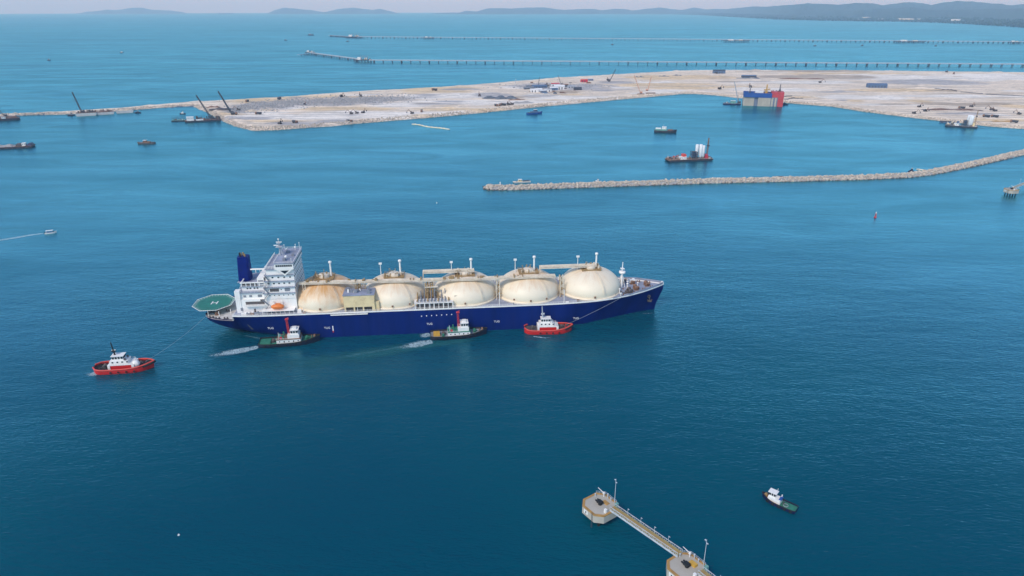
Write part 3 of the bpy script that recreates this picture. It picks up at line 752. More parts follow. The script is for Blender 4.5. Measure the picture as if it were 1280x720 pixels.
# helicopter deck
heli = MB(); HR = 10.6; HC = (2.9, 0.0)
octo = [(HC[0] + HR * math.cos(R(22.5 + 45 * k)), HC[1] + HR * math.sin(R(22.5 + 45 * k)) * 1.08) for k in range(8)]
heli.prism(octo, 16.2, 16.8); hd = heli.build('helideck', 'heli_green', carrier)
mb = MB(); o2 = [(HC[0] + (HR + 1.9) * math.cos(R(22.5 + 45 * k)), HC[1] + (HR + 1.9) * math.sin(R(22.5 + 45 * k)) * 1.08, 16.95) for k in range(8)]
mb.tube(o2, 0.16, 5, True)
for k in range(8):
    a, b_ = Vector((octo[k][0], octo[k][1], 16.6)), Vector(o2[k]); mb.cyl(a, b_, 0.12, n=4)
    c_, d_ = Vector((octo[(k + 1) % 8][0], octo[(k + 1) % 8][1], 16.6)), Vector(o2[(k + 1) % 8])
    for j in range(1, 5): mb.cyl(a.lerp(c_, j / 5), b_.lerp(d_, j / 5), 0.07, n=4)
mb.build('safety_net_frame', 'ship_white', hd)
mb = MB()
for k in range(8):
    a, b_ = octo[k], octo[(k + 1) % 8]; p, q = o2[k], o2[(k + 1) % 8]
    mb.add([(a[0], a[1], 16.62), (b_[0], b_[1], 16.62), (q[0], q[1], 16.9), (p[0], p[1], 16.9)], [(0, 1, 2, 3)])
mb.build('safety_net', 'heli_net', hd)
ring = MB(); ring.lathe([(9.5, 16.81), (9.5, 16.83), (9.9, 16.83), (9.9, 16.81)], 40, (HC[0], 0, 0)); ring.build('edge_line', 'heli_net', hd)
me_h = text_mesh('H', 6.4, 0.05); me_h.materials.append(MATS['white']); share('landing_mark', me_h, hd, (HC[0] + 0.4, -0.6, 16.83))
me_post = MB().cyl((0, 0, 0), (0, 0, 3.4), 0.22, n=8).mesh('helideck_post', 'ship_white')
for x, y in ((-3.5, -5.5), (1.2, -11.0), (8.0, -12.5), (-3.5, 5.5), (1.2, 11.0), (8.0, 12.5), (8, 0), (14, -9.5), (14, 9.5)):
    zz = 12.8; share('helideck_post', me_post, hd, (max(x, 2.0) if abs(y) < 7 else x + 1.0, y, zz))
for x, y in ((5, -14.2), (9, -15.8), (14, -16.5), (6, 14), (12, 16), (3, -6), (12, -5), (10, 5)):
    mb = MB(); mb.cyl((x - 0.9, y, 12.8), (x - 0.9, y, 14.0), 0.4); mb.cyl((x + 0.9, y, 12.8), (x + 0.9, y, 14.0), 0.4); mb.box(x - 1.5, x + 1.5, y - 0.5, y + 0.5, 12.79, 13.0)
    mb.build('mooring_bitt', 'machinery', carrier)
for x, y in ((7, -9), (8, 9)):
    mb = MB(); mb.lathe([(0.3, -1.6), (1.1, -1.6), (1.1, -1.3), (0.6, -1.3), (0.6, 1.3), (1.1, 1.3), (1.1, 1.6), (0.3, 1.6)], 12, (x, y, 14), 'y'); mb.box(x - 1, x + 1, y - 1.9, y + 1.9, 12.8, 13.2); mb.build('mooring_winch', 'machinery_rust', carrier)

# superstructure: tiers stepped up towards the bridge
sup = MB().box(21, 56.0, -14.6, 14.6, 15.6, 24.0).build('deckhouse', 'ship_white', carrier)
def tier(x0, x1, hy, z0, z1, name='accommodation_tier'):
    o = MB().box(x0, x1, -hy, hy, z0, z1).build(name, 'ship_white', carrier)
    s = MB().box(x0 - 0.5, x1 + 0.05, -hy - 0.9, hy + 0.5, z1 - 0.002, z1 + 0.26).build('deck_ledge', 'deck_lavender', o)
    r_ = MB(); r_.rail([(x0 - 0.4, -hy - 0.8, z1 + 0.26), (x1 + 0.3, -hy - 0.8, z1 + 0.26)], 1.0, 2.0, 0.05); r_.rail([(x0 - 0.4, -hy - 0.8, z1 + 0.26), (x0 - 0.4, hy + 0.8, z1 + 0.26)], 1.0, 2.0, 0.05)
    r_.build('tier_railing', 'ship_white', o)
    return o
me_win = MB().box(-0.5, 0.5, -0.06, 0.06, -0.4, 0.4).mesh('window', 'glass_dark')
me_port = MB().lathe([(0.001, -0.05), (0.34, -0.05), (0.34, 0.05)], 10, axis='y').mesh('porthole', 'glass_dark')
me_fwin = MB().box(-0.06, 0.06, -0.55, 0.55, -0.45, 0.45).mesh('window', 'glass_dark')
def windows_side(par, xs_, hy, z, me=None):
    for x in xs_:
        for sgn in (-1, 1): share('window', me or me_win, par, (x, sgn * (hy + 0.02), z))
# lower aft casing with galleries on the quarter
tier(22.4, 38, 13.6, 24.0, 28.0, 'engine_casing')
a = tier(24.2, 40, 11.0, 28.26, 31.0, 'engine_casing'); windows_side(a, (27.5, 29.2, 31.6, 33.3), 11.0, 29.8)
for sgn in (-1, 1):
    t_ = MB().box(20.6, 23.6, min(sgn * 11.2, sgn * 14.9), max(sgn * 11.2, sgn * 14.9), 15.6, 29.6, 0.0, 0.0).build('corner_tower', 'ship_white', carrier)
    MB().box(26.2, 37.2, min(sgn * 14.3, sgn * 14.66), max(sgn * 14.3, sgn * 14.66), 20.6, 22.6).build('gallery_shade', 'machinery', sup)  # dark panel on the solid wall, painted shade of the gallery
    g = MB().box(26, 37.4, min(sgn * 14.6, sgn * 16.6), max(sgn * 14.6, sgn * 16.6), 20.2, 20.5); g.rail([(26, sgn * 16.4, 20.5), (37.4, sgn * 16.4, 20.5)], 1.0, 1.8, 0.06)
    g.build('side_gallery', 'ship_white', carrier)
    mb = MB()
    for k in range(5): mb.box(24.4 + 2.6 * k, 24.8 + 2.6 * k, min(sgn * 11.6, sgn * 12.0), max(sgn * 11.6, sgn * 12.0), 31.26, 33.4)
    mb.box(23.8, 39.6, min(sgn * 11.5, sgn * 12.1), max(sgn * 11.5, sgn * 12.1), 33.4, 34.0); mb.build('casing_beam', 'ship_white', carrier)
    mb = MB().box(23.8, 24.3, min(sgn * 4, sgn * 11.5), max(sgn * 4, sgn * 11.5), 32.9, 33.5); mb.build('casing_beam', 'ship_white', carrier)
t1 = tier(37.6, 56, 15.0, 24.0, 27.6); windows_side(t1, [41 + 2.7 * k for k in range(6)], 15.0, 26.2, me_port)
t2 = tier(38.4, 56, 14.8, 27.86, 31.2); windows_side(t2, [40.5 + 2.5 * k for k in range(6)], 14.8, 29.8, me_port)
MB().box(41.4, 46.6, -14.9, -14.7, 28.6, 30.6).build('side_opening', 'machinery', t2); MB().box(50, 53.0, -14.9, -14.7, 28.6, 30.6).build('side_opening', 'deck_grey', t2)
t3 = tier(38.8, 56, 13.8, 31.46, 34.8); windows_side(t3, [41 + 3.0 * k for k in range(5)], 13.8, 33.4)
t4 = tier(39.4, 56, 13.2, 35.06, 38.4); windows_side(t4, [43.5 + 3.4 * k for k in range(4)], 13.2, 37.0)
t5 = tier(40.0, 56, 12.6, 38.66, 41.9)
for t_, z, hy in ((t2, 29.8, 13), (t3, 33.4, 12), (t4, 37.0, 11.5), (t5, 40.6, 11)):
    for k in range(9): share('window', me_fwin, t_, (56.03, -hy + 2 * hy * k / 8, z))
for x, z, t_ in ((39.2, 16.9, sup), (31, 16.9, sup), (50.6, 16.9, sup), (38.8, 36.3, t4)):
    MB().box(x - 0.5, x + 0.5, (-14.66 if t_ is sup else -13.3), (-14.5 if t_ is sup else -13.1), z - 1.2, z + 1.0).build('door', 'machinery', t_)
# bridge with wings
br = MB().box(45.6, 56.6, -14.4, 13.0, 42.16, 45.9).build('bridge', 'ship_white', carrier)
MB().box(45.2, 56.9, -14.8, 13.3, 45.9, 46.2).build('bridge_roof', 'deck_lavender', br)
r_ = MB(); r_.rail([(45.4, 13.1, 46.2), (45.4, -14.6, 46.2), (56.7, -14.6, 46.2), (56.7, 13.1, 46.2), (45.4, 13.1, 46.2)], 1.0, 2.4, 0.06); r_.build('roof_railing', 'ship_white', br)
me_bwin = MB().box(-0.5, 0.5, -0.06, 0.06, -0.55, 0.55).mesh('window', 'glass_dark')
for k in range(8): share('window', me_bwin, br, (47.0 + 1.2 * k, -14.42, 44.6))
for k in range(16): share('window', me_fwin, br, (56.63, -13.2 + 25.4 * k / 15, 44.5))
for sgn in (-1, 1):
    mb = MB(); y0, y1 = sgn * 12.7, sgn * 14.3
    mb.add([(46.4, y1, 42.15), (55.8, y1, 42.15), (51.2, y1, 38.3), (46.4, y0, 42.15), (55.8, y0, 42.15), (51.2, y0, 38.3)], [(0, 1, 2), (3, 5, 4), (0, 2, 5, 3), (1, 4, 5, 2)]); mb.build('wing_bracket', 'ship_white', br)
    mb = MB(); mb.add([(48.6, y1 + sgn * 0.04, 41.6), (53.8, y1 + sgn * 0.04, 41.6), (51.2, y1 + sgn * 0.04, 39.5)], [(0, 1, 2)]); mb.build('bracket_opening', 'glass_dark', br)
# deck behind the bridge, pipe to the funnel, lift houses
mb = MB().box(39.8, 45.4, -12.5, 13.5, 42.16, 42.5).build('monkey_deck', 'deck_lavender', carrier)
mb = MB(); mb.rail([(39.9, 13.4, 42.5), (39.9, -12.4, 42.5), (45.4, -12.4, 42.5)], 1.3, 1.6, 0.1); mb.build('deck_railing', 'ship_white', carrier)
MB().cyl((28.5, -3.0, 38.9), (40.2, -3.0, 38.9), 0.42, n=8).build('exhaust_duct', 'ship_white', carrier)
MB().box(33.6, 38.4, -10.5, 10.5, 31.26, 36.0).build('casing_house', 'ship_white', carrier)
# outside stairs, raft canisters, louvres and a painted shade panel on the near side
for k, (xa, za, xb, zb) in enumerate(((36.4, 16.0, 39.6, 20.2), (39.8, 20.4, 36.6, 24.0), (37.6, 24.2, 40.4, 27.8), (40.6, 28.0, 38.2, 31.4), (38.6, 31.6, 41.4, 35.0), (41.6, 35.2, 39.4, 38.6))):
    yy = (-15.4, -15.6, -15.7, -15.4, -14.6, -14.0)[k]; s_ = MB().cyl((xa, yy, za), (xb, yy, zb), 0.16, n=4).cyl((xa, yy - 0.8, za), (xb, yy - 0.8, zb), 0.16, n=4).cyl((xa, yy - 0.8, za + 1), (xb, yy - 0.8, zb + 1), 0.07, n=4)
    for q in range(9): s_.box(xa + (xb - xa) * q / 9, xa + (xb - xa) * q / 9 + 0.4, yy - 0.8, yy, za + (zb - za) * (q + 0.4) / 9, za + (zb - za) * (q + 0.4) / 9 + 0.06)
    s_.build('outside_stair', 'deck_grey', carrier)
for x in (26.4, 28.4, 30.4): MB().lathe([(0.05, -0.9), (0.5, -0.8), (0.5, 0.8), (0.05, 0.9)], 10, (x, -17.6, 16.9), 'x').build('raft_canister', 'white', carrier)
for x, z, w_, h_ in ((25.2, 25.8, 1.6, 1.4), (28.6, 25.8, 1.6, 1.4), (33.6, 25.8, 2.4, 1.6)): MB().box(x, x + w_, -13.68, -13.5, z - h_ / 2, z + h_ / 2).build('louvre', 'deck_grey', carrier)
MB().box(24.6, 33.4, -10.9, -10.6, 31.3, 33.2).build('casing_shade', 'machinery', carrier); MB().box(22.8, 24.0, -14.95, -14.86, 17, 18.9).build('door', 'deck_grey', carrier)  # first box: shading under the casing beam, put in as a dark panel
MB().box(35.0, 37.4, -14.75, -14.5, 22.8, 23.8).build('louvre', 'machinery', carrier); MB().box(34.2, 37.0, -10.6, -10.45, 32.2, 34.6).build('louvre', 'deck_grey', carrier)
# funnel
fn = MB(); fp0 = [(20.4, -2.6), (21.2, -3.6), (26.4, -3.6), (27.6, -2.6), (27.6, 2.6), (26.4, 3.6), (21.2, 3.6), (20.4, 2.6)]
fp1 = [(x - 0.0 + (24 - x) * 0.12 + 0.6, y * 0.85) for x, y in fp0]
fn.add([(x, y, 30.9) for x, y in fp0] + [(x, y, 46.6) for x, y in fp1], [tuple(range(8, 16))] + [(i, (i + 1) % 8, 8 + (i + 1) % 8, 8 + i) for i in range(8)])
fun = fn.build('funnel', 'funnel_blue', carrier)
for x, y, h in ((23.2, -1.0, 2.6), (24.6, 1.0, 2.0), (25.8, -0.6, 1.5), (23.0, 1.6, 1.4)): MB().cyl((x, y, 46.5), (x - 0.2, y, 46.6 + h), 0.5, n=10).build('exhaust_pipe', 'soot' if h > 2 else 'pipe_brown', fun)
MB().box(20.2, 28.0, -5.0, 5.0, 31.2, 31.5).build('funnel_base', 'deck_lavender', fun)
# radar mast and domes
mast = MB(); mast.cyl((46.4, 0.5, 46.2), (46.4, 0.5, 56.2), 0.55, 0.25); mast.cyl((48.6, -1.2, 46.2), (46.6, 0.3, 52), 0.22); mast.cyl((48.6, 2.0, 46.2), (46.6, 0.7, 52), 0.22)
mast.box(44.6, 48.4, -1.6, 2.6, 51.8, 52.0); mast.box(45.2, 47.6, -0.8, 1.8, 54.0, 54.2); mo = mast.build('radar_mast', 'steel', carrier)
MB().box(43.2, 46.0, 0.2, 0.7, 52.4, 52.8).build('radar_scanner', 'ship_white', mo); MB().box(45.0, 48.4, -0.3, 0.1, 54.6, 55.0).build('radar_scanner', 'ship_white', mo); MB().ball((46.4, 0.5, 56.4), 0.5, 10, 6).build('mast_light', 'white', mo)
for x, y, r_ in ((51.4, -7.5, 0.85), (53.6, 9.5, 0.7), (49.0, 6.5, 0.6)):
    MB().cyl((x, y, 46.2), (x, y, 47.4), 0.2).ball((x, y, 48.0), r_, 12, 8).build('radome', 'white', br)
for x, y, h in ((55.6, 12.6, 3.6), (53.2, 12.6, 2.6), (46.4, 12.4, 2.6), (55.6, -13.6, 2.4)): MB().cyl((x, y, 46.2), (x, y, 46.2 + h), 0.12, n=6).ball((x, y, 46.2 + h), 0.3, 8, 6).build('aerial', 'ship_white', br)
for x, y, lx, ly, h in ((50, -10.5, 1.5, 2.4, 1.4), (49, 4, 2, 2, 1.2), (53.4, -2, 1.6, 1.2, 1.5)): MB().box(x, x + lx, y, y + ly, 46.2, 46.2 + h).build('roof_locker', 'deck_grey', br)
# lifeboats in davits on both sides
for sgn in (-1, 1):
    y = sgn * 17.6; prof = [(0.05, -3.9), (0.9, -3.4), (1.45, -2.2), (1.55, 0), (1.45, 2.4), (0.9, 3.5), (0.05, 3.9)]
    lb = MB().lathe(prof, 12, (45.2, y, 20.0), 'x').build('lifeboat', 'orange', carrier)
    MB().box(44.0, 47.2, y - 0.7, y + 0.7, 21.3, 22.1, 0.3, 0.2).build('lifeboat_cabin', 'orange', lb)
    mb = MB()
    for x in (42.8, 47.6): mb.cyl((x, sgn * 15.0, 15.8), (x, sgn * 15.2, 22.6), 0.2); mb.cyl((x, sgn * 15.2, 22.6), (x, y, 22.8), 0.18); mb.cyl((x, y, 22.8), (x, y, 21.0), 0.06)
    mb.build('davit', 'ship_white', carrier)
    mb = MB().box(36, 55, min(sgn * 14.6, sgn * 19.6), max(sgn * 14.6, sgn * 19.6), 17.75, 18.0)
    for k in range(8): mb.cyl((36.5 + 2.6 * k, sgn * 19.3, 15.6), (36.5 + 2.6 * k, sgn * 19.3, 17.8), 0.14, n=5)
    mb.build('boat_deck', 'ship_white', carrier)
for k, (x, y, lx, ly, h) in enumerate(((24, -19.5, 3, 1.5, 1.6), (29, -19, 2, 2, 1.3), (33, -19.4, 1.4, 1.2, 2.2), (56.6, -19, 2.4, 2, 2.0), (60, -20, 1.5, 1.2, 1.2), (27, 18, 3, 2, 2))):
    MB().box(x, x + lx, y, y + ly, 15.6, 15.6 + h, 0.1, 0.1).build('deck_locker', ('ship_white', 'machinery_rust', 'deck_grey')[k % 3], carrier)

# ---- cargo tanks
TANKS = [(71.0, 1.2), (114.0, 0.6), (158.0, 0.0), (198.4, 0.2), (238.7, 0.3)]
PROF = [(19.4, -0.3), (19.8, 1.4), (20.0, 3.0), (19.75, 4.6), (19.0, 6.4), (17.8, 8.0), (16.2, 9.5), (14.0, 11.0), (11.4, 12.3), (8.6, 13.2), (5.6, 13.8), (2.6, 14.1), (0.02, 14.2)]
for k, (tx, dz) in enumerate(TANKS):
    rs = 0.975 if k == 4 else 1.0
    zb = z_deck(tx) + 0.3
    dome = MB().lathe([(r_ * rs, z * (1 + dz / 14)) for r_, z in PROF], 56).build('tank_dome', 'tank_%d' % k, carrier, (tx, 0, zb))
    MB().lathe([(20.15 * rs, -0.35), (20.45 * rs, -0.35), (20.45 * rs, 0.9), (19.6 * rs, 0.95)], 56).build('tank_skirt', 'tank_%d' % k, dome)
    H = 14.0 + dz
    MB().lathe([(3.3, -0.6), (3.3, 1.7), (2.9, 2.1), (0.02, 2.3)], 20, (0, 0, H)).build('tank_head', 'pipe_cream', dome)
    mb = MB().box(-6.2, 6.2, -4.6, 4.6, H - 0.1, H + 0.15)
    mb.rail([(-6.2, -4.6, H + 0.15), (6.2, -4.6, H + 0.15), (6.2, 4.6, H + 0.15), (-6.2, 4.6, H + 0.15), (-6.2, -4.6, H + 0.15)], 1.1, 1.5, 0.07)
    for sx in (-5.8, 5.8):
        for sy in (-4.2, 4.2): mb.cyl((sx, sy, H - 2.2), (sx, sy, H), 0.15, n=5)
    mb.build('top_platform', 'pipe_brown', dome)
    rr = random.Random(30 + k); mb = MB()
    for q in range(13):
        x, y = rr.uniform(-5.4, 5.4), rr.uniform(-4, 4); h = rr.uniform(1.0, 3.8)
        mb.cyl((x, y, H), (x, y, H + h), rr.uniform(0.14, 0.34), n=6)
        if q % 2: mb.cyl((x, y, H + h), (x + rr.uniform(-2, 2), y - 1.2, H + h), 0.18, n=6)
    mb.build('top_piping', 'pipe_brown', dome)
    mb = MB()
    for q in range(9):
        x, y = rr.uniform(-5, 5), rr.uniform(-3.8, 3.8); mb.box(x, x + rr.uniform(0.5, 1.6), y, y + 0.9, H + 0.1, H + rr.uniform(0.8, 2.6))
    mb.build('valve_gear', 'pipe_cream', dome)
    vx = (4.2, 3.8, 4.2, 4.0, 4.0)[k]
    vm = MB().cyl((vx, 1.5, H - 1), (vx, 1.5, H + 9.0), 0.62, 0.5, 10).lathe([(0.5, 0), (1.0, 0.2), (1.0, 1.2), (0.6, 1.5), (0.02, 1.5)], 12, (vx, 1.5, H + 8.4)).build('vent_mast', 'ship_white', dome)
    if k:
        MB().cyl((-8.2, 1.0, H - 2), (-8.2, 1.0, H + 7.6), 0.26, 0.2, 8).box(-9.1, -7.3, 0.4, 1.6, H + 7.4, H + 8.4).build('light_post', 'ship_white', dome)
    for a_ in (200, 236, 268, 300, 335):
        ca, sa = math.cos(R(a_)), math.sin(R(a_))
        if a_ in (268, 300) or k % 2: MB().box(19.1 * ca - 0.5, 19.1 * ca + 0.5, 20.2 * sa - 0.45, 20.2 * sa + 0.4, 1.9, 2.9).build('cover_hatch', 'machinery_rust', dome)
        if a_ == 268 and k in (0, 2, 4): break
    # ladder up the cover
    mb = MB(); prev = None
    for r_, z in PROF[2:11]:
        an = R(300 if k != 4 else 285); q = Vector(((r_ + 0.35) * math.cos(an), (r_ + 0.35) * math.sin(an), z * (1 + dz / 14) + 0.35))
        if prev is not None: mb.cyl(prev, q, 0.12, n=4); mb.cyl(prev + Vector((0.7, 0.25, 0)), q + Vector((0.7, 0.25, 0)), 0.12, n=4)
        prev = q
    mb.build('cover_ladder', 'pipe_cream', dome)
# ---- fore and aft walkway with pipes over the near shoulders of the tanks
def wz(x): return interp(x, [(57, 31.2), (71, 31.0), (114, 30.4), (158, 29.8), (215, 29.8)])
WY = -8.4
mb = MB()
seg = [57 + 7.5 * k for k in range(21)] + [214.5]
for x0, x1 in zip(seg[:-1], seg[1:]):
    z0, z1 = wz(x0), wz(x1)
    for yy, zz, rr_ in ((WY - 1.3, 0.3, 0.30), (WY + 0.2, 0.35, 0.38), (WY + 1.7, 0.3, 0.26)):
        mb.cyl((x0, yy, z0 + zz), (x1, yy, z1 + zz), rr_, n=8)
mb.build('cargo_pipes', 'pipe_cream', carrier)
mb = MB()
for x0, x1 in zip(seg[:-1], seg[1:]):
    mb.add([(x0, WY - 2.6, wz(x0) - 0.35), (x1, WY - 2.6, wz(x1) - 0.35), (x1, WY + 2.4, wz(x1) - 0.35), (x0, WY + 2.4, wz(x0) - 0.35),
            (x0, WY - 2.6, wz(x0) - 0.1), (x1, WY - 2.6, wz(x1) - 0.1), (x1, WY + 2.4, wz(x1) - 0.1), (x0, WY + 2.4, wz(x0) - 0.1)], [(0, 3, 2, 1), (4, 5, 6, 7), (0, 1, 5, 4), (2, 3, 7, 6)])
    mb.rail([(x0, WY - 2.5, wz(x0) - 0.1), (x1, WY - 2.5, wz(x1) - 0.1)], 1.1, 2.5, 0.07)
mb.build('catwalk', 'pipe_cream', carrier)
mb = MB(); rr = random.Random(9)
for k in range(40):
    x = rr.uniform(60, 212); mb.box(x, x + rr.uniform(0.4, 1.6), WY - 1 + rr.uniform(-1, 2), WY + 1.5, wz(x), wz(x) + rr.uniform(0.7, 1.7))
mb.build('catwalk_fittings', 'pipe_brown', carrier)
# raised pipes on the centreline
for x0, x1, z in ((132, 164, 32.6), (206, 242, 33.0)):
    mb = MB()
    for yy in (-1.2, 0.4, 1.8): mb.cyl((x0, yy, z), (x1, yy, z), 0.3, n=8)
    mb.cyl((x0, -1.2, z), (x0, -1.2, z - 5), 0.3); mb.cyl((x0, 1.8, z), (x0, 1.8, z - 5), 0.3)
    mb.box(x0 - 0.2, x1, -2.2, 2.6, z - 0.9, z - 0.6); mb.rail([(x0, -2.2, z - 0.6), (x1, -2.2, z - 0.6)], 1.1, 2.4, 0.07)
    mb.build('raised_pipes', 'pipe_cream', carrier)
# trestle towers in the gaps between tanks
for gx, wid in ((92.4, 2.4), (136, 5.4), (178.3, 2.0), (218.6, 2.0), (60.5, 1.4)):
    mb = MB(); zt = min(wz(gx) - 0.35, 33)
    for sx in (-wid / 2, wid / 2):
        for sy in (WY - 2.2, WY + 2.2): mb.cyl((gx + sx, sy, 15.6), (gx + sx, sy, zt), 0.28, n=6)
    for z in (19, 23, 27):
        if z > zt: continue
        for sy in (WY - 2.2, WY + 2.2): mb.cyl((gx - wid / 2, sy, z), (gx + wid / 2, sy, z + 2), 0.16, n=5); mb.cyl((gx - wid / 2, sy, z), (gx + wid / 2, sy, z), 0.16, n=5)
    mb.build('pipe_tower', 'pipe_cream', carrier)
    mb = MB(); rr = random.Random(int(gx))
    for q in range(9 if wid > 3 else 4):
        x = gx + rr.uniform(-wid, wid) * 0.5; y = WY + rr.uniform(-2.5, 2.5); mb.cyl((x, y, 15.7), (x, y, zt - rr.uniform(0, 3)), rr.uniform(0.18, 0.4), n=6)
        mb.cyl((x, y, 18 + 2 * (q % 5)), (x + 1.5, y - 2, 18 + 2 * (q % 5)), 0.2, n=6)
    mb.build('riser_pipes', 'pipe_brown', carrier)
    # slender posts on the far side show between the domes
    mb = MB()
    for sy in (-19.6, 19.6): mb.cyl((gx, sy, 15.6), (gx, sy, 24.5 if sy < 0 and gx > 170 else 19), 0.22, n=6)
    mb.build('deck_light_post', 'ship_white', carrier)
# compressor house on legs
ch = MB().box(84.6, 102.8, -20.6, -9.5, 18.9, 26.4).build('compressor_house', 'cream', carrier)
MB().box(84.3, 103.1, -20.9, -9.2, 26.4, 26.7).build('house_roof', 'deck_lavender', ch)
MB().box(102.85, 105.4, -19.6, -11, 15.6, 21.5).build('house_annex', 'cream', ch)
MB().box(101.2, 103.0, -20.7, -19.6, 15.6, 18.85).build('house_leg', 'cream', ch)
for x in (84.8, 90.2, 95.6): MB().box(x, x + 0.8, -20.5, -19.6, 15.6, 18.85).build('house_leg', 'cream', ch)
MB().box(85.6, 101, -18.8, -10.5, 15.6, 18.85).build('house_shade', 'machinery', ch)  # dark block in the open gap between the legs, painted shade under the house
rr = random.Random(12)
for q in range(15):
    x, y = rr.uniform(85, 100), rr.uniform(-19.5, -11.5); MB().box(x, x + rr.uniform(0.8, 2.4), y, y + rr.uniform(0.8, 2), 26.7, 26.7 + rr.uniform(0.8, 2.4), 0.1, 0.1).build('roof_unit', ('machinery', 'deck_grey', 'ship_white', 'deck_grey')[q % 4], ch)
mb = MB()
for q in range(8):
    x = 91 + 0.9 * q; mb.cyl((x, -11.5 + 0.2 * (q % 3), 26.6), (x, -11.5, 30.2), 0.22, n=6)
mb.build('roof_risers', 'pipe_brown', ch)
# gangway slung outside the rail
g = MB(); g.box(76.5, 98.5, -22.5, -21.75, 14.75, 15.15); g.rail([(76.5, -22.4, 15.15), (98.5, -22.4, 15.15)], 0.9, 2, 0.06); g.build('gangway', 'ship_white', carrier)
# cargo manifold on its own platform
mf = MB().box(126.5, 150, -21.2, -14, 19.6, 20.0)
for k in range(9): mf.cyl((127 + 2.85 * k, -20.8, 15.5), (127 + 2.85 * k, -20.8, 19.6), 0.22 if k % 2 else 0.34, n=6)
mf.rail([(126.5, -21.1, 20.0), (150, -21.1, 20.0)], 1.1, 1.5, 0.06)
mfo = mf.build('manifold_platform', 'ship_white', carrier)
MB().box(128, 148.5, -19.6, -14.5, 15.6, 19.58).build('platform_shade', 'machinery', mfo)  # dark block standing in for the shade under the platform
for k in range(10):
    x = 128.4 + 2.1 * k; mb = MB().cyl((x, -12, 21.1), (x, -20.3, 21.1), 0.38, n=8).lathe([(0.38, 0), (0.62, 0), (0.62, 0.3), (0.02, 0.3)], 10, (x, -20.6, 21.1), 'y')
    mb.cyl((x, -13.5, 21.1), (x, -13.5, 24 + (k % 3)), 0.3, n=6); mb.build('manifold_pipe', 'pipe_brown' if k % 3 == 0 else 'deck_grey', mfo)
for x in (133.6, 135.0, 136.4, 137.8): MB().cyl((x, -13.0, 20), (x, -12.6, 29.4), 0.4, n=8).build('manifold_riser', 'pipe_brown', mfo)
MB().box(133, 141, -13.8, -12, 27.0, 27.4).build('riser_bridge', 'pipe_cream', mfo)
c = MB().cyl((151.8, -17, 15.6), (151.8, -17, 21.8), 0.7, 0.6, 10).cyl((151.8, -17, 21.4), (166, -15.5, 21.0), 0.45, 0.25, 8); c.box(150.9, 152.7, -17.9, -16.1, 21, 22.8); c.build('hose_crane', 'pipe_cream', carrier)
# foremast
fm = MB().cyl((259.6, -0.8, 16.4), (259.6, -0.8, 27.6), 0.8, 0.7, 10).cyl((259.6, -0.8, 27.6), (259.6, -0.8, 34.4), 0.45, 0.2, 8)
fm.lathe([(0.7, 0), (2.1, 0.3), (2.1, 1.5), (0.7, 1.6)], 14, (259.6, -0.8, 26.6)); fm.cyl((258.0, 1.4, 16.4), (259.4, -0.6, 27), 0.25, n=6); fm.cyl((262, -0.8, 16.4), (259.9, -0.8, 26), 0.25, n=6)
fmo = fm.build('foremast', 'ship_white', carrier); MB().box(258.4, 260.8, -2, 0.4, 29.8, 30.1).build('mast_yard', 'ship_white', fmo)
# forecastle gear
for x, y, s_ in ((268, -5, 1), (268, 5, 1), (276.5, 0, 0.7), (262.5, 8.0, 0.9), (263, -9.0, 0.8)):
    mb = MB().lathe([(0.3, -2.2), (1.3, -2.2), (1.3, -1.9), (0.7, -1.9), (0.7, 1.9), (1.3, 1.9), (1.3, 2.2), (0.3, 2.2)], 12, (x, y, z_deck(x) + 1.7), 'y'); mb.box(x - 1.4, x + 1.4, y - 2.4, y + 2.4, z_deck(x) + 0.2, z_deck(x) + 0.7)
    mb.box(x + 1.1, x + 2.2, y - 0.8, y + 0.8, z_deck(x) + 0.5, z_deck(x) + 2.0); mb.build('windlass', 'machinery_rust' if x > 266 else 'machinery', carrier)
MB().box(266.2, 270.6, 4.6, 8.6, 16.8, 19.4, 0.2, 0.2).build('bosun_store', 'white', carrier)
for x, y in ((273, -6.5), (273, 6.5), (279, -3.4), (279, 3.4), (257, -14), (257, 14), (265, -11), (265, 11.2), (248, -15.5), (248, 15.5), (252, -13)):
    z = z_deck(x) + 0.15; mb = MB().cyl((x - 0.7, y, z), (x - 0.7, y, z + 1.2), 0.36).cyl((x + 0.7, y, z), (x + 0.7, y, z + 1.2), 0.36).box(x - 1.3, x + 1.3, y - 0.5, y + 0.5, z, z + 0.2); mb.build('mooring_bitt', 'machinery_rust', carrier)
for x, y, h, r_ in ((262.5, -4.6, 4.2, 0.35), (256, -10.5, 3.2, 0.3), (264.5, 2.5, 3, 0.4), (271, 1, 2.4, 0.3), (255.5, -16, 2.6, 0.3), (250.5, 12, 3, 0.3)):
    MB().cyl((x, y, 16.4), (x, y, 16.4 + h), r_, n=8).lathe([(r_, 0), (r_ * 2.1, 0.1), (r_ * 2.1, 0.5), (0.02, 0.8)], 10, (x, y, 16.3 + h)).build('mushroom_vent', 'ship_white', carrier)
rr = random.Random(77)
for q in range(34):
    x = rr.uniform(58, 262); side = rr.choice((-1, 1)); y = side * (19.6 + rr.uniform(-0.4, 0.5)) if x < 245 else side * rr.uniform(3, interp(x, HB_DECK) - 2.5)
    if min(abs(x - t[0]) for t in TANKS) < 11 or (x < 152 and x > 82 and side < 0): continue
    MB().box(x, x + rr.uniform(0.8, 2.2), y - 0.6, y + 0.6, z_deck(x), z_deck(x) + rr.uniform(0.7, 1.8), 0.1, 0.1).build('deck_fitting', rr.choice(('machinery_rust', 'deck_grey', 'ship_white', 'machinery')), carrier)
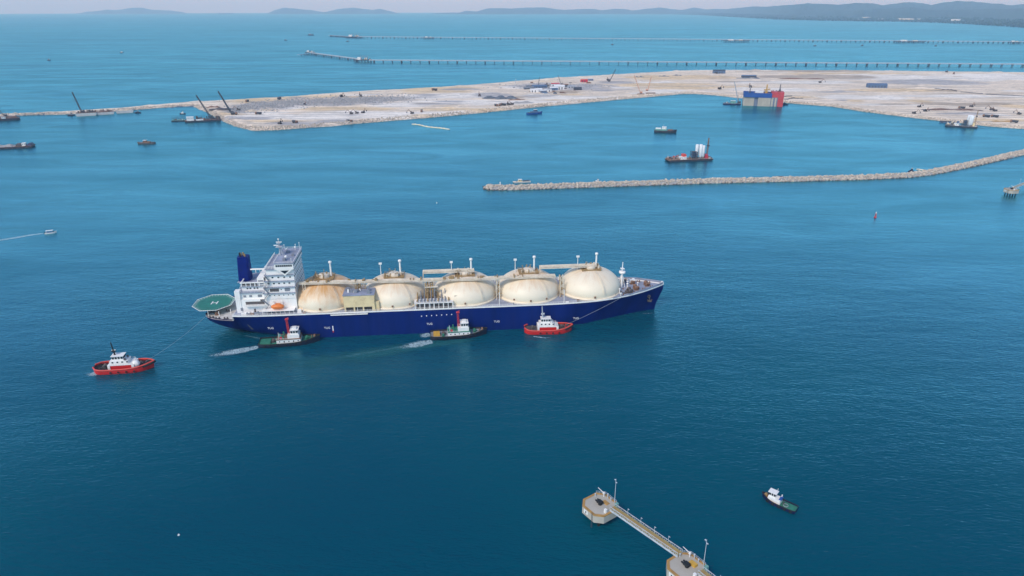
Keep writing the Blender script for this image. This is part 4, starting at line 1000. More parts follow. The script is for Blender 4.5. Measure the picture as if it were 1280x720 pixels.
for q in range(10):
    x = rr.uniform(246, 262); y = rr.uniform(-14, -4); MB().box(x, x + rr.uniform(0.6, 1.8), y, y + rr.uniform(0.5, 1.5), 16.3, 16.9 + rr.uniform(0.3, 1.2)).build('deck_fitting', rr.choice(('machinery_rust', 'machinery')), carrier)
def ship_pt(x, y, z):
    c_, s_ = math.cos(SHIP_A), math.sin(SHIP_A)
    return Vector((SO.x + x * c_ - y * s_, SO.y + x * s_ + y * c_, z))

# ------------------------------------------------------------------ tugs and small craft
def boat_hull(L_, B, zd, rise_bow, rise_stern, bulwark, full_bow=2.2, transom=0.8, n=18):
    """returns hull mesh builder (sides + bulwark), deck builder and the sheer line of the near and far side"""
    st = []
    for i in range(n + 1):
        t = i / n; x = -L_ / 2 + L_ * t
        f = transom + (1 - transom) * (1 - (1 - t / 0.24) ** 2) ** 0.5 if t < 0.24 else (1.0 if t < 0.58 else max(0.02, 1 - ((t - 0.58) / 0.42) ** full_bow))
        sh = zd + rise_bow * max(0, (t - 0.45) / 0.55) ** 2 + rise_stern * max(0, (0.2 - t) / 0.2) ** 2
        st.append((x, B / 2 * f, sh, t))
    hb = MB(); vs = []
    for x, h, sh, t in st:
        rake = 0.9 * max(0, (t - 0.8) / 0.2)
        prof = [(0.0, -1.6), (h * 0.7, -1.2), (h * (0.93 - 0.1 * max(0, t - 0.6)), 0.0), (h * 0.985, sh * 0.5), (h, sh), (h, sh + bulwark)]
        q = [(x - rake * (1 - max(0, z) / (sh + bulwark)), y, z) for y, z in prof]
        vs += [(a, -b_, c) for a, b_, c in q[::-1]] + [(a, b_, c) for a, b_, c in q[1:]]
    w = 11
    fs = [(i * w + k, (i + 1) * w + k, (i + 1) * w + k + 1, i * w + k + 1) for i in range(n) for k in range(w - 1)]
    fs += [tuple(range(w))[::-1], tuple(range(n * w, n * w + w))]
    hb.add(vs, fs)
    # inner face of the bulwark
    iv = []
    for x, h, sh, t in st:
        hi = max(0.01, h - 0.22); iv += [(x, -h, sh + bulwark), (x, -hi, sh + bulwark), (x, -hi, sh), (x, h, sh + bulwark), (x, hi, sh + bulwark), (x, hi, sh)]
    fi = []
    for i in range(n):
        for k in (0, 1, 3, 4): fi.append((6 * i + k, 6 * (i + 1) + k, 6 * (i + 1) + k + 1, 6 * i + k + 1))
    hb.add(iv, fi)
    dk = MB(); dv = []
    for x, h, sh, t in st: dv += [(x, -max(0.01, h - 0.1), sh + 0.01), (x, max(0.01, h - 0.1), sh + 0.01)]
    dk.add(dv, [(2 * i, 2 * i + 2, 2 * i + 3, 2 * i + 1) for i in range(n)])
    near = [Vector((x, -h, sh + bulwark)) for x, h, sh, t in st]; far = [Vector((x, h, sh + bulwark)) for x, h, sh, t in st]
    return hb, dk, near, far, st
def place(p_stern, p_bow):
    """stern and bow as (pixel x, pixel y, height) -> centre on the water, heading, length"""
    a, b_ = G(*p_stern), G(*p_bow); c = (a + b_) / 2; d = b_ - a
    return Vector((c.x, c.y, 0)), math.atan2(d.y, d.x), math.hypot(d.x, d.y)
ME_TYRE = MB().lathe([(0.28, -0.16), (0.55, -0.16), (0.62, 0.0), (0.55, 0.16), (0.28, 0.16), (0.28, -0.16)], 10, axis='y').mesh('tyre', 'rubber')
def wheelhouse(par, x0, x1, hy, z0, z1, mat='white', nx=4, ny=3):
    w = MB().box(x0, x1, -hy, hy, z0, z1, 0.15, 0.12).build('wheelhouse', mat, par)
    MB().box(x0 - 0.3, x1 + 0.4, -hy - 0.3, hy + 0.3, z1, z1 + 0.18).build('roof', 'white', w)
    zc = z0 + (z1 - z0) * 0.62; hh = (z1 - z0) * 0.24; ww = (x1 - x0) / nx * 0.36
    mw = MB().box(-ww, ww, -0.05, 0.05, -hh, hh).mesh('window', 'glass_dark')
    for k in range(nx):
        for s_ in (-1, 1): share('window', mw, w, (x0 + (x1 - x0) * (k + 0.5) / nx, s_ * (hy - 0.02), zc))
    wy = hy / ny * 0.78; mf_ = MB().box(-0.05, 0.05, -wy, wy, -hh, hh).mesh('window', 'glass_dark')
    for k in range(ny):
        y = -hy + 2 * hy * (k + 0.5) / ny; share('window', mf_, w, (x1 - 0.03, y * 0.95, zc)); share('window', mf_, w, (x0 + 0.03, y * 0.95, zc))
    return w
def winch(par, x, y, z, mat='machinery'):
    mb = MB().lathe([(0.2, -1.1), (0.9, -1.1), (0.9, -0.9), (0.5, -0.9), (0.5, 0.9), (0.9, 0.9), (0.9, 1.1), (0.2, 1.1)], 12, (x, y, z + 1.0), 'y')
    mb.box(x - 0.9, x + 0.9, y - 1.4, y + 1.4, z, z + 0.35); mb.box(x + 0.6, x + 1.5, y - 0.5, y + 0.5, z + 0.2, z + 1.3); return mb.build('tow_winch', mat, par)
def red_tug(stern, bow_, label, mast_mat, drum):
    c, rz, L_ = place(stern, bow_); t = thing('tugboat', label, 'tugboat', c, rz, 'tugboats handling the gas carrier')
    B = L_ * 0.36; hb, dk, near, far, st = boat_hull(L_, B, 1.9, 1.6, 0.5, 0.85, 2.6, 0.30)
    hb.build('hull', 'tug_red', t); dk.build('deck', 'machinery' if not drum else 'black', t)
    f = MB(); f.tube(near, 0.42, 6); f.tube(far, 0.42, 6); f.build('fender_rail', 'tug_fender_red', t)
    bf = MB(); bf.tube([near[-4] + Vector((0.2, 0, -0.7)), near[-3] + Vector((0.3, 0, -0.7)), near[-2] + Vector((0.4, 0, -0.7)), Vector((L_ / 2 + 0.35, 0, near[-1].z - 0.7)), far[-2] + Vector((0.4, 0, -0.7)), far[-3] + Vector((0.3, 0, -0.7)), far[-4] + Vector((0.2, 0, -0.7))], 0.65, 7)
    bf.build('bow_fender', 'rubber', t)
    for k in range(4):
        for s_ in (-1, 1): share('tyre', ME_TYRE, t, (-L_ * 0.18 + k * L_ * 0.13, s_ * (B / 2 + 0.15), 1.2))
    hy = B * 0.30
    dh = MB().box(-L_ * 0.21, L_ * 0.17, -hy, hy, 1.9, 4.2).build('deckhouse', 'tug_red', t)
    MB().box(-L_ * 0.215, L_ * 0.175, -hy - 0.15, hy + 0.15, 4.2, 4.75).build('deckhouse_top', 'white', dh)
    MB().box(-L_ * 0.235, -L_ * 0.195, -hy - 0.3, hy + 0.3, 1.9, 4.7).build('aft_bulkhead', 'white', dh); MB().box(L_ * 0.155, L_ * 0.2, -hy - 0.2, hy + 0.2, 2.0, 4.5).build('fore_bulkhead', 'white', dh)
    MB().box(-L_ * 0.2, L_ * 0.1, -hy * 0.8, hy * 0.8, 4.75, 6.6).build('upper_house', 'white', t)
    mw = MB().box(-0.45, 0.45, -0.05, 0.05, -0.4, 0.4).mesh('window', 'glass_dark')
    for k in range(4):
        for s_ in (-1, 1): share('window', mw, dh, (-L_ * 0.15 + k * L_ * 0.08, s_ * (hy * 0.8 + 0.02), 5.8))
    wheelhouse(t, -L_ * 0.16, L_ * 0.03, hy * 0.62, 6.6, 9.1)
    for s_ in (-1, 1): MB().cyl((L_ * 0.06, s_ * hy * 0.62, 4.7), (L_ * 0.055, s_ * hy * 0.62, 7.6), 0.55, 0.5, 10).build('funnel', 'machinery' if drum else 'white', t)
    m_ = MB().cyl((-L_ * 0.12, 0, 9.2), (-L_ * 0.14, 0, 16.8), 0.5, 0.26, 8).box(-L_ * 0.16, -L_ * 0.09, -0.9, 0.9, 11.4, 11.6).build('mast', mast_mat, t)
    MB().box(-L_ * 0.155, -L_ * 0.085, -0.12, 0.12, 12.0, 12.35).build('radar', 'white', m_)
    winch(t, L_ * 0.27, 0, 2.3); winch(t, -L_ * 0.33, 0, 1.95)
    MB().cyl((L_ * 0.36, -0.8, 2.6), (L_ * 0.36, -0.8, 4.0), 0.2).cyl((L_ * 0.36, 0.8, 2.6), (L_ * 0.36, 0.8, 4.0), 0.2).cyl((L_ * 0.36, -0.9, 3.8), (L_ * 0.36, 0.9, 3.8), 0.18).build('tow_bitt', 'tug_red' if not drum else 'machinery', t)
    r_ = MB(); r_.rail([(-L_ * 0.2, -hy, 4.75), (L_ * 0.16, -hy, 4.75), (L_ * 0.16, hy, 4.75), (-L_ * 0.2, hy, 4.75)], 0.9, 1.5, 0.05); r_.build('railing', 'white', t)
    if drum:
        MB().lathe([(0.02, -1.3), (1.6, -1.2), (2.0, -0.6), (2.0, 0.6), (1.6, 1.2), (0.02, 1.3)], 18, (L_ * 0.215, -hy * 0.55, 3.9), 'y').build('white_drum', 'white', t)
    for k in range(5): MB().box(-L_ * 0.42 + k * 0.9, -L_ * 0.42 + k * 0.9 + 0.6, -1.5 + 0.6 * k, -0.8 + 0.6 * k, 1.95, 2.4).build('deck_gear', 'machinery', t)
    return t, L_
def white_tug(stern, bow_, label, aft_mat, aft_cargo):
    c, rz, L_ = place(stern, bow_); t = thing('tugboat', label, 'tugboat', c, rz, 'tugboats handling the gas carrier')
    B = L_ * 0.29; hb, dk, near, far, st = boat_hull(L_, B, 1.5, 2.0, 0.3, 0.7, 1.9, 0.78)
    hb.build('hull', 'tug_dark', t); dk.build('deck', aft_mat if aft_cargo == 'green' else 'deck_grey', t)
    f = MB(); f.tube(near, 0.28, 6); f.tube(far, 0.28, 6); f.build('fender_rail', 'rubber', t)
    for k in range(10):
        i = 2 + k * 1.5; a, b_ = near[int(i)], near[int(i) + 1]; p = a.lerp(b_, i % 1)
        share('tyre', ME_TYRE, t, (p.x, p.y - 0.12, p.z - 0.7)); share('tyre', ME_TYRE, t, (p.x, -p.y + 0.12, p.z - 0.7))
    hy = B * 0.38
    dh = MB().box(-L_ * 0.2, L_ * 0.19, -hy, hy, 1.5, 4.1).build('deckhouse', 'white', t)
    MB().box(-L_ * 0.2, L_ * 0.195, -hy - 0.25, hy + 0.25, 4.1, 4.3).build('boat_deck', 'deck_green' if aft_cargo != 'green' else 'deck_rust', dh)
    for k in range(5):
        for s_ in (-1, 1): share('window', MB().box(-0.3, 0.3, -0.05, 0.05, -0.6 if k in (1, 3) else -0.25, 0.35).mesh('window', 'glass_dark'), dh, (-L_ * 0.15 + k * L_ * 0.075, s_ * (hy + 0.02), 3.0))
    MB().box(-L_ * 0.02, L_ * 0.17, -hy * 0.8, hy * 0.8, 4.3, 6.6).build('upper_house', 'white', t)
    wheelhouse(t, L_ * 0.035, L_ * 0.155, hy * 0.7, 6.6, 9.2, 'white', 3, 3)
    MB().box(L_ * 0.06, L_ * 0.13, -hy * 0.35, hy * 0.35, 9.4, 10.4).build('monkey_island', 'white', t)
    # tall red fire tower
    ft = MB().lattice((0, 0, 4.3), (-L_ * 0.012, 0, 15.6), 1.2, 0.9, 0.12, 7); ft.cyl((0, 0, 4.3), (-L_ * 0.012, 0, 15.6), 0.26, 0.2); ft.box(-1.3, 0.7, -0.9, 0.9, 15.5, 15.8); fo = ft.build('fire_tower', 'mast_red', t)
    MB().cyl((-0.4, 0, 15.8), (0.7, 0, 16.8), 0.28, 0.16).ball((-0.5, 0, 16.0), 0.45, 8, 6).build('fire_monitor', 'mast_red', fo)
    for s_ in (-1, 1): MB().cyl((-L_ * 0.09, s_ * hy * 0.55, 4.2), (-L_ * 0.1, s_ * hy * 0.55, 6.6), 0.55, 0.5, 10).build('funnel', 'deck_green', t)
    for x, y in ((-0.13, -0.6), (-0.17, 0.5), (-0.15, 0)): MB().box(L_ * x - 0.7, L_ * x + 0.7, hy * y - 0.5, hy * y + 0.5, 4.3, 5.4, 0.1, 0.1).build('deck_locker', 'net_pale' if x < -0.14 else 'mast_red', t)
    MB().cyl((-L_ * 0.165, -hy * 0.5, 4.3), (-L_ * 0.165, -hy * 0.5, 8.2), 0.12, n=6).build('light_post', 'white', t)
    winch(t, L_ * 0.275, 0, 2.0, 'deck_green'); winch(t, -L_ * 0.27, 0, 1.5)
    MB().cyl((L_ * 0.36, -0.9, 2.4), (L_ * 0.36, -0.9, 3.9), 0.22).cyl((L_ * 0.36, 0.9, 2.4), (L_ * 0.36, 0.9, 3.9), 0.22).cyl((L_ * 0.36, -1.1, 3.6), (L_ * 0.36, 1.1, 3.6), 0.2).build('tow_bitt', 'machinery_rust', t)
    MB().lathe([(0.3, -0.5), (1.2, -0.5), (1.2, 0.5), (0.3, 0.5)], 12, (L_ * 0.41, 0, 3.5), 'x').build('bow_reel', 'machinery_rust', t)
    if aft_cargo == 'green': MB().box(-L_ * 0.47, -L_ * 0.3, -B * 0.30, B * 0.30, 1.5, 2.7, 0.3, 0.3).build('aft_platform', 'deck_green', t)
    else:
        MB().box(-L_ * 0.45, -L_ * 0.33, -B * 0.24, B * 0.24, 1.5, 3.0, 0.2, 0.2).build('tow_gear_frame', 'yellow', t)
        MB().box(-L_ * 0.30, -L_ * 0.26, -B * 0.3, -B * 0.1, 1.5, 2.6).build('deck_locker', 'deck_green', t)
    r_ = MB(); r_.rail([(-L_ * 0.2, -hy, 4.3), (0, -hy, 4.3)], 0.9, 1.4, 0.05); r_.build('railing', 'white', t)
    return t, L_
tugA, LA = red_tug((118, 458.5, 2.7), (192.5, 450.5, 4.2), 'bright red tug with a black mast and white drum towing behind the stern', 'black', True)
tugB, LB = white_tug((324, 428, 1.8), (400, 418, 4.2), 'white tug with red tower and green after deck beside the ship below its lifeboat', 'deck_green', 'green')
tugC, LC = white_tug((538, 418.5, 1.8), (609, 409.5, 4.2), 'white tug with red tower and yellow gear on its stern pushing amidships', 'deck_grey', 'yellow')
tugD, LD = red_tug((655.5, 409.5, 2.7), (715.5, 405.5, 4.2), 'bright red tug with pale mast alongside below the fourth and fifth tanks', 'steel', False)
# dark blue tug waiting in the foreground
c, rz, L_ = place((996, 636, 1.6), (953, 613, 3.2)); L_ = max(L_, 13.5)
tugE = thing('tugboat', 'small dark blue tug with white wheelhouse and green after deck in the open foreground', 'tugboat', c, rz)
B = L_ * 0.34; hb, dk, near, far, st = boat_hull(L_, B, 1.0, 1.1, 0.1, 0.45, 1.9, 0.85); hb.build('hull', 'tug_blue', tugE)
mb = MB(); s_ = [q for q in st if q[3] < 0.52]; mb.add([p for q in s_ for p in ((q[0], -q[1] + 0.25, q[2] + 0.03), (q[0], q[1] - 0.25, q[2] + 0.03))], [(2 * i, 2 * i + 2, 2 * i + 3, 2 * i + 1) for i in range(len(s_) - 1)]); mb.build('after_deck', 'deck_green', tugE)
dk.build('deck', 'deck_rust', tugE)
f = MB(); f.tube(near, 0.16, 6); f.tube(far, 0.16, 6); f.build('fender_rail', 'rubber', tugE)
dh = MB().box(-L_ * 0.06, L_ * 0.30, -B * 0.32, B * 0.32, 1.0, 2.9, 0.1, 0.05).build('deckhouse', 'white', tugE)
wheelhouse(tugE, L_ * 0.09, L_ * 0.28, B * 0.25, 2.9, 4.9, 'white', 3, 3)
MB().box(-L_ * 0.08, L_ * 0.0, -B * 0.30, B * 0.22, 2.9, 3.5, 0.1, 0.1).build('blue_locker', 'caisson_blue', tugE)
MB().lathe([(0.2, -0.7), (0.6, -0.7), (0.6, 0.7), (0.2, 0.7)], 12, (L_ * 0.38, 0, 2.2), 'y').build('anchor_winch', 'pipe_brown', tugE)
MB().cyl((L_ * 0.1, 0, 4.9), (L_ * 0.08, 0, 7.2), 0.1, n=6).build('mast', 'white', tugE); MB().cyl((-L_ * 0.03, -B * 0.2, 2.9), (-L_ * 0.04, -B * 0.2, 4.4), 0.22, n=8).build('funnel', 'white', tugE)
MB().cyl((-L_ * 0.13, -0.6, 1.0), (-L_ * 0.13, -0.6, 2.3), 0.15).cyl((-L_ * 0.13, 0.6, 1.0), (-L_ * 0.13, 0.6, 2.3), 0.15).cyl((-L_ * 0.13, -0.8, 2.1), (-L_ * 0.13, 0.8, 2.1), 0.14).build('tow_bitt', 'machinery', tugE)
mb = MB()
for k in range(3): mb.lathe([(0.9 + 0.02 * k, 1.05 + 0.13 * k), (1.05, 1.1 + 0.13 * k), (0.9, 1.16 + 0.13 * k)], 16, (-L_ * 0.2, 0.3, 0))
mb.build('rope_coil', 'rope', tugE)
for k in range(5):
    i = 2 + 3 * k; p = near[i]
    for s_ in (-1, 1): share('tyre', ME_TYRE, tugE, (p.x, s_ * (abs(p.y) + 0.1), 0.8))

# towlines
def line(name, a, b_, sag, r_, label):
    pts = [a.lerp(b_, k / 16) - Vector((0, 0, sag * 4 * (k / 16) * (1 - k / 16))) - a for k in range(17)]
    o = MB().tube(pts, r_, 5).build(name, 'rope', None, a); tag(o, label, 'rope'); return o
def boat_pt(t, x, y, z): return Vector(t.location) + Matrix.Rotation(t.rotation_euler.z, 3, 'Z') @ Vector((x, y, z))
line('tow_line', boat_pt(tugD, LD * 0.36, 0, 4.0), ship_pt(256, -16.75, 16.75), 0.6, 0.075, 'pale towline slanting from the red tug alongside up to the bow rail')
line('tow_line', boat_pt(tugA, LA * 0.36, 0, 4.0), ship_pt(1.2, -10.5, 13.2), 1.6, 0.06, 'pale towline from the trailing red tug to the stern under the helideck')

# ------------------------------------------------------------------ white water
def foam_mat(name, col, thr, scale, soft=0.25, alpha=1.0):
    m, nt, b = new_mat(name); L = nt.links.new
    geo = node(nt, 'ShaderNodeNewGeometry'); at = node(nt, 'ShaderNodeVertexColor', layer_name='foam')
    n1 = node(nt, 'ShaderNodeTexNoise', Scale=scale, Detail=8.0, Roughness=0.72, Distortion=1.2); L(geo.outputs['Position'], n1.inputs['Vector'])
    sub = node(nt, 'ShaderNodeMath', operation='ADD'); L(n1.outputs[0], sub.inputs[0])
    sc = node(nt, 'ShaderNodeMapRange'); sc.inputs['To Min'].default_value = -0.45; sc.inputs['To Max'].default_value = 0.22; L(at.outputs['Color'], sc.inputs[0]); L(sc.outputs[0], sub.inputs[1])
    mr = node(nt, 'ShaderNodeMapRange'); mr.inputs['From Min'].default_value = thr; mr.inputs['From Max'].default_value = thr + soft; mr.inputs['To Max'].default_value = alpha; L(sub.outputs[0], mr.inputs[0])
    L(mr.outputs[0], b.inputs['Alpha']); b.inputs['Base Color'].default_value = col; b.inputs['Roughness'].default_value = 0.8
    MATS[name] = m
foam_mat('foam', (0.52, 0.70, 0.76, 1), 0.50, 0.62, 0.40, 0.92)
foam_mat('foam_thin', (0.22, 0.46, 0.52, 1), 0.48, 0.35, 0.4, 0.55)
foam_mat('aerated', (0.01, 0.15, 0.17, 1), 0.34, 0.09, 0.5, 0.7)
def wake(pix, widths, mat, label, z=0.06, strengths=None, name='wake_foam'):
    """foam ribbon along photograph pixels on the water, denser in its middle"""
    P = [G(x, y, z) for x, y in pix]; fine = []
    for i in range(len(P) - 1):
        for k in range(8):
            u = k / 8; fine.append((P[i].lerp(P[i + 1], u), widths[i] + (widths[i + 1] - widths[i]) * u, (strengths[i] + (strengths[i + 1] - strengths[i]) * u) if strengths else 1.0))
    fine.append((P[-1], widths[-1], strengths[-1] if strengths else 1.0))
    vs, cs_, fs_ = [], [], []; NC = 8
    for i, (p, w_, s_) in enumerate(fine):
        a = fine[max(0, i - 1)][0]; b_ = fine[min(len(fine) - 1, i + 1)][0]; t = (b_ - a).normalized(); nr = Vector((-t.y, t.x, 0))
        end = min(1, i / 2, ((len(fine) - 1 - i) / (len(fine) * 0.6)) ** 0.8)
        for k in range(NC + 1):
            u = k / NC * 2 - 1; vs.append(p + nr * u * w_ / 2); cs_.append((1 - abs(u) ** 1.5) * s_ * end)
    fs_ = [(i * (NC + 1) + k, (i + 1) * (NC + 1) + k, (i + 1) * (NC + 1) + k + 1, i * (NC + 1) + k + 1) for i in range(len(fine) - 1) for k in range(NC)]
    mb = MB().add([v - P[0] for v in vs], fs_, True); o = mb.build(name, mat, None, P[0])
    ca = o.data.color_attributes.new('foam', 'FLOAT_COLOR', 'POINT'); ca.data.foreach_set('color', np.array([[c_, c_, c_, 1] for c_ in cs_], np.float32).ravel())
    return stuff(o, label, 'wake')
wake([(326, 433), (305, 437.5), (285, 441), (255, 446), (215, 453)], (6, 10, 13, 15, 14), 'foam', 'white wash trailing behind the tug with the green after deck', 0.06, (1.5, 1.5, 1.35, 1.1, 0.9))
wake([(539, 417.5), (528, 419.5), (514, 421)], (11, 12, 9), 'foam', 'upper streak of churned foam behind the tug with yellow stern gear', 0.06, (1.4, 1.2, 0.8))
wake([(543, 426), (526, 429.5), (508, 433), (485, 437), (455, 442)], (8, 13, 14, 13, 10), 'foam', 'lower streak of churned foam behind the tug with yellow stern gear', 0.06, (1.4, 1.3, 1.1, 0.9, 0.7))
wake([(512, 432), (470, 439), (430, 446), (385, 452), (340, 456)], (6, 7, 8, 8, 6), 'foam_thin', 'faint pale streak of spent wash drifting below the ship', 0.06, (0.9, 0.85, 0.8, 0.75, 0.6))
wake([(125, 466), (112, 468), (92, 470.5)], (8, 11, 9), 'foam', 'short white churn behind the trailing red tug', 0.06, (1.3, 1.1, 0.7))
wake([(128, 467.5), (150, 467), (172, 463.5)], (2.4, 2.4, 1.8), 'foam', 'thin white bow wave along the trailing red tug', 0.06, (1.1, 1.1, 0.9))
wake([(663, 420), (682, 422.5), (704, 419.5)], (2.2, 2.4, 2.0), 'foam', 'thin white bow wave along the red tug beside the ship', 0.06, (1.1, 1.2, 0.9))
wake([(556, 424.5), (575, 423), (600, 419.5)], (2.0, 2.2, 1.8), 'foam', 'thin white bow wave along the tug with yellow stern gear', 0.06, (0.9, 1.0, 0.7))
wake([(57, 291.4), (40, 293.5), (20, 297), (-30, 305), (-90, 315)], (3, 6, 9, 12, 14), 'foam', 'long white wake streaming behind the small speedboat', 0.06, (1.5, 1.5, 1.5, 1.4, 1.2))
wake([(800, 392), (815, 391.5), (825, 390)], (1.6, 1.6, 1.0), 'foam', 'small white curl of water at the bow of the gas carrier', 0.06, (0.8, 0.9, 0.6))
wake([(300, 418), (330, 424), (372, 427.5)], (3, 4, 3), 'foam_thin', 'pale disturbed water under the stern of the gas carrier', 0.05, (0.9, 1.0, 0.8))
wake([(600, 424), (540, 430), (470, 441), (390, 453), (300, 460), (200, 466)], (8, 16, 24, 28, 30, 26), 'aerated', 'broad greenish band of stirred water along the tugs', 0.03, (1.0, 1.1, 1.1, 1.1, 1.1, 1.0), 'stirred_water')

# speedboat
c, rz, L_ = place((56, 291.5, 0.8), (71, 289, 1.4)); 
sb = thing('speedboat', 'small white speedboat with a flat canopy trailing a wake near the left edge', 'speedboat', c, rz)
hb, dk, near, far, st = boat_hull(L_, L_ * 0.27, 0.9, 0.9, 0, 0.2, 1.6, 0.9, 14); hb.build('hull', 'white', sb); dk.build('deck', 'deck_grey', sb)
MB().box(-L_ * 0.4, L_ * 0.2, -1.2, 1.2, 2.7, 2.85).build('canopy', 'white', sb)
mb = MB()
for x in (-0.38, -0.1, 0.18):
    for s_ in (-1, 1): mb.cyl((L_ * x, s_ * 1.1, 0.9), (L_ * x, s_ * 1.1, 2.7), 0.06, n=5)
mb.build('canopy_frame', 'steel', sb); MB().box(L_ * 0.16, L_ * 0.26, -0.9, 0.9, 0.9, 2.1, 0.3, 0.1).build('windscreen', 'glass_dark', sb); MB().box(-L_ * 0.3, L_ * 0.05, -0.8, 0.8, 0.9, 1.4).build('seats', 'caisson_blue', sb)
for s_ in (-0.5, 0.5): MB().box(-L_ * 0.53, -L_ * 0.48, s_ - 0.25, s_ + 0.25, 0.2, 1.6, 0.1, 0.05).build('outboard_motor', 'black', sb)

# ------------------------------------------------------------------ mooring dolphins and walkways
WALK_A = math.atan2(187.3 - 214.7, 59.5 - 40.0)
def dolphin_proto(label, cat_group, loc, rz, yellow_box):
    d = thing('mooring_dolphin', label, 'mooring dolphin', loc, rz, cat_group)
    w, ch_ = 6.1, 2.7; Zt = 6.4
    oc = [(w, -w + ch_), (w, w - ch_), (w - ch_, w), (-w + ch_, w), (-w, w - ch_), (-w, -w + ch_), (-w + ch_, -w), (w - ch_, -w)]
    cap = MB().prism(oc, 3.0, Zt).build('concrete_cap', 'concrete_pale', d)
    ins = [(x * 0.86, y * 0.86) for x, y in oc]
    rim = MB()
    for i in range(8):
        a, b_ = oc[i], oc[(i + 1) % 8]; c_, e = ins[i], ins[(i + 1) % 8]
        rim.add([(a[0] * 1.004, a[1] * 1.004, Zt - 0.3), (b_[0] * 1.004, b_[1] * 1.004, Zt - 0.3), (b_[0] * 1.004, b_[1] * 1.004, Zt + 0.12), (a[0] * 1.004, a[1] * 1.004, Zt + 0.12), (c_[0], c_[1], Zt + 0.12), (e[0], e[1], Zt + 0.12), (c_[0], c_[1], Zt), (e[0], e[1], Zt)],
                [(0, 1, 2, 3), (3, 2, 5, 4), (4, 5, 7, 6)])
    rim.build('ochre_kerb', 'edge_ochre', cap)
    me_p = MB().cyl((0, 0, -9), (0, 0, 3.1), 0.55, n=10).mesh('pile', 'black')  # piles coloured black to paint in the shade under the cap
    for x in (-3.2, 0, 3.2):
        for y in (-3.2, 0, 3.2):
            if x or y: share('pile', me_p, d, (x, y, 0))
    # quick release hook
    hk = MB().cyl((0, 0, Zt), (0, 0, Zt + 0.8), 0.75, 0.65, 10).box(-1.2, 1.0, -0.9, 0.9, Zt + 0.7, Zt + 1.7, 0.2, 0.15)
    for s_ in (-0.5, 0.5): hk.box(-2.1, -1.0, s_ - 0.22, s_ + 0.22, Zt + 0.8, Zt + 1.3)
    hk.build('release_hook', 'black', d)
    # lamp post near the walkway
    lp = MB().cyl((3.6, 4.2, Zt), (3.6, 4.2, Zt + 11.2), 0.13, 0.08, 8).cyl((3.6, 4.2, Zt + 11.0), (2.9, 4.6, Zt + 11.5), 0.06, n=5).cyl((3.6, 4.2, Zt + 11.0), (4.2, 3.8, Zt + 11.5), 0.06, n=5).build('lamp_post', 'galvanised', d)
    for x, y in ((2.8, 4.65), (4.3, 3.75)): MB().box(x - 0.3, x + 0.3, y - 0.2, y + 0.2, Zt + 11.4, Zt + 11.6).build('lamp_head', 'galvanised', lp)
    MB().cyl((3.6, 4.2, Zt + 11.2), (3.6, 4.2, Zt + 12.6), 0.03, n=4).build('lightning_rod', 'galvanised', lp)
    # small davit crane, capstan posts, cabinets
    cr = MB().cyl((-2.6, 4.4, Zt), (-2.6, 4.4, Zt + 1.7), 0.22, n=8).cyl((-2.6, 4.4, Zt + 1.6), (-5.3, 3.6, Zt + 3.0), 0.16, 0.1, 8).box(-2.95, -2.25, 4.05, 4.75, Zt + 1.2, Zt + 2.0).build('davit', 'white', d)
    for x, y, h in ((-4.6, 1.6, 1.3), (-1.0, 5.0, 2.0), (0.8, 5.0, 1.2)): MB().cyl((x, y, Zt), (x, y, Zt + h), 0.22, 0.18, 8).ball((x, y, Zt + h), 0.3, 8, 6).build('marker_post', 'galvanised', d)
    MB().box(4.3, 5.4, 3.6, 4.8, Zt, Zt + 1.9).build('cabinet', 'net_pale', d); MB().box(4.2, 5.2, -1.9, -1.0, Zt, Zt + 1.6).build('cabinet', 'white', d)
    MB().box(-0.8, 2.0, 1.6, 3.4, Zt, Zt + (0.9 if yellow_box else 0.25), 0.1, 0.1).build('equipment_base', 'yellow' if yellow_box else 'edge_ochre', d)
    r_ = MB(); q = [(x * 0.95, y * 0.95, Zt + 0.1) for x, y in oc]; r_.rail([q[1], q[2], q[3], q[4]], 1.1, 1.2, 0.05); r_.build('railing', 'galvanised', d)
    # number plate on the face towards the carrier berth
    MB().box(-2.4, -0.2, -w - 0.06, -w, 4.0, 5.7).build('number_plate', 'white', d); MB().box(-1.5, -1.0, -w - 0.09, -w - 0.061, 4.3, 5.3).build('plate_mark', 'black', d)
    # ladder
    l_ = MB()
    for s_ in (-0.3, 0.3): l_.cyl((2.4 + s_, -w - 0.15, -1.0), (2.4 + s_, -w - 0.15, Zt + 0.9), 0.05, n=4)
    for k in range(14): l_.cyl((2.1, -w - 0.15, 0.2 + 0.45 * k), (2.7, -w - 0.15, 0.2 + 0.45 * k), 0.04, n=4)
    l_.build('ladder', 'dark_steel', d)
    return d
d1 = G(750, 630.5, 6.4); d2 = G(858.5, 708.5, 6.4); d3 = G(1264.5, 236.5, 6.4)
dol1 = dolphin_proto('concrete mooring dolphin with tall lamp post at the far end of the walkway', 'concrete mooring dolphins', (d1.x, d1.y, 0), WALK_A, False)
dol2 = dolphin_proto('concrete mooring dolphin with yellow box cut off by the bottom edge', 'concrete mooring dolphins', (d2.x, d2.y, 0), WALK_A, True)
dol3 = copy_tree(dol1); dol3['label'] = 'distant concrete mooring dolphin at the right edge below the breakwater'; dol3.location = (d3.x, d3.y, 0); dol3.rotation_euler.z = R(-80)
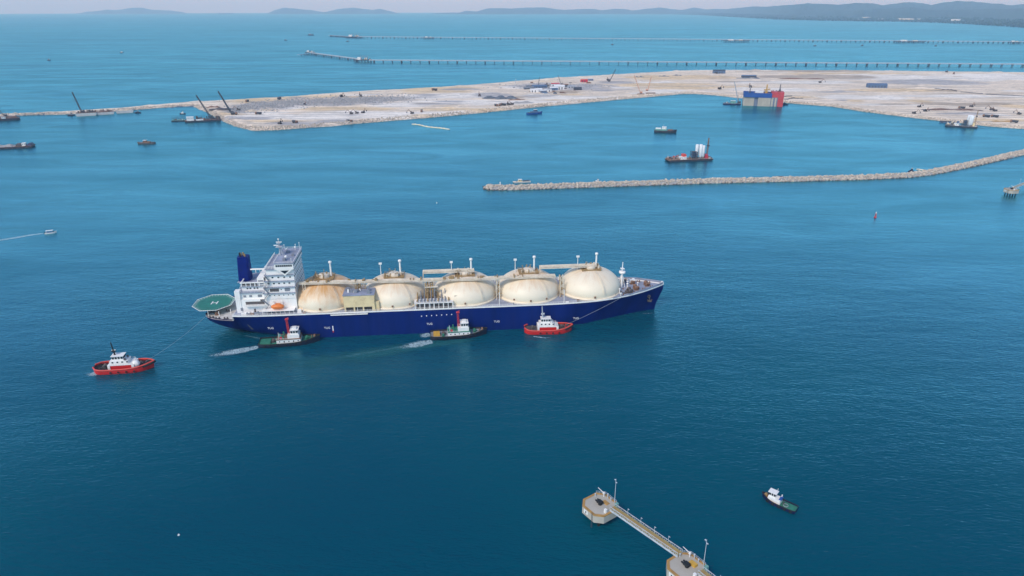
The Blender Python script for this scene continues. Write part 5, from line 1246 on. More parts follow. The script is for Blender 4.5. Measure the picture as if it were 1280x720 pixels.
def walkway(a, b_, label, lamps=True):
    """truss footbridge with grating and two white parapets"""
    d = b_ - a; L_ = d.length; rz = math.atan2(d.y, d.x); t = thing('walkway', label, 'walkway', (a.x, a.y, 0), rz, 'walkways between dolphins'); Z = a.z
    MB().box(0, L_, -1.22, 1.22, Z + 0.25, Z + 0.4).build('grating', 'grating', t)
    MB().box(0, L_, -0.12, 0.12, Z + 0.402, Z + 0.5).build('cable_tray', 'edge_ochre', t)
    for s_ in (-1, 1):
        mb = MB(); y = s_ * 1.25
        mb.box(0, L_, min(y, y + s_ * 0.28), max(y, y + s_ * 0.28), Z - 0.55, Z + 0.1); mb.box(0, L_, min(y, y + s_ * 0.16), max(y, y + s_ * 0.16), Z + 1.25, Z + 1.4)
        k = max(3, int(L_ / 1.7))
        for i in range(k + 1):
            x = L_ * i / k; mb.cyl((x, y + s_ * 0.1, Z), (x, y + s_ * 0.1, Z + 1.3), 0.07, n=5)
            if i < k: mb.cyl((x, y + s_ * 0.1, Z + (1.3 if i % 2 else 0)), (L_ * (i + 1) / k, y + s_ * 0.1, Z + (0 if i % 2 else 1.3)), 0.06, n=4)
        mb.build('side_truss', 'galvanised', t)
    mb = MB()
    for i in range(int(L_ / 3)): mb.box(3 * i + 0.5, 3 * i + 0.75, -1.2, 1.2, Z - 0.5, Z - 0.3)
    mb.build('cross_beams', 'steel', t)
    if lamps:
        for k in range(4):
            x = L_ * (0.2 + 0.2 * k); MB().cyl((x, 1.5, Z), (x, 1.5, Z + 3.0), 0.06, n=5).cyl((x, 1.5, Z + 3.0), (x + 0.6, 1.1, Z + 3.2), 0.05, n=5).box(x + 0.3, x + 0.9, 0.95, 1.2, Z + 3.15, Z + 3.28).build('lamp', 'galvanised', t)
    for x in (0.4, L_ - 1.6): MB().box(x, x + 1.2, -1.6, 1.6, Z - 0.75, Z - 0.55).build('bearing_seat', 'concrete', t)
    return t
u = Vector((math.cos(WALK_A), math.sin(WALK_A), 0)); v = Vector((-u.y, u.x, 0))
wa = Vector((d1.x, d1.y, 7.1)) + u * 4.9 + v * 1.9; wb = Vector((d2.x, d2.y, 7.1)) - u * 4.9 + v * 1.9
walkway(wa, wb, 'long steel truss walkway joining the two near dolphins')
w2 = Vector((d2.x, d2.y, 7.1)) + u * 4.6 + v * 1.6; walkway(w2, w2 + u * 34, 'steel walkway leaving the bottom edge beyond the nearest dolphin')
w3 = Vector((d3.x, d3.y, 7.1)); t3_ = G(1300, 222, 7.1); dd = (t3_ - w3).normalized(); walkway(w3 + dd * 4.0, w3 + dd * 60, 'pale steel walkway running off the right edge from the distant dolphin', False)

# ------------------------------------------------------------------ work barges and harbour craft
def wl_place(pl, pr, beam):
    """near waterline from left to right pixel -> centre, heading (towards right), length"""
    a, b_ = G(*pl), G(*pr); d = b_ - a; L_ = d.length; rz = math.atan2(d.y, d.x)
    nv = Vector((-d.y, d.x, 0)).normalized(); return (a + b_) / 2 + nv * beam / 2, rz, L_
def pontoon(par, L_, B, fb, mat, deck='deck_rust', name='hull'):
    h = MB(); x0, x1 = -L_ / 2, L_ / 2; rk = min(5.0, L_ * 0.08)
    side = [(x0 + rk, -1.5), (x1 - rk, -1.5), (x1, fb * 0.45), (x1, fb), (x0, fb), (x0, fb * 0.45)]
    vs = [(x, -B / 2, z) for x, z in side] + [(x, B / 2, z) for x, z in side]
    h.add(vs, [tuple(range(6)), tuple(range(6, 12))[::-1]] + [(i, 6 + i, 6 + (i + 1) % 6, (i + 1) % 6) for i in range(6)])
    o = h.build(name, mat, par); MB().box(x0 + 0.2, x1 - 0.2, -B / 2 + 0.2, B / 2 - 0.2, fb + 0.01, fb + 0.12).build('deck', deck, par)
    mb = MB()
    for k in range(int(L_ / 8)):
        x = x0 + 4 + 8 * k
        for s_ in (-1, 1): mb.cyl((x, s_ * (B / 2 - 0.8), fb), (x, s_ * (B / 2 - 0.8), fb + 0.9), 0.3, n=6)
    mb.build('bollards', 'dark_steel', par)
    return o
def heap(par, x0, x1, hy, z0, h, mat, seed, name='cargo_heap'):
    r_ = random.Random(seed); n, m_ = 16, 8; vs = []
    for i in range(n + 1):
        for j in range(m_ + 1):
            u, v_ = i / n, j / m_; e = min(1, 5 * u, 5 * (1 - u)) * math.sin(math.pi * v_) ** 0.7
            vs.append((x0 + (x1 - x0) * u, -hy + 2 * hy * v_, z0 + h * e * (0.7 + 0.3 * math.sin(u * 14 + seed) + r_.uniform(-0.12, 0.12))))
    fs = [(i * (m_ + 1) + j, (i + 1) * (m_ + 1) + j, (i + 1) * (m_ + 1) + j + 1, i * (m_ + 1) + j + 1) for i in range(n) for j in range(m_)]
    return MB().add(vs, fs).build(name, mat, par)
def cabin(par, x, y, lx, ly, z, h, mat='white', name='cabin', win=True):
    o = MB().box(x, x + lx, y, y + ly, z, z + h).build(name, mat, par)
    MB().box(x - 0.2, x + lx + 0.2, y - 0.2, y + ly + 0.2, z + h, z + h + 0.25).build('roof', 'white', o)
    if win:
        mw = MB().box(-0.45, 0.45, -0.05, 0.05, -0.4, 0.4).mesh('window', 'glass_dark'); k = max(2, int(lx / 2.2))
        for i in range(k): share('window', mw, o, (x + lx * (i + 0.5) / k, y - 0.02, z + h * 0.65))
    return o
def clutter(par, x0, x1, y0, y1, z, n, seed, mats=('machinery', 'machinery_rust', 'deck_grey', 'barge_pale'), hmax=2.4, name='deck_gear'):
    r_ = random.Random(seed)
    for k in range(n):
        x, y = r_.uniform(x0, x1), r_.uniform(y0, y1); s_ = r_.uniform(1.0, 3.2)
        mb = MB().box(x, x + s_, y, y + r_.uniform(0.8, 2), z, z + r_.uniform(0.6, hmax), 0.15, 0.1)
        if k % 3 == 0: mb.cyl((x, y, z), (x + 0.4, y, z + hmax * 1.3), 0.14, n=5)
        mb.build(name, mats[k % len(mats)], par)
def crane_on(par, x, y, z, boom_vec, mat='dark_steel', cabmat='dark_steel', w=1.3, r_=0.16):
    """revolving crane: crawler base, house, lattice boom, gantry and stays"""
    b0 = MB()
    for s_ in (-1, 1): b0.box(x - 2.6, x + 2.6, y + s_ * 1.7 - 0.45, y + s_ * 1.7 + 0.45, z, z + 1.1, 0.3, 0)
    b0.box(x - 1.2, x + 1.2, y - 1.4, y + 1.4, z + 0.6, z + 1.4); b0.build('crawler_base', 'machinery', par)
    d = Vector(boom_vec); f_ = Vector((d.x, d.y, 0)).normalized()
    hx = Vector((x, y, 0)) - f_ * 1.2
    MB().box(hx.x - 2.4, hx.x + 2.4, hx.y - 1.5, hx.y + 1.5, z + 1.4, z + 3.6, 0.1, 0.1).build('crane_house', cabmat, par)
    foot = Vector((x, y, z + 2.0)) + f_ * 1.4; tip = foot + d
    bo = MB().lattice(foot, tip, w, w * 0.6, r_, 12).build('boom', mat, par)
    gp = Vector((x, y, z + 3.4)) - f_ * 2.5; top = gp + Vector((0, 0, 3.2))
    MB().cyl(gp, top, 0.15, n=5).cyl(foot + Vector((0, 0, 1.4)), top, 0.12, n=5).build('gantry', mat, par)
    MB().cyl(top, tip, 0.07, n=4).build('boom_stay', 'dark_steel', par)
    MB().cyl(tip, tip - Vector((0, 0, d.z * 0.45)), 0.06, n=4).box(tip.x - 0.4, tip.x + 0.4, tip.y - 0.4, tip.y + 0.4, tip.z - d.z * 0.45 - 1, tip.z - d.z * 0.45).build('hook_block', 'dark_steel', bo)
def tip_vec(par, foot_local, px, py):
    """boom vector so that the tip shows at a pixel, boom standing roughly in the plane across the view"""
    p = Vector(par.location) + Matrix.Rotation(par.rotation_euler.z, 3, 'Z') @ Vector(foot_local)
    q = at_depth(px, py, p.y); return Matrix.Rotation(-par.rotation_euler.z, 3, 'Z') @ (q - p)

# left edge: two cargo barges cut by the frame
c, rz, L_ = wl_place((-22, 153), (25, 149.8), 18)
b1 = thing('cargo_barge', 'rusty brown barge with a short crane cut off by the left edge', 'barge', c, rz)
pontoon(b1, L_, 18, 3.6, 'barge_hull', 'barge_brown'); MB().box(-L_ * 0.4, L_ * 0.44, -7.5, 7.5, 3.7, 6.0, 0.5, 0.5).build('hold_coaming', 'barge_brown', b1)
cabin(b1, L_ * 0.02, -8.6, 6, 3, 3.7, 2.8); crane_on(b1, L_ * 0.12, 2, 6.0, (-6, 0, 11), w=1.4, r_=0.25); clutter(b1, -L_ * 0.3, L_ * 0.4, -6, 6, 6.0, 6, 3)
c, rz, L_ = wl_place((-30, 188.5), (40.5, 184.8), 17)
b2 = thing('gravel_barge', 'dark hulled barge heaped with grey gravel, blue bow, at the left edge', 'barge', c, rz)
pontoon(b2, L_, 17, 2.6, 'barge_hull'); heap(b2, -L_ * 0.42, L_ * 0.18, 7, 2.7, 3.6, 'gravel', 2)
MB().box(L_ * 0.2, L_ * 0.3, -6, 6, 2.7, 5.6, 0.3, 0.2).build('winch_house', 'machinery', b2); cabin(b2, L_ * 0.31, -5.5, 4.5, 6, 2.7, 3.8)
MB().box(L_ * 0.40, L_ * 0.485, -7, 7, 2.7, 5.4, 0.8, 1.2).build('bow_block', 'tug_blue', b2); clutter(b2, L_ * 0.3, L_ * 0.44, 0, 5, 2.7, 4, 8)
# three pale barges and a crane against the causeway
c, rz, L_ = wl_place((95, 145.8), (121, 144.3), 16)
b3 = thing('crane_barge', 'pale sided barge carrying the tall leaning crane beside the causeway', 'barge', c, rz, 'pale barges moored along the causeway')
pontoon(b3, L_, 16, 5.2, 'barge_pale', 'barge_brown'); v_ = tip_vec(b3, (-6, 2, 7.4), 91, 115); crane_on(b3, -6, 2, 5.4, v_, w=1.9, r_=0.34); clutter(b3, -L_ * 0.45, L_ * 0.45, -5, 6, 5.3, 22, 5, ('machinery', 'machinery', 'machinery_rust'), hmax=5)
c, rz, L_ = wl_place((121.5, 144.0), (143, 142.6), 15)
b4 = thing('material_barge', 'pale barge stacked with dark material, middle of three along the causeway', 'barge', c, rz, 'pale barges moored along the causeway')
pontoon(b4, L_, 15, 4.4, 'barge_pale', 'barge_brown'); heap(b4, -L_ * 0.42, L_ * 0.42, 6, 4.5, 3.0, 'barge_brown', 3); clutter(b4, -L_ * 0.45, L_ * 0.42, -6, 6, 4.5, 16, 6, ('machinery', 'machinery_rust', 'dark_steel'), hmax=4.5)
c, rz, L_ = wl_place((145.5, 142.0), (167, 140.8), 14)
b5 = thing('hopper_barge', 'low grey barge with a sandy load, rightmost along the causeway', 'barge', c, rz, 'pale barges moored along the causeway')
pontoon(b5, L_, 14, 4.4, 'barge_pale', 'gravel'); heap(b5, -L_ * 0.42, L_ * 0.42, 5.4, 4.5, 2.4, 'sand_heap', 4)
def small_boat(pl, pr, label, hullmat, cabmat='white', hscale=1.0, name='workboat', flip=False, group=None, mast=True):
    a, b_ = G(*pl), G(*pr); c_ = (a + b_) / 2; d = (a - b_) if flip else (b_ - a); L_ = d.length; rz_ = math.atan2(d.y, d.x)
    t = thing(name, label, 'boat', (c_.x, c_.y + L_ * 0.12, 0), rz_, group); B_ = min(L_ * 0.3, 9)
    zd = 0.05 * L_ + 0.5; hb_, dk_, nr_, fr_, st_ = boat_hull(L_, B_, zd, 0.05 * L_, 0.01 * L_, 0.4, 1.8, 0.85, 12); hb_.build('hull', hullmat, t); dk_.build('deck', 'deck_grey', t)
    dh_ = MB().box(-L_ * 0.25, L_ * 0.15, -B_ * 0.35, B_ * 0.35, zd, zd + 2.3 * hscale).build('deckhouse', cabmat, t)
    wheelhouse(t, -L_ * 0.05, L_ * 0.12, B_ * 0.3, zd + 2.3 * hscale, zd + 4.4 * hscale, cabmat, 2, 2)
    if mast: MB().cyl((0, 0, zd + 4.4 * hscale), (-0.3, 0, zd + 7.5 * hscale), 0.15, n=5).build('mast', 'dark_steel', t)
    MB().box(-L_ * 0.42, -L_ * 0.3, -B_ * 0.3, B_ * 0.3, zd, zd + 1.0).build('deck_gear', 'machinery', t)
    return t
small_boat((84, 145), (93.5, 144.5), 'little dark tug at the left end of the pale barges', 'tug_dark', 'deck_grey')
small_boat((168, 141.6), (176, 141.4), 'tiny dark launch just right of the pale barges', 'tug_dark', 'tug_dark', 0.6)
small_boat((170.5, 180.5), (192.5, 180.2), 'dark brown fishing boat with white prow alone off the island corner', 'machinery', 'machinery_rust', 0.8, 'fishing_boat', True)
MB_prow = MB()
# piling barge at the island's left corner
c, rz, L_ = wl_place((231, 153.6), (276, 151.2), 18)
b6 = thing('piling_barge', 'dark work barge with a white cabin and leaning crane at the island corner', 'barge', c, rz)
pontoon(b6, L_, 18, 2.6, 'barge_hull', 'barge_brown'); cabin(b6, -L_ * 0.44, -8, L_ * 0.20, 6, 2.7, 6.5, 'white', 'deck_cabin'); cabin(b6, -L_ * 0.18, -8.4, L_ * 0.2, 3, 2.7, 1.8, 'ship_white', 'low_cabin', False)
v_ = tip_vec(b6, (L_ * 0.26, 0, 4.5), 246, 119); crane_on(b6, L_ * 0.26, 0, 2.7, v_, w=2.1, r_=0.36); clutter(b6, -L_ * 0.2, L_ * 0.45, -7, 8, 2.7, 40, 15, ('machinery', 'machinery', 'dark_steel', 'machinery_rust'), hmax=6)
c, rz, L_ = wl_place((214, 152.2), (231, 151.6), 14)
b7 = thing('flat_barge', 'low flat barge with upright posts left of the white cabin barge', 'barge', c, rz)
pontoon(b7, L_, 14, 1.8, 'barge_hull', 'net_pale'); mb = MB()
for k in range(6):
    for s_ in (-1, 1): mb.cyl((-L_ * 0.42 + L_ * 0.165 * k, s_ * 6, 1.9), (-L_ * 0.42 + L_ * 0.165 * k, s_ * 6, 7.4), 0.28, n=6)
mb.build('posts', 'dark_steel', b7); clutter(b7, -L_ * 0.3, L_ * 0.3, -4, 4, 1.9, 5, 31)
small_boat((224.5, 142.8), (232, 142.8), 'small boat with a white cabin behind the flat barge', 'tug_dark', 'white', 0.8)
# ferry, blue boat, floating pipe
c, rz, L_ = wl_place((817.5, 165.6), (846, 166.6), 11)
fe = thing('supply_vessel', 'small grey and white vessel with a dark bow, alone inside the harbour basin', 'ship', c, rz)
hb, dk, near, far, st = boat_hull(L_, 10, 2.6, 1.8, 0.3, 0.6, 1.8, 0.9); hb.build('hull', 'barge_hull', fe); dk.build('deck', 'deck_grey', fe)
MB().box(-L_ * 0.46, L_ * 0.06, -4.2, 4.2, 2.6, 5.4).build('deckhouse', 'net_pale', fe); cabin(fe, -L_ * 0.16, -3.4, 6.5, 6.8, 5.4, 3.0, 'white', 'wheelhouse'); MB().box(-L_ * 0.44, -L_ * 0.2, -3.2, 3.2, 5.4, 6.6).build('upper_deck', 'white', fe)
MB().box(L_ * 0.1, L_ * 0.32, -3.2, 3.2, 2.8, 4.8, 0.3, 0.3).build('cargo_stack', 'barge_brown', fe); MB().cyl((-L_ * 0.1, 0, 8.4), (-L_ * 0.1, 0, 12), 0.2, n=6).build('mast', 'steel', fe)
bb = small_boat((659, 143.4), (678, 142.0), 'dark blue boat close in front of the sandy shore', 'caisson_blue', 'roof_blue', 1.3, 'blue_boat')
a, b_ = G(515, 155.6), G(561.5, 162.2); n_ = 26; pts = [a.lerp(b_, k / n_) - a + Vector((math.sin(k * 0.5) * 1.2, math.sin(k * 0.35) * 3, 0.35)) for k in range(n_ + 1)]
fpz = thing('floating_pipeline', 'thin cream floating pipeline adrift off the island shore', 'pipeline', a); MB().tube(pts, 1.05, 8).build('pipe', 'pipe_cream', fpz)
me_fl = MB().lathe([(0.9, -0.9), (1.5, -0.8), (1.5, 0.8), (0.9, 0.9)], 10, axis='x').mesh('float_collar', 'cream')
for k in range(2, n_, 3):
    d_ = pts[k + 1] - pts[k]; share('float_collar', me_fl, fpz, pts[k], math.atan2(d_.y, d_.x))

def silo_barge(pl, pr, beam, label, red, px_mast, scale=1.0):
    c_, rz_, L_ = wl_place(pl, pr, beam); t = thing('concrete_batching_barge', label, 'barge', c_, rz_)
    pontoon(t, L_, beam, 2.2, 'barge_hull', 'deck_rust' if red else 'deck_grey'); S = L_ / 62
    dk_z = 2.3
    MB().box(-L_ * 0.49, -L_ * 0.25, -beam * 0.42, beam * 0.42, dk_z, dk_z + 1.6, 0.3, 0.3).build('hold_coaming', 'machinery_rust' if red else 'machinery', t)
    heap(t, -L_ * 0.46, -L_ * 0.28, beam * 0.33, dk_z + 1.5, 1.6, 'machinery_rust' if red else 'gravel', 5)
    cabin(t, -L_ * 0.25, -beam * 0.36, L_ * 0.16, beam * 0.5, dk_z, 3.2, 'ship_white', 'deckhouse'); MB().box(-L_ * 0.16, -L_ * 0.09, -beam * 0.2, beam * 0.25, dk_z + 3.4, dk_z + 6.4).build('red_house', 'tug_fender_red' if red else 'roof_blue', t)
    MB().cyl((-L_ * 0.27, 0, dk_z), (-L_ * 0.23, 0, dk_z + 6.5), 0.7, 0.5, 8).build('hopper_chute', 'machinery_rust' if red else 'machinery', t)
    # mixing tower: dark open frame
    fr = MB()
    for x in (0.05, 0.10, 0.15):
        for y in (-0.3, 0.3): fr.cyl((L_ * x, beam * y, dk_z), (L_ * x, beam * y, dk_z + 9), 0.32, n=5)
    for z in (3, 6, 9): fr.box(L_ * 0.045, L_ * 0.155, -beam * 0.32, beam * 0.32, dk_z + z - 0.3, dk_z + z)
    fr.build('mixing_tower', 'dark_steel', t); MB().box(L_ * 0.06, L_ * 0.14, -beam * 0.2, beam * 0.2, dk_z + 3.1, dk_z + 7.6).build('mixer', 'roof_blue', t)
    for x, y, h in ((0.185, 0.22, 17), (0.23, -0.22, 16.5), (0.265, 0.18, 17), (0.285, -0.2, 16.5)):
        si = MB().lathe([(0.25, 0), (0.6, 1.0), (2.1, 3.2), (2.1, h - 0.5), (1.9, h), (0.02, h + 0.3)], 16, (L_ * x, beam * y, dk_z + 0.4)).build('silo', 'silo_white', t)
        lg = MB()
        for k in range(4): lg.cyl((L_ * x + 1.8 * math.cos(k * 1.571 + .78), beam * y + 1.8 * math.sin(k * 1.571 + .78), dk_z), (L_ * x + 1.8 * math.cos(k * 1.571 + .78), beam * y + 1.8 * math.sin(k * 1.571 + .78), dk_z + 4.4), 0.16, n=5)
        lg.build('silo_legs', 'steel', si)
    MB().box(L_ * 0.33, L_ * 0.40, -beam * 0.3, beam * 0.3, dk_z, dk_z + 5.2, 0.2, 0.2).build('engine_house', 'mast_red' if red else 'cream', t)
    mb_ = MB().lattice((L_ * 0.40, 0, dk_z), (L_ * 0.405, 0, dk_z + 26), 1.7, 0.9, 0.2, 12); mb_.build('conveyor_mast', 'machinery_rust' if red else 'pipe_brown', t)
    MB().box(L_ * 0.385, L_ * 0.43, -1.6, 1.6, dk_z + 15.5, dk_z + 17).build('mast_platform', 'dark_steel', t); MB().box(L_ * 0.44, L_ * 0.485, -beam * 0.3, beam * 0.3, dk_z, dk_z + 1.6).build('stern_winch', 'machinery', t)
    clutter(t, -L_ * 0.48, L_ * 0.05, -beam * 0.42, beam * 0.3, dk_z, 22, 11, ('machinery', 'machinery_rust', 'tug_fender_red', 'barge_pale', 'dark_steel') if red else ('machinery', 'dark_steel', 'barge_pale', 'cream'), 4.2); clutter(t, L_ * 0.16, L_ * 0.42, -beam * 0.45, -beam * 0.35, dk_z, 7, 12)
    r_ = MB(); r_.rail([(-L_ * 0.5, -beam * 0.49, dk_z), (L_ * 0.5, -beam * 0.49, dk_z)], 1.1, 3, 0.06); r_.build('railing', 'steel', t)
    return t
silo_barge((836, 203), (891.5, 200.6), 14, 'red and brown concrete batching barge with white silos beyond the breakwater', True, 887)
silo_barge((1182, 158.2), (1222, 160.6), 14, 'white silo barge moored against the sandy shore on the right', False, 1214)
# buoy and markers
bu = G(1094, 272); t = thing('channel_buoy', 'red and white channel buoy floating right of the carrier', 'buoy', (bu.x, bu.y, 0)); MB().lathe([(0.05, -0.8), (1.1, -0.6), (1.25, 0.5), (0.9, 0.8), (0.02, 0.8)], 16).build('float', 'mast_red', t)
MB().lattice((0, 0, 0.8), (0, 0, 4.2), 1.2, 0.6, 0.1, 4).build('tower', 'tug_fender_red', t); MB().cyl((0, 0, 4.2), (0, 0, 4.8), 0.3).ball((0, 0, 5.1), 0.45, 10, 6).build('lantern', 'white', t)
fl = G(223.5, 669); o = MB().ball((0, 0, 0.12), 0.42, 10, 8, 0.8).cyl((0, 0, 0.3), (0, 0, 0.75), 0.1, n=6).build('float', 'white', None, (fl.x, fl.y, 0)); tag(o, 'tiny white mooring float in the empty water at lower left', 'float')
o = MB().ball((0, 0, 0.2), 0.6, 10, 8, 0.8).cyl((0, 0, 0.5), (0, 0, 1.2), 0.12, n=6).build('float', 'white', None, G(546, 254)); tag(o, 'tiny pale float on the water above the third tank', 'float')
# craft behind the breakwater
a = G(603, 233.2); b_ = G(613, 234.4); o = MB().tube([Vector((0, 0, 0.3)), (b_ - a) * 0.5 + Vector((0, 1, 0.3)), b_ - a + Vector((0, 0, 0.3))], 0.5, 6).build('floating_boom', 'dark_steel', None, a); tag(o, 'short dark floating boom off the tip of the breakwater', 'boom')
c, rz, L_ = wl_place((642, 232.8), (664, 231.6), 5); t = thing('work_pontoon', 'pale work pontoon just behind the tip of the breakwater', 'pontoon', c + Vector((0, 14, 0)), rz); pontoon(t, L_, 5, 1.1, 'barge_pale', 'pipe_cream'); cabin(t, -L_ * 0.2, -1.6, 4, 3.0, 1.2, 2.2, 'cream'); MB().box(L_ * 0.1, L_ * 0.45, -1.5, 1.5, 1.2, 1.9).build('hose_stack', 'dark_steel', t)
t = small_boat((742, 228.6), (752, 228.4), 'small white launch behind the long arm of the breakwater', 'white', 'white', 0.6, 'launch')
mk = GL(0, 0) if False else bw_mid[0] + Vector((10, 1, 4.6)); o = MB().cyl((0, 0, -1.2), (0, 0, 1.6), 0.7, 0.5, 8).ball((0, 0, 2.0), 0.7, 8, 6).build('beacon', 'white', None, mk); tag(o, 'small white beacon on the tip of the breakwater', 'beacon')
t = small_boat((1136, 215.2), (1143, 215.0), 'dark blue launch behind the bend of the breakwater', 'tug_blue', 'tug_blue', 0.8, 'launch')
for k, (pa, pb, mt, lab) in enumerate((((1146, 212.2), (1156, 213.0), 'pipe_cream', 'pale floating hose behind the bend of the breakwater'), ((1154, 213.2), (1174, 216.2), 'pipe_brown', 'brown floating hose touching the breakwater bend'), ((1168, 210.4), (1174, 211.2), 'dark_steel', 'short dark floating hose farthest behind the breakwater bend'))):
    a, b_ = G(*pa), G(*pb); o = MB().tube([(b_ - a) * (q / 6) + Vector((0, 1.5 * math.sin(q), 0.4)) for q in range(7)], 0.85, 6).build('floating_hose', mt, None, a); tag(o, lab, 'hose')
a = G(983, 227); o = MB().box(-5, 5, -1.5, 1.5, -0.5, 1.0, 0.4, 0.3).build('raft', 'barge_brown', None, (a.x, a.y + 22, 0)); tag(o, 'small brown raft behind the middle of the breakwater', 'raft')
for px, py, lab, L_ in ((61, 75.6, 'dark small boat alone on the far water at upper left', 18), (152, 66.0, 'dark distant boat with pale cabin, upper left', 20), (357, 50.4, 'faint distant boat left of the jetty ends', 22), (434.5, 52, 'faint distant boat below the far jetty head', 22),
                         (1019, 57.5, 'faint distant boat below the far trestle, left of the pair', 20), (1078, 57, 'faint distant boat below the far trestle, right of the pair', 18), (1170, 57.5, 'tiny distant boat below the far trestle near the right edge', 18), (765.5, 56, 'tiny distant boat below the middle of the far trestle', 18)):
    p = G(px, py); d_ = L_ / p.length * FPX * 0.5
    small_boat((px - d_, py), (px + d_, py), lab, 'barge_hull', 'deck_grey' if px != 152 else 'white', 1.1, 'distant_boat')
p = far_ground(282, 17.6); t = thing('distant_ship', 'low dark ship hull down on the horizon at upper left', 'ship', p, 0.1); hb, dk, near, far, st = boat_hull(520, 60, 22, 10, 0, 2); hb.build('hull', 'barge_hull', t); dk.build('deck', 'deck_grey', t); MB().box(-220, -180, -20, 20, 20, 60).build('deckhouse', 'steel', t)
p = far_ground(388.5, 44.2); t = thing('distant_ship', 'grey ship moored at the open end of the far jetty', 'ship', p, 0.15); hb, dk, near, far, st = boat_hull(42, 10, 4, 2, 0.5, 1); hb.build('hull', 'barge_hull', t); dk.build('deck', 'deck_grey', t); cabin(t, -12, -3.5, 14, 7, 4, 7, 'deck_grey'); crane_on(t, 10, 0, 4, (6, 0, 9))

# ------------------------------------------------------------------ floating caisson dock at the shore
c, rz, L_ = wl_place((928.5, 132.0), (978, 133.6), 30)
ca = thing('caisson_dock', 'floating caisson dock, grey concrete walls under a blue band with red end', 'dock', c, rz); x0, x1 = -L_ / 2, L_ / 2
y0, y1 = -15, 15
def at_x(f): return x0 + L_ * f
MB().box(at_x(0.0), at_x(0.27), y0, y1, -2, 18).build('caisson_block', 'concrete_pale', ca); MB().box(at_x(0.27), at_x(0.37), y0 + 1.2, y1, -2, 18).build('recessed_block', 'caisson_slate', ca)
MB().box(at_x(0.37), at_x(0.68), y0 - 1.5, y1, -2, 17).build('caisson_block', 'concrete_pale', ca); MB().box(at_x(0.68), at_x(0.86), y0 + 0.6, y1, -2, 17.5).build('caisson_block', 'caisson_slate', ca)
MB().box(at_x(0.70), at_x(0.75), y0 + 0.2, y0 + 0.6, 0, 17).build('wall_panel', 'concrete_pale', ca); MB().box(at_x(0.79), at_x(0.83), y0 + 0.2, y0 + 0.6, 0, 17).build('wall_panel', 'concrete_pale', ca)
MB().box(at_x(0.86), at_x(1.0), y0 - 1, y1, -2, 28).build('red_tower', 'caisson_red', ca); MB().box(at_x(0.70), at_x(0.86), y0 + 0.4, y1, 17.6, 28).build('red_deck_house', 'caisson_red', ca)
bb_ = MB().box(at_x(0.0) - 0.4, at_x(0.70), y0 - 2.2, y0 - 1.6, 17.05, 25.6).build('blue_band', 'caisson_blue', ca); MB().box(at_x(0.0) - 0.4, at_x(0.0), y0 - 1.55, y1, 18.05, 25.6).build('blue_band', 'caisson_blue', ca); MB().box(at_x(0.0) - 0.4, at_x(0.70), y1 + 0.1, y1 + 0.7, 18.05, 25.6).build('blue_band', 'caisson_blue', ca)
MB().box(at_x(0.0), at_x(0.70), y0 - 1.5, y1, 18.05, 22).build('work_deck', 'deck_grey', ca)
cabin(ca, at_x(0.28), y0 + 2, L_ * 0.2, 12, 22.05, 5.6, 'white', 'site_office')
for k in range(9):
    x = at_x(0.03 + 0.027 * k); MB().box(x, x + 0.35, y0 - 0.25, y0, 0.5, 18).build('wall_rib', 'concrete_pale', ca)
for k in range(9):
    x = at_x(0.39 + 0.03 * k); MB().box(x, x + 0.35, y0 - 1.75, y0 - 1.5, 0.5, 17).build('wall_rib', 'concrete_pale', ca)
for f_, h, mt in ((0.15, 11, 'dark_steel'), (0.90, 14, 'dark_steel')): MB().lattice((at_x(f_), 0, 22 if f_ < 0.5 else 28), (at_x(f_), 0, (22 if f_ < 0.5 else 28) + h), 2.2, 1.2, 0.3, 8).box(at_x(f_) - 1.6, at_x(f_) + 1.6, -1.6, 1.6, (22 if f_ < .5 else 28) + 0.1, (22 if f_ < .5 else 28) + 4).build('derrick', mt, ca)
MB().lattice((at_x(0.57), 2, 22), (at_x(0.57), 2, 41), 3.2, 1.6, 0.45, 8).lattice((at_x(0.50), 2, 30), (at_x(0.66), 2, 32), 2.0, 2.0, 0.4, 6).box(at_x(0.54), at_x(0.60), 0, 4, 22, 28).build('yellow_gantry', 'yellow', ca)
clutter(ca, at_x(0.5), at_x(0.68), y0 + 2, y1 - 3, 22, 12, 41, ('machinery_rust', 'yellow', 'machinery'), 4.5); clutter(ca, at_x(0.72), at_x(0.96), y0 + 2, y1 - 4, 28, 6, 43, hmax=2.5); clutter(ca, at_x(0.02), at_x(0.26), y0 + 2, y1 - 3, 22, 6, 44, hmax=4)
c, rz, L_ = wl_place((904.5, 130.8), (926.5, 131.2), 12); t = thing('crane_barge', 'low dark barge with a pale cabin and thin leaning jib left of the caisson dock', 'barge', c, rz); pontoon(t, L_, 12, 2.4, 'tug_blue', 'deck_grey'); cabin(t, -L_ * 0.1, -4, L_ * 0.28, 6, 2.5, 5, 'net_pale')
v_ = tip_vec(t, (L_ * 0.45, 2, 5), 920, 101.5); crane_on(t, L_ * 0.40, 2, 2.5, v_, 'steel', 'dark_steel', 1.5, 0.3); clutter(t, -L_ * 0.45, -L_ * 0.15, -4, 4, 2.5, 4, 51); MB().lattice((L_ * 0.3, -4, 2.4), (L_ * 0.3, -4, 14), 1, 0.6, 0.16, 6).build('mast', 'dark_steel', t)
small_boat((975, 131.0), (986, 131.6), 'dark tug tucked behind the red end of the caisson dock', 'tug_blue', 'tug_blue', 0.9)

# haze settings
HAZE_COL = (0.50, 0.76, 1.0, 1)
HAZE_DENSITY = 6.0e-5


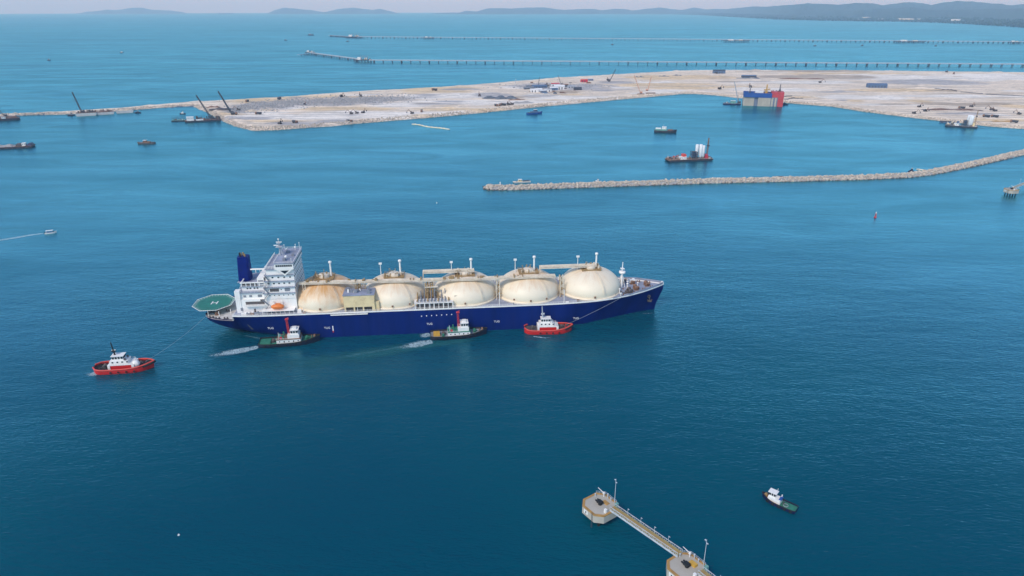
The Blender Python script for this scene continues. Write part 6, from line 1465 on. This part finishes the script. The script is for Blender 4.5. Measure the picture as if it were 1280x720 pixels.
# ------------------------------------------------------------------ plant and stores on the reclaimed land
def excavator(name='excavator'):
    t = thing(name, '', 'excavator'); b0 = MB()
    for s_ in (-1, 1): b0.box(-2.4, 2.4, s_ * 1.5 - 0.4, s_ * 1.5 + 0.4, 0, 1.1, 0.35, 0)
    b0.build('tracks', 'black', t); MB().box(-2.8, 1.6, -1.6, 1.6, 1.1, 2.6, 0.15, 0.15).build('house', 'machinery', t); MB().box(0.4, 1.9, -1.55, -0.2, 1.8, 3.6, 0.1, 0.1).build('cab', 'glass_dark', t)
    MB().cyl((1.5, 0.4, 2.2), (4.6, 0.4, 6.2), 0.38, 0.3, 6).cyl((4.6, 0.4, 6.2), (7.6, 0.4, 3.2), 0.3, 0.22, 6).build('boom', 'machinery_rust', t); MB().box(7.0, 8.2, -0.2, 1.0, 1.6, 3.2, 0.2, 0.1).build('bucket', 'dark_steel', t)
    return t
def truck(name='dump_truck'):
    t = thing(name, '', 'truck'); MB().box(-4.4, 4.0, -1.2, 1.2, 0.8, 1.3).build('chassis', 'black', t); MB().box(2.0, 4.4, -1.25, 1.25, 1.3, 3.6, 0.25, 0.1).build('cab', 'machinery_rust', t)
    MB().box(-4.4, 1.7, -1.35, 1.35, 1.4, 3.4, -0.3, -0.15).build('tipper_body', 'dark_steel', t)
    for x in (-3.2, -1.8, 3.0):
        for s_ in (-1, 1): MB().lathe([(0.02, -0.2), (0.6, -0.2), (0.6, 0.2), (0.02, 0.2)], 10, (x, s_ * 1.15, 0.6), 'y').build('wheel', 'rubber', t)
    return t
proto = {'e': excavator(), 't': truck()}; used = set()
def machine(kind, px, py, label, s=1.5, rz=None, group='earthmovers on the reclaimed land'):
    o = proto[kind] if kind not in used else copy_tree(proto[kind]); used.add(kind); p = GL(px, py)
    o.location = p; o.scale = (s, s, s); o.rotation_euler.z = random.uniform(0, 6.28) if rz is None else rz; o['label'] = label; o['group'] = group; return o
R_ = ', on the sand at the far right'
for k, px, py, lab in (
    ('e', 1142.5, 142.2, 'dark excavator at the shore below the others, left of the right silo barge'), ('e', 1149, 134, 'dark excavator standing inland above the shore excavator'), ('e', 1156.5, 139.5, 'dark excavator between the shore excavator and the right silo barge'),
    ('t', 1201.5, 136.8, 'brown dump truck just behind the silos of the right barge'), ('e', 1214, 134, 'dark excavator behind and right of the right silo barge'), ('e', 1239, 138, 'left of two excavators side by side near the right edge'), ('e', 1243.5, 139.2, 'right of two excavators side by side near the right edge'),
    ('t', 1232.5, 146.6, 'left of two dump trucks parked above the shore near the right edge'), ('t', 1243, 146.8, 'right of two dump trucks parked above the shore near the right edge'), ('e', 1273.5, 143, 'lone dark excavator nearest the right edge'), ('t', 1267, 154, 'brown dump truck low on the shore at the right edge'),
    ('t', 1183, 90.6, 'dump truck on the far shore line, left of the far right pair'), ('t', 1192, 92.8, 'dump truck set slightly nearer, right of the far right pair'), ('e', 899.5, 112, 'dark excavator on the sand left of the caisson dock'), ('e', 938, 109.5, 'dark excavator standing behind the caisson dock'),
    ('t', 437, 151.6, 'small dark truck left on the pale ground near the island corner'), ('e', 350, 156, 'dark excavator nearest the rock edge at the island corner'), ('t', 369, 153.6, 'dark truck on the pale strip right of the corner excavator'),
    ('e', 439, 142.4, 'leftmost of three machines in a row in the middle of the island tip'), ('e', 446, 141.8, 'middle of three machines in a row in the middle of the island tip'), ('e', 454, 141.2, 'rightmost of three machines in a row in the middle of the island tip'), ('e', 515, 142, 'dark excavator on tan sand near the shore'), ('t', 527, 140, 'truck just right of the lone shore excavator'),
    ('t', 620.5, 132.8, 'first of a file of trucks near the shore in front of the sheds'), ('t', 624.5, 132.4, 'second of a file of trucks near the shore in front of the sheds'), ('t', 629, 131.8, 'third of a file of trucks near the shore in front of the sheds'), ('e', 636, 131.6, 'left excavator right of the file of trucks'), ('e', 640, 130.9, 'right excavator right of the file of trucks'),
    ('e', 599.5, 120.2, 'dark excavator left of the dark stockpile'), ('e', 451, 121, 'dark machine on the grey stone field, right part'), ('e', 427, 122, 'dark machine on the grey stone field, left part'), ('e', 381, 131.5, 'dark machine at the right edge of the first stone field'), ('e', 298, 137.8, 'dark machine beside the crane at the island corner'), ('t', 293, 143.6, 'dark truck just above the rock slope at the corner'), ('t', 323, 142.9, 'tan truck on the sand right of the corner crane'),
    ('t', 543, 113.4, 'dark truck near the far shore left of the sheds'), ('t', 349.5, 124.6, 'dark truck on the far bank of the island tip'), ('t', 309, 127.6, 'dark truck on the far bank above the corner crane'), ('e', 1025, 104.0, 'dark machine on the white sand right of the caisson dock'), ('t', 895, 92, 'left truck of the group at the far shore'), ('t', 903, 91.2, 'right truck of the group at the far shore'), ('e', 760.5, 101, 'dark machine at the foot of the crane right of the sheds')):
    machine(k, px, py, lab, 1.3 if py > 125 else 1.55)
def mound(px, py, lx, ly, h, mat, label, seed, rz=0.0):
    p = GL(px, py); o = heap(None, -lx / 2, lx / 2, ly / 2, -0.4, h, mat, seed, 'stockpile'); o.location = p; o.rotation_euler.z = rz; tag(o, label, 'stockpile', 'stockpiles on the reclaimed land'); return o
for k, a in enumerate(((618, 122.5, 60, 26, 6, 'dark_stone', 'long dark stockpile left of the sheds'), (633, 123, 55, 22, 7, 'dark_stone', 'dark blue stockpile joining the long one on its right'), (654, 128.5, 50, 18, 4, 'gravel', 'grey brown heap in front of the sheds'), (646, 124.5, 40, 14, 3, 'machinery_rust', 'brown heap between the dark stockpile and the sheds'),
                        (275, 137.4, 40, 16, 4, 'machinery', 'dark heap left of the corner crane'), (266, 134.4, 26, 12, 3, 'machinery_rust', 'rusty heap at the neck of the causeway'), (320, 138.6, 46, 22, 4, 'sand_heap', 'pale sand heap right of the corner crane'), (232, 131.2, 55, 12, 3, 'dark_stone', 'long dark heap on the causeway near the island'), (212, 132.6, 30, 10, 3, 'dark_stone', 'short dark heap on the causeway, left of the long one'), (53, 141.4, 24, 8, 4, 'dark_stone', 'dark heap midway along the left causeway'),
                        (747, 106.5, 90, 14, 3, 'gravel', 'long low grey heap right of the sheds'), (935, 97.8, 70, 20, 4, 'dark_stone', 'dark slate heap far behind the caisson dock'), (1000, 98.5, 150, 24, 3, 'machinery_rust', 'long brown bank far right of the caisson dock'), (1190, 138, 110, 12, 3, 'barge_brown', 'brown bank behind the right silo barge'), (1255, 152, 50, 8, 2.5, 'edge_ochre', 'ochre heap along the shore at the right edge'), (800, 96.2, 30, 10, 3, 'dark_stone', 'small dark heap by the far shore, left'), (830, 95.4, 34, 10, 3, 'dark_stone', 'small dark heap by the far shore, middle'), (846, 94.4, 30, 10, 3, 'dark_stone', 'small dark heap by the far shore, right'))):
    mound(*a, seed=60 + k, rz=0.25 if a[0] < 700 else -0.1)
def shed(px, py, lx, ly, h, wall, roof, label, rz=0.2, group='sheds of the site compound'):
    p = GL(px, py); t = thing('site_shed', label, 'shed', p, rz, group); MB().box(-lx / 2, lx / 2, -ly / 2, ly / 2, 0, h).build('wall', wall, t)
    MB().add([(-lx / 2 - .5, -ly / 2 - .5, h + 0.01), (lx / 2 + .5, -ly / 2 - .5, h + 0.01), (lx / 2 + .5, ly / 2 + .5, h + 0.01), (-lx / 2 - .5, ly / 2 + .5, h + 0.01), (-lx / 2 - .5, 0, h + ly * 0.22), (lx / 2 + .5, 0, h + ly * 0.22)], [(0, 1, 5, 4), (2, 3, 4, 5), (0, 4, 3), (1, 2, 5), (3, 2, 1, 0)]).build('roof', roof, t)
    for k in range(max(1, int(lx / 7))): MB().box(-lx / 2 + 2 + 7 * k, -lx / 2 + 4.4 + 7 * k, -ly / 2 - 0.06, -ly / 2, 0.1, h * 0.7).build('door', 'dark_steel', t)
    return t
for a in ((668, 115.2, 18, 9, 6, 'silo_white', 'silo_white', 'leftmost white shed of the compound'), (673.5, 114.8, 14, 9, 6, 'silo_white', 'silo_white', 'second white shed of the compound from the left'), (679, 115.6, 14, 8, 5, 'deck_grey', 'silo_white', 'grey walled shed in the middle of the compound'), (685, 114.4, 16, 8, 5, 'silo_white', 'steel', 'white walled shed with grey roof in the compound'), (692, 112.8, 18, 10, 6, 'roof_blue', 'silo_white', 'shed with white roof and blue walls in the compound'), (699, 111.6, 24, 12, 8, 'silo_white', 'silo_white', 'largest white shed of the compound'), (694, 107.6, 20, 9, 6, 'silo_white', 'mast_red', 'red roofed shed at the back of the compound'), (674, 109.8, 36, 12, 5, 'roof_blue', 'roof_blue', 'long blue grey shed at the back of the compound'),
          (661, 111.4, 24, 10, 4, 'dark_stone', 'deck_grey', 'dark low shed at the left back of the compound'), (706, 108.4, 16, 8, 5, 'machinery', 'machinery_rust', 'dark brown shed right of the red roof'), (722, 112.5, 18, 9, 5, 'dark_steel', 'dark_steel', 'dark slate shed at the right end of the compound'), (714, 109.6, 18, 7, 4, 'steel', 'steel', 'grey shed between the white sheds and the dark slate one'), (730, 102.8, 18, 8, 6, 'mast_red', 'tug_fender_red', 'red shed standing apart right of the compound'), (738, 100.8, 14, 7, 4, 'roof_blue', 'steel', 'small blue grey shed behind the red one'),
          (1095.5, 109.4, 44, 16, 7, 'roof_blue', 'roof_blue', 'long blue building alone on the sand right of the caisson dock', -0.15), (898.5, 91.8, 34, 14, 8, 'roof_blue', 'dark_steel', 'dark building on the far shore behind the caisson dock', 0.0), (936, 96.4, 40, 10, 4, 'dark_steel', 'roof_blue', 'long low blue shed far behind the caisson dock', 0.0), (1182, 151.0, 16, 6, 3, 'roof_blue', 'dark_steel', 'small dark cabin beside the right silo barge', -0.4)):
    shed(*a)
def land_crane(px, py, tx, ty, label, mat='dark_steel', w=1.6, r_=0.3):
    t = thing('crawler_crane', label, 'crane', GL(px, py), 0.0, 'cranes on the reclaimed land'); v_ = tip_vec(t, (0, 0, 2), tx, ty); crane_on(t, 0, 0, 0, v_, mat, mat, w, r_); return t
land_crane(289.5, 141.2, 273.5, 114, 'dark crawler crane leaning left on the island corner', 'dark_steel', 2.0, 0.42)
land_crane(642.5, 110, 644.2, 98.4, 'slim crane left of the compound', 'steel', 1.4, 0.22)
land_crane(672, 108, 673.8, 96.0, 'slim crane behind the long blue grey shed', 'dark_steel', 1.4, 0.24)
land_crane(702, 106, 698.2, 93.8, 'slim crane leaning left above the red roofed shed', 'dark_steel', 1.4, 0.24)
land_crane(761.5, 102.2, 769, 86.6, 'dark crane leaning right above the far shore', 'dark_steel', 1.8, 0.34)
land_crane(801, 116.6, 793.5, 94, 'orange crane leaning left near the shore, left of two', 'crane_orange', 1.3, 0.18)
land_crane(809, 113.6, 813.5, 95.5, 'orange crane leaning right near the shore, right of two', 'crane_orange', 1.3, 0.18)
for px, py, lx, lab in ((801, 118.2, 16, 'tan flatbed stack below the left orange crane'), (813, 117.2, 22, 'tan flatbed stack below the right orange crane')):
    p = GL(px, py); t = thing('pile_stack', lab, 'stack', p, 0.1)
    for k in range(4): MB().cyl((-lx / 2, -1.5 + k, 0.6), (lx / 2, -1.5 + k, 0.6), 0.5, n=8).build('steel_pile', 'machinery_rust', t)
    for k in range(3): MB().cyl((-lx / 2, -1 + k, 1.46), (lx / 2, -1 + k, 1.46), 0.5, n=8).build('steel_pile', 'machinery_rust', t)
r2 = random.Random(5)
for k in range(34):
    p = GL(r2.gauss(690, 22), r2.uniform(103.5, 118)); t = thing('material_stack', 'small stack of building material lying among the compound sheds', 'stack', p, r2.uniform(-0.3, 0.5), 'material stacks in the compound')
    lx, ly = r2.uniform(4, 14), r2.uniform(3, 6); h = r2.uniform(1.5, 4.5); mt = r2.choice(('machinery', 'machinery_rust', 'dark_stone', 'barge_brown', 'roof_blue', 'barge_pale'))
    MB().box(-lx / 2, lx / 2, -ly / 2, ly / 2, 0, h * 0.6).build('lower_tier', mt, t); MB().box(-lx * 0.42, lx * 0.3, -ly * 0.4, ly * 0.4, h * 0.6, h).build('upper_tier', mt, t)
# dark dredge pipes on the shore right of the caisson dock
for k, (pa, pb, lab) in enumerate((((975, 121.2), (990, 120.2), 'dark dredge pipe behind the red end of the caisson dock'), ((981, 124.6), (993, 122.4), 'dark dredge pipe lying lowest beside the caisson dock'), ((990, 122.6), (1004, 123.8), 'long dark dredge pipe farthest right of the caisson dock'), ((1222, 157.4), (1231, 158.4), 'dark dredge pipe right of the right silo barge'), ((1168, 111), (1195, 114.2), 'long dark pipe line across the sand, left part'), ((1200, 115), (1228, 117.2), 'long dark pipe line across the sand, middle part'), ((1232, 117.8), (1290, 121), 'long dark pipe line across the sand, right part'))):
    a, b_ = GL(*pa), GL(*pb); n_ = 10; pts = []
    for q in range(n_ + 1):
        p = a.lerp(b_, q / n_); pts.append(Vector((p.x - a.x, p.y - a.y + 2 * math.sin(q * 1.3 + k), ground_z(p.x, p.y) - a.z + 0.5)))
    o = MB().tube(pts, 0.9, 6).build('dredge_pipe', 'dark_steel', None, a); tag(o, lab, 'pipe', 'dredge pipes on the sand')

# ------------------------------------------------------------------ jetty trestles over the far water
def trestle(name, a, b_, label, deck_z, deck_w, step, pier_w, seg_dark=6, pipes=True):
    d = b_ - a; L_ = math.hypot(d.x, d.y); rz = math.atan2(d.y, d.x); t = thing(name, label, 'jetty', (a.x, a.y, -drop(a.length)), rz)
    n_ = int(L_ / step); pts = []
    MB().box(0, L_, -deck_w / 2, deck_w / 2, deck_z - 1.3, deck_z).build('deck', 'steel', t)
    if pipes:
        mb = MB()
        for k in range(3): mb.cyl((0, -deck_w * 0.3 + k * 1.4, deck_z + 1.6), (L_, -deck_w * 0.3 + k * 1.4, deck_z + 1.6), 0.55, n=6)
        for k in range(int(L_ / 18)): mb.box(18 * k, 18 * k + 0.5, -deck_w * 0.4, deck_w * 0.1, deck_z + 0.005, deck_z + 1.1)
        mb.build('pipe_rack', 'galvanised', t)
    def pier(wide):
        mb = MB().box(-pier_w * (0.9 if wide else 0.55), pier_w * (0.9 if wide else 0.55), -deck_w * 0.6, deck_w * 0.6, deck_z - 3.0, deck_z - 1.32)
        for x in ((-0.7, 0.7) if wide else (0,)):
            for y in (-0.42, 0, 0.42): mb.cyl((x * pier_w, y * deck_w, -8), (x * pier_w, y * deck_w, deck_z - 3.0), pier_w * 0.34, n=6)
        return mb.mesh('pier', 'dark_steel')
    p0, p1 = pier(False), pier(True)
    for k in range(n_): share('pier', p1 if k % 3 == 0 else p0, t, (step * (k + 0.5), 0, 0))
    return t
ja, jb = G(462, 78.4), G(1300, 83.8)
trestle('jetty_trestle', ja, jb, 'long pipe trestle on piers behind the island, nearer of the two', 9.0, 10, 33.5, 2.0)
trestle('jetty_trestle', G(448, 76.6), G(387, 68.2), 'short slanting trestle from the near jetty head to its outer end', 8.0, 6, 26, 2.0)
trestle('jetty_trestle', G(386, 68.6), G(372, 70.2), 'thin spur at the outer end of the near jetty', 6.0, 4, 22, 1.6, pipes=False)
fa, fb_ = G(448, 47.6), G(1300, 54.4)
trestle('jetty_trestle', fa, fb_, 'long thin trestle on many piers, farther of the two', 9.0, 10, 25.5, 2.8)
trestle('jetty_trestle', G(446, 47.4), G(411, 45.4), 'dark short trestle at the left end of the far jetty', 8.0, 12, 26, 4.2, pipes=False)
def jetty_head(px, py, lx, ly, label, s=1.0, seed=1, tall=True):
    p = G(px, py); t = thing('loading_platform', label, 'jetty', (p.x, p.y, -drop(p.length)), 0.0); r_ = random.Random(seed); Z = 9
    MB().box(-lx / 2, lx / 2, -ly / 2, ly / 2, Z - 2.4, Z).build('platform', 'dark_steel', t)
    me_p = MB().cyl((0, 0, -8), (0, 0, Z - 2.4), 1.2 * s, n=8).mesh('pile', 'dark_steel'); n_ = max(3, int(lx / 11))
    for k in range(n_ + 1):
        for y in (-0.4, 0.4): share('pile', me_p, t, (-lx * 0.45 + lx * 0.9 * k / n_, ly * y, 0))
    cabin(t, -lx * 0.3, -ly * 0.3, lx * 0.18, ly * 0.5, Z, 7 * s, 'ship_white', 'control_house'); cabin(t, lx * 0.1, -ly * 0.2, lx * 0.14, ly * 0.4, Z, 5 * s, 'pipe_cream', 'pump_house', False)
    if tall:
        for k in range(4):
            x = -lx * 0.1 + lx * 0.13 * k; MB().cyl((x, -ly * 0.3, Z), (x, -ly * 0.3, Z + 13 * s), 0.6 * s, 0.4 * s).cyl((x, -ly * 0.3, Z + 13 * s), (x + 3, -ly * 0.45, Z + 7 * s), 0.4 * s, 0.3 * s).build('loading_arm', 'machinery_rust', t)
    clutter(t, -lx * 0.4, lx * 0.4, -ly * 0.4, ly * 0.3, Z, 12, seed, ('pipe_brown', 'steel', 'machinery', 'pipe_cream'), 6 * s, 'deck_plant')
    return t
jetty_head(454, 77.6, 62, 26, 'cluttered jetty head at the bend of the near trestle', 1.1, 3)
jetty_head(388, 67.8, 40, 20, 'small jetty platform at the outer end of the near trestle', 0.9, 4, False)
jetty_head(443, 47.4, 110, 36, 'hazy jetty head at the left end of the far trestle', 1.5, 5)
jetty_head(536, 48.6, 70, 26, 'low platform on the far trestle, left of the island sheds', 0.8, 6, False)
jetty_head(920, 52.4, 150, 30, 'long low platform on the far trestle above the caisson dock', 0.8, 7, False)
jetty_head(1137, 53.4, 170, 30, 'long low dark platform on the far trestle near the right', 0.9, 8, False)
jetty_head(1268, 54.4, 60, 26, 'dark platform on the far trestle at the right edge', 0.9, 9, False)

# ------------------------------------------------------------------ buildings along the far coast
def far_block(px, py, w_px, h_px, label, mat='ship_white', roof='silo_white', group='pale buildings along the far coast'):
    p = far_ground(px, py); k = p.length / FPX; lx, h = w_px * k, h_px * k
    t = thing('coast_building', label, 'building', Vector((p.x, p.y, p.z)), -math.atan2(p.x, p.y), group)
    MB().box(-lx / 2, lx / 2, 0, 60, -5, h).build('wall', mat, t); MB().box(-lx / 2 - 2, lx / 2 + 2, -2, 62, h, h + max(3, h * 0.12)).build('roof', roof, t)
    for q in range(max(2, int(w_px))): MB().box(-lx / 2 + lx * (q + 0.3) / max(2, int(w_px)), -lx / 2 + lx * (q + 0.6) / max(2, int(w_px)), -0.6, -0.05, h * 0.35, h * 0.7).build('window_band', 'glass_dark', t)
    return t
for a in ((1130, 26.2, 12, 2.2, 'long pinkish waterfront building, left half', 'cream'), (1143, 26.0, 11, 1.8, 'long pinkish waterfront building, right half', 'pipe_cream'), (1194, 27.6, 8, 2.4, 'bright white waterfront building right of the long pink one'), (1208, 28.0, 4, 1.6, 'small white building right of the bright one'), (1179, 26.6, 7, 1.4, 'low pale building left of the bright white one'), (1082, 24.4, 8, 2.2, 'cream block on the coast left of the pink building', 'cream'), (1090, 22.2, 6, 1.8, 'cream block set back behind the coast', 'cream'),
          (1074, 25.6, 5, 1.2, 'low white shore building left of the cream blocks'), (1101, 25.4, 6, 1.4, 'low white shore building right of the cream blocks'), (1037, 20.4, 7, 1.6, 'white block on the wooded coast, upper left'), (1045, 24.6, 5, 1.2, 'low white hut on the shore at the left'), (1072, 17.2, 10, 1.4, 'long white roof below the middle hills'), (1086, 16.8, 8, 1.2, 'white roof below the middle hills, right of the long one'), (1176, 17.4, 5, 1.3, 'small white house at the foot of the right hills, left'), (1180.5, 17.2, 3, 1.4, 'small white house at the foot of the right hills, right'), (1208, 23.2, 14, 0.9, 'long yellowish roof on the wooded plain', 'yellow', 'cream'), (1276, 24.4, 6, 1.2, 'pale block on the wooded plain at the right edge'), (952, 20.2, 6, 1.2, 'faint white building on the far left coast'), (1024, 24.6, 4, 1.0, 'faint white building on the shore, far left of the pink one'), (1164, 23, 5, 1.0, 'faint pale roof above the pink building')):
    far_block(*a)

# ------------------------------------------------------------------ haze: the humid air over the bay
hz = MB().box(-72000, 72000, -4500, 66000, -420, 620).build('haze', None)
m = bpy.data.materials.new('haze_air'); m.use_nodes = True; nt = m.node_tree
for n_ in list(nt.nodes):
    if n_.type == 'BSDF_PRINCIPLED': nt.nodes.remove(n_)
vol = node(nt, 'ShaderNodeVolumePrincipled'); vol.inputs['Color'].default_value = HAZE_COL; vol.inputs['Density'].default_value = HAZE_DENSITY; vol.inputs['Anisotropy'].default_value = 0.0; vol.inputs['Absorption Color'].default_value = (1, 1, 1, 1)
out = [n_ for n_ in nt.nodes if n_.type == 'OUTPUT_MATERIAL'][0]; nt.links.new(vol.outputs[0], out.inputs['Volume'])
hz.data.materials.append(m); stuff(hz, 'thin blue haze filling the air over the whole bay', 'haze')
